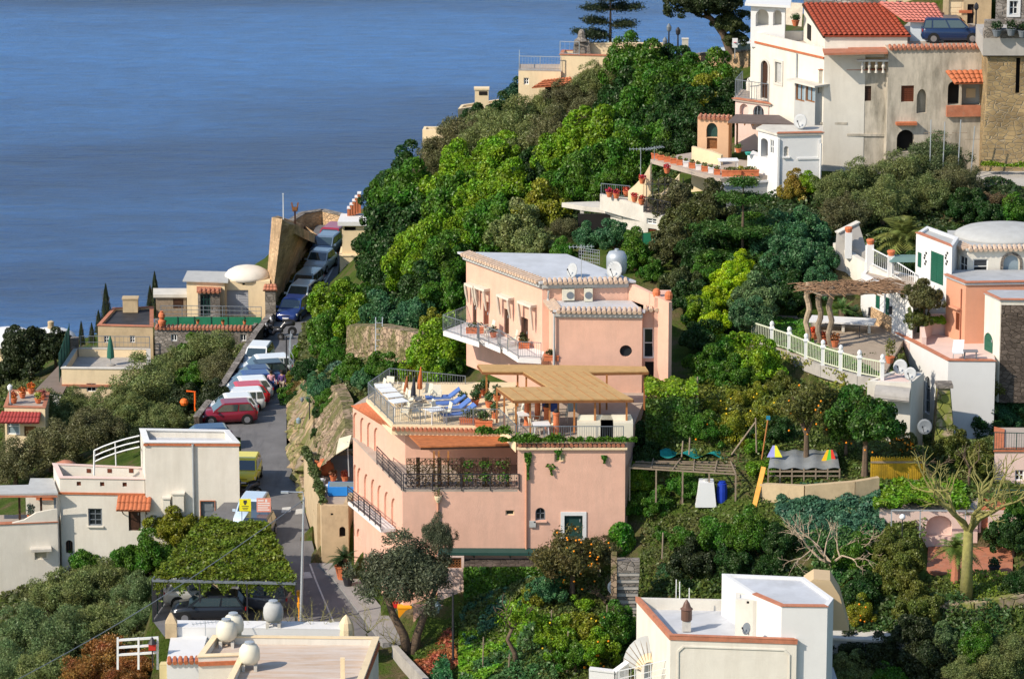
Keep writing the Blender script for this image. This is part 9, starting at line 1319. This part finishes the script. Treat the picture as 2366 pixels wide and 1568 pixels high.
m=MB();prismcap(m,[Pz(2141,1318,5.5),Pz(2340,1335,5.5),Pz(2340,1262,5.5),Pz(2145,1255,5.5)],5.0,5.5);m.build('terracotta_patio',TERRB,kind='structure',keep=True)
p=Pz(2172,1252,5.5);t=thing('globe_lamp','white globe garden lamp on the terracotta patio','lamp',p);m=MB();m.bar(p,p+Vector((0,0,.8)),.05);m.build('post',IRON,t);m=MB();m.lathe(tuple(p+Vector((0,0,.95))),[(.03,-.16),(.13,-.1),(.17,0),(.13,.1),(.03,.16)],12);m.build('globe',WPLAS,t,smooth=True)
p=Py(2085,1200,220.6);t=thing('globe_lamp','white globe lamp on a post before the vine covered vault','lamp',p-Vector((0,0,1)));m=MB();m.bar(p-Vector((0,0,1.2)),p,.05);m.build('post',IRON,t);m=MB();m.lathe(tuple(p+Vector((0,0,.15))),[(.03,-.16),(.13,-.1),(.17,0),(.13,.1),(.03,.16)],12);m.build('globe',WPLAS,t,smooth=True)
make_pot('round dark shrub in a pot on the terracotta patio',Pz(2297,1322,5.5),.3,.35,(.03,.06,.02),ph=.6,m=IRON);palm('leaning palm with arching fronds beside the big yellow trunk',G(2207,1350)+Vector((0,0,0)),1.9,1.5,40,(.10,.16,.03),seed=22,trunkm=TERRB,r0=.22)
b=G(2232,1392);branchtree('bare_yellow_tree','big bare tree with a thick mossy yellow trunk in front of the pink villa',b,7.6,1.15,31,BARKY,5,.28,n0=5,trunkshape=[b,b+Vector((.0,0,1.8)),b+Vector((.02,0,3.6))],split=.47)
b=G(1920,1330);branchtree('bare_pale_tree','bare spreading tree with pale pinkish branches above the tan vault',b,3.5,1.7,17,BARKP,5,.13,n0=6,split=.16)
for i,(u,v,h,lb)in enumerate(((2150,1120,1.6,'dark twisted bare trunk before the yellow reed screen'),(2240,1110,1.8,'bare orange leaved branch at the balcony corner'))):b=Py(u,v+15,224.8);branchtree('bare_shrub',lb,b,h+1.2,.9,40+i,BARK,3,.07,'shrub',3)
netfence('tall green iron fence between the olive tree and the sunlit lawn',[Py(2136,1345,226),Py(2186,1400,221.5)],1.5,mat('green_iron',(.02,.20,.15),alpha=.75))
q=[G(2170,1425),G(2250,1415),G(2366,1400)];wallthing('low_stone_wall','low rounded stone wall along the lower edge of the sunlit lawn','wall',[(p.x,p.y)for p in q],0,0,STM,.5,zts=[p.z+.5 for p in q],zbs=[p.z-.6 for p in q])
a,b=Py(2195,1530,215),Py(2420,1395,219);c=MB();c.tube([a,b],.05,6);c.build('slanting_pipe',PALEM,None,'thin pale pipe slanting up to the right edge above the corner olive','pipe')
hz=6.0;B=Bld('roof_parapet_house','white house with red brick edged roof parapet, lantern chimney and spiral stair, bottom right','house',[(1549,1467),(1841,1477),(1806,1386),(1471,1379)],hz,-2,WHITE);wr=B.root
f=B.F[0];B.done(roof=ROOFW,par=.55,pt=.2,trim=(TERRB,[0,3]),trimw=.14,trimh=.05);m=MB();[B.F[i].box(m,-.04,B.F[i].L+.04,hz-.22,hz-.02,.05,.0)for i in(0,3)];m.build('brick_band',TERRB,wr)
m=MB();L_=f.L;lo=[(.35,-2),(L_-.3,-2),(L_-.3,hz-.75),(L_-.55,hz-.5),(.6,hz-.5),(.35,hz-.75)];f.ring(m,lo,[(a+(.07 if a<L_/2 else-.07),z-.07)for a,z in lo],.05,.0);m.build('moulding',WHITE,wr)
T2=Bld('x','x','x',[(1740,1372),(1806,1400),(1912,1401),(1926,1381),(1858,1332),(1668,1324)],7.6,-2,WHITEC,root=wr,part='upper_block');T2 .done(roof=ROOFW,par=.12,trim=(TERRB,[0,1]),trimw=.2,roofname='upper_roof')
T3=Bld('x','x','x',[(1699,1383),(1740,1387),(1808,1388),(1806,1372),(1700,1368)],7.35,5,WHITE,root=wr,part='stair_box');T3 .open(0,1725,1388,1731,1394,'void',depth=.05);T3 .done(roof=WHITEC,par=.05,roofname='stair_box_roof')
T4=Bld('x','x','x',[(1835,1560),(1940,1590),(1925,1545),(1840,1540)],3.2,-2,CREAM,root=wr,part='side_annex');T4 .done(roof=ROOFW,thick=.1,roofname='annex_roof')
p=Pz(1586,1455,hz-.5);m=MB();m.box((p.x,p.y,p.z+.25),(.42,.42,.5));m.build('chimney_base',CONCL,wr);m=MB();m.lathe((p.x,p.y,p.z+.5),[(.2,0),(.27,.04),(.27,.55),(.32,.6),(.22,.68),(.14,.9),(.02,1.08)],14);m.build('chimney_lantern',mat('brown_glazed',(.13,.07,.05),var=.2,rough=.4),wr)
make_dish('dark grey satellite dish on the bottom right white roof',Pz(1730,1466,hz),.3,(-.8,-.5,.3),m=GREYM,hp=.3)
p=Pz(1790,1475,hz-.5)+Vector((0,.9,0));t=thing('water_tank','silver water tank lying on the bottom right white roof','water tank',p);m=MB();m.tube([p+Vector((-.35,.1,.45)),p+Vector((-.3,.1,.45)),p+Vector((.45,.1,.45)),p+Vector((.55,.1,.45))],[.2,.42,.42,.2],16);m.build('tank',PALEM,t,smooth=True);m=MB();m.box(tuple(p+Vector((.1,.1,.05))),(.8,.5,.1));m.build('cradle',GREYM,t)
for i,(u,v)in enumerate(((1562,1400),(1570,1405),(1592,1420))):p=Pz(u,v,hz-.5);t=thing('rod',['leftmost thin white rod on the bottom right roof','middle thin white rod on the bottom right roof','thin white rod nearest the lantern chimney'][i],'rod',p);m=MB();m.tube([p,p+Vector((0,0,1.4))],.025,5);m.build('rod',WHITEM,t);m=MB();m.lathe(tuple(p),[(.08,0),(.08,.05),(.03,.07)],8);m.build('foot',GREYM,t)
t=thing('tan_vault','smooth tan barrel vault behind the bottom right white house','vault',Py(1915,1450,209.5));m=MB();pr=[(1857,1455),(1857,1352),(1880,1337),(1918,1340),(1940,1376),(1962,1456)];P0=[Py(u,v,209.5)for u,v in pr];m.hexa(P0,[p+Vector((.1,1.6,0))for p in P0]);m.build('shell',mat('tan_vault_plaster',(.56,.41,.24),var=.05),t)
B=Bld('pale_flat_roof','long pale flat roofed shed right of the tan vault','shed',[(1917,1476),(2092,1486),(2088,1464),(1920,1458)],3.4,-1,GREYL);B.open(0,1960,1490,1980,1520,'void');B.done(roof=CONCL,thick=.12,over=.1)
c=Py(1478,1560,209.3);t=thing('spiral_canopy','fan shaped glass and cream canopy over the spiral stair of the white house','canopy',(c.x,c.y,2));R0=Vector((Py(1500,1545,209.3).x,209.3,Py(1500,1545,209.3).z))
for k in range(11):
 a0,a1=R(178-k*13.5),R(178-(k+1)*13.5);r1,r2=1.35,.72
 for ra,rb,mm in((r1,r2,GREYL),(r2,.42,CREAM)):m=MB();q=[R0+Vector((math.cos(a)*r_*.95,y_,math.sin(a)*r_*1.15))for a in(a0,a1)for r_,y_ in((ra,.55 if ra==r1 else 0),(rb,.0 if ra==r1 else-.35))];m.hexa([q[0],q[1],q[3],q[2]],[p+Vector((0,-.03,.02))for p in(q[0],q[1],q[3],q[2])]);m.build('canopy_panel',mm,t)
m=MB();[m.bar(R0+Vector((math.cos(R(178-k*13.5))*1.3,.5,math.sin(R(178-k*13.5))*1.5)),R0+Vector((math.cos(R(178-k*13.5))*.42,-.37,math.sin(R(178-k*13.5))*.48)),.025)for k in range(12)];m.build('ribs',WOODG,t)
q=[Py(1362,1545,208.5),Py(1420,1552,208.3),Py(1450,1530,208.6)];wallthing('curved_white_parapet','white curling parapet of the landing beside the spiral canopy','wall',q,0,0,WHITEC,.3,zts=[p.z for p in q],zbs=[-2]*3,coping=.08)
railing([Py(1430,1585,207),Py(1540,1560,206.8)],.8,WHITEM,sp=.3,post=.9,label='white pipe railing in front of the spiral canopy',mid=1)
B=Bld('green_door_recess','low cream wall with a small dark green door at the bottom edge under the railing','wall',[(1440,1600),(1552,1600),(1552,1590),(1440,1590)],2.3,-2,CREAM);B.open(0,1530,1560,1546,1600,'door',pm=GREEN);B.done(thick=.05)
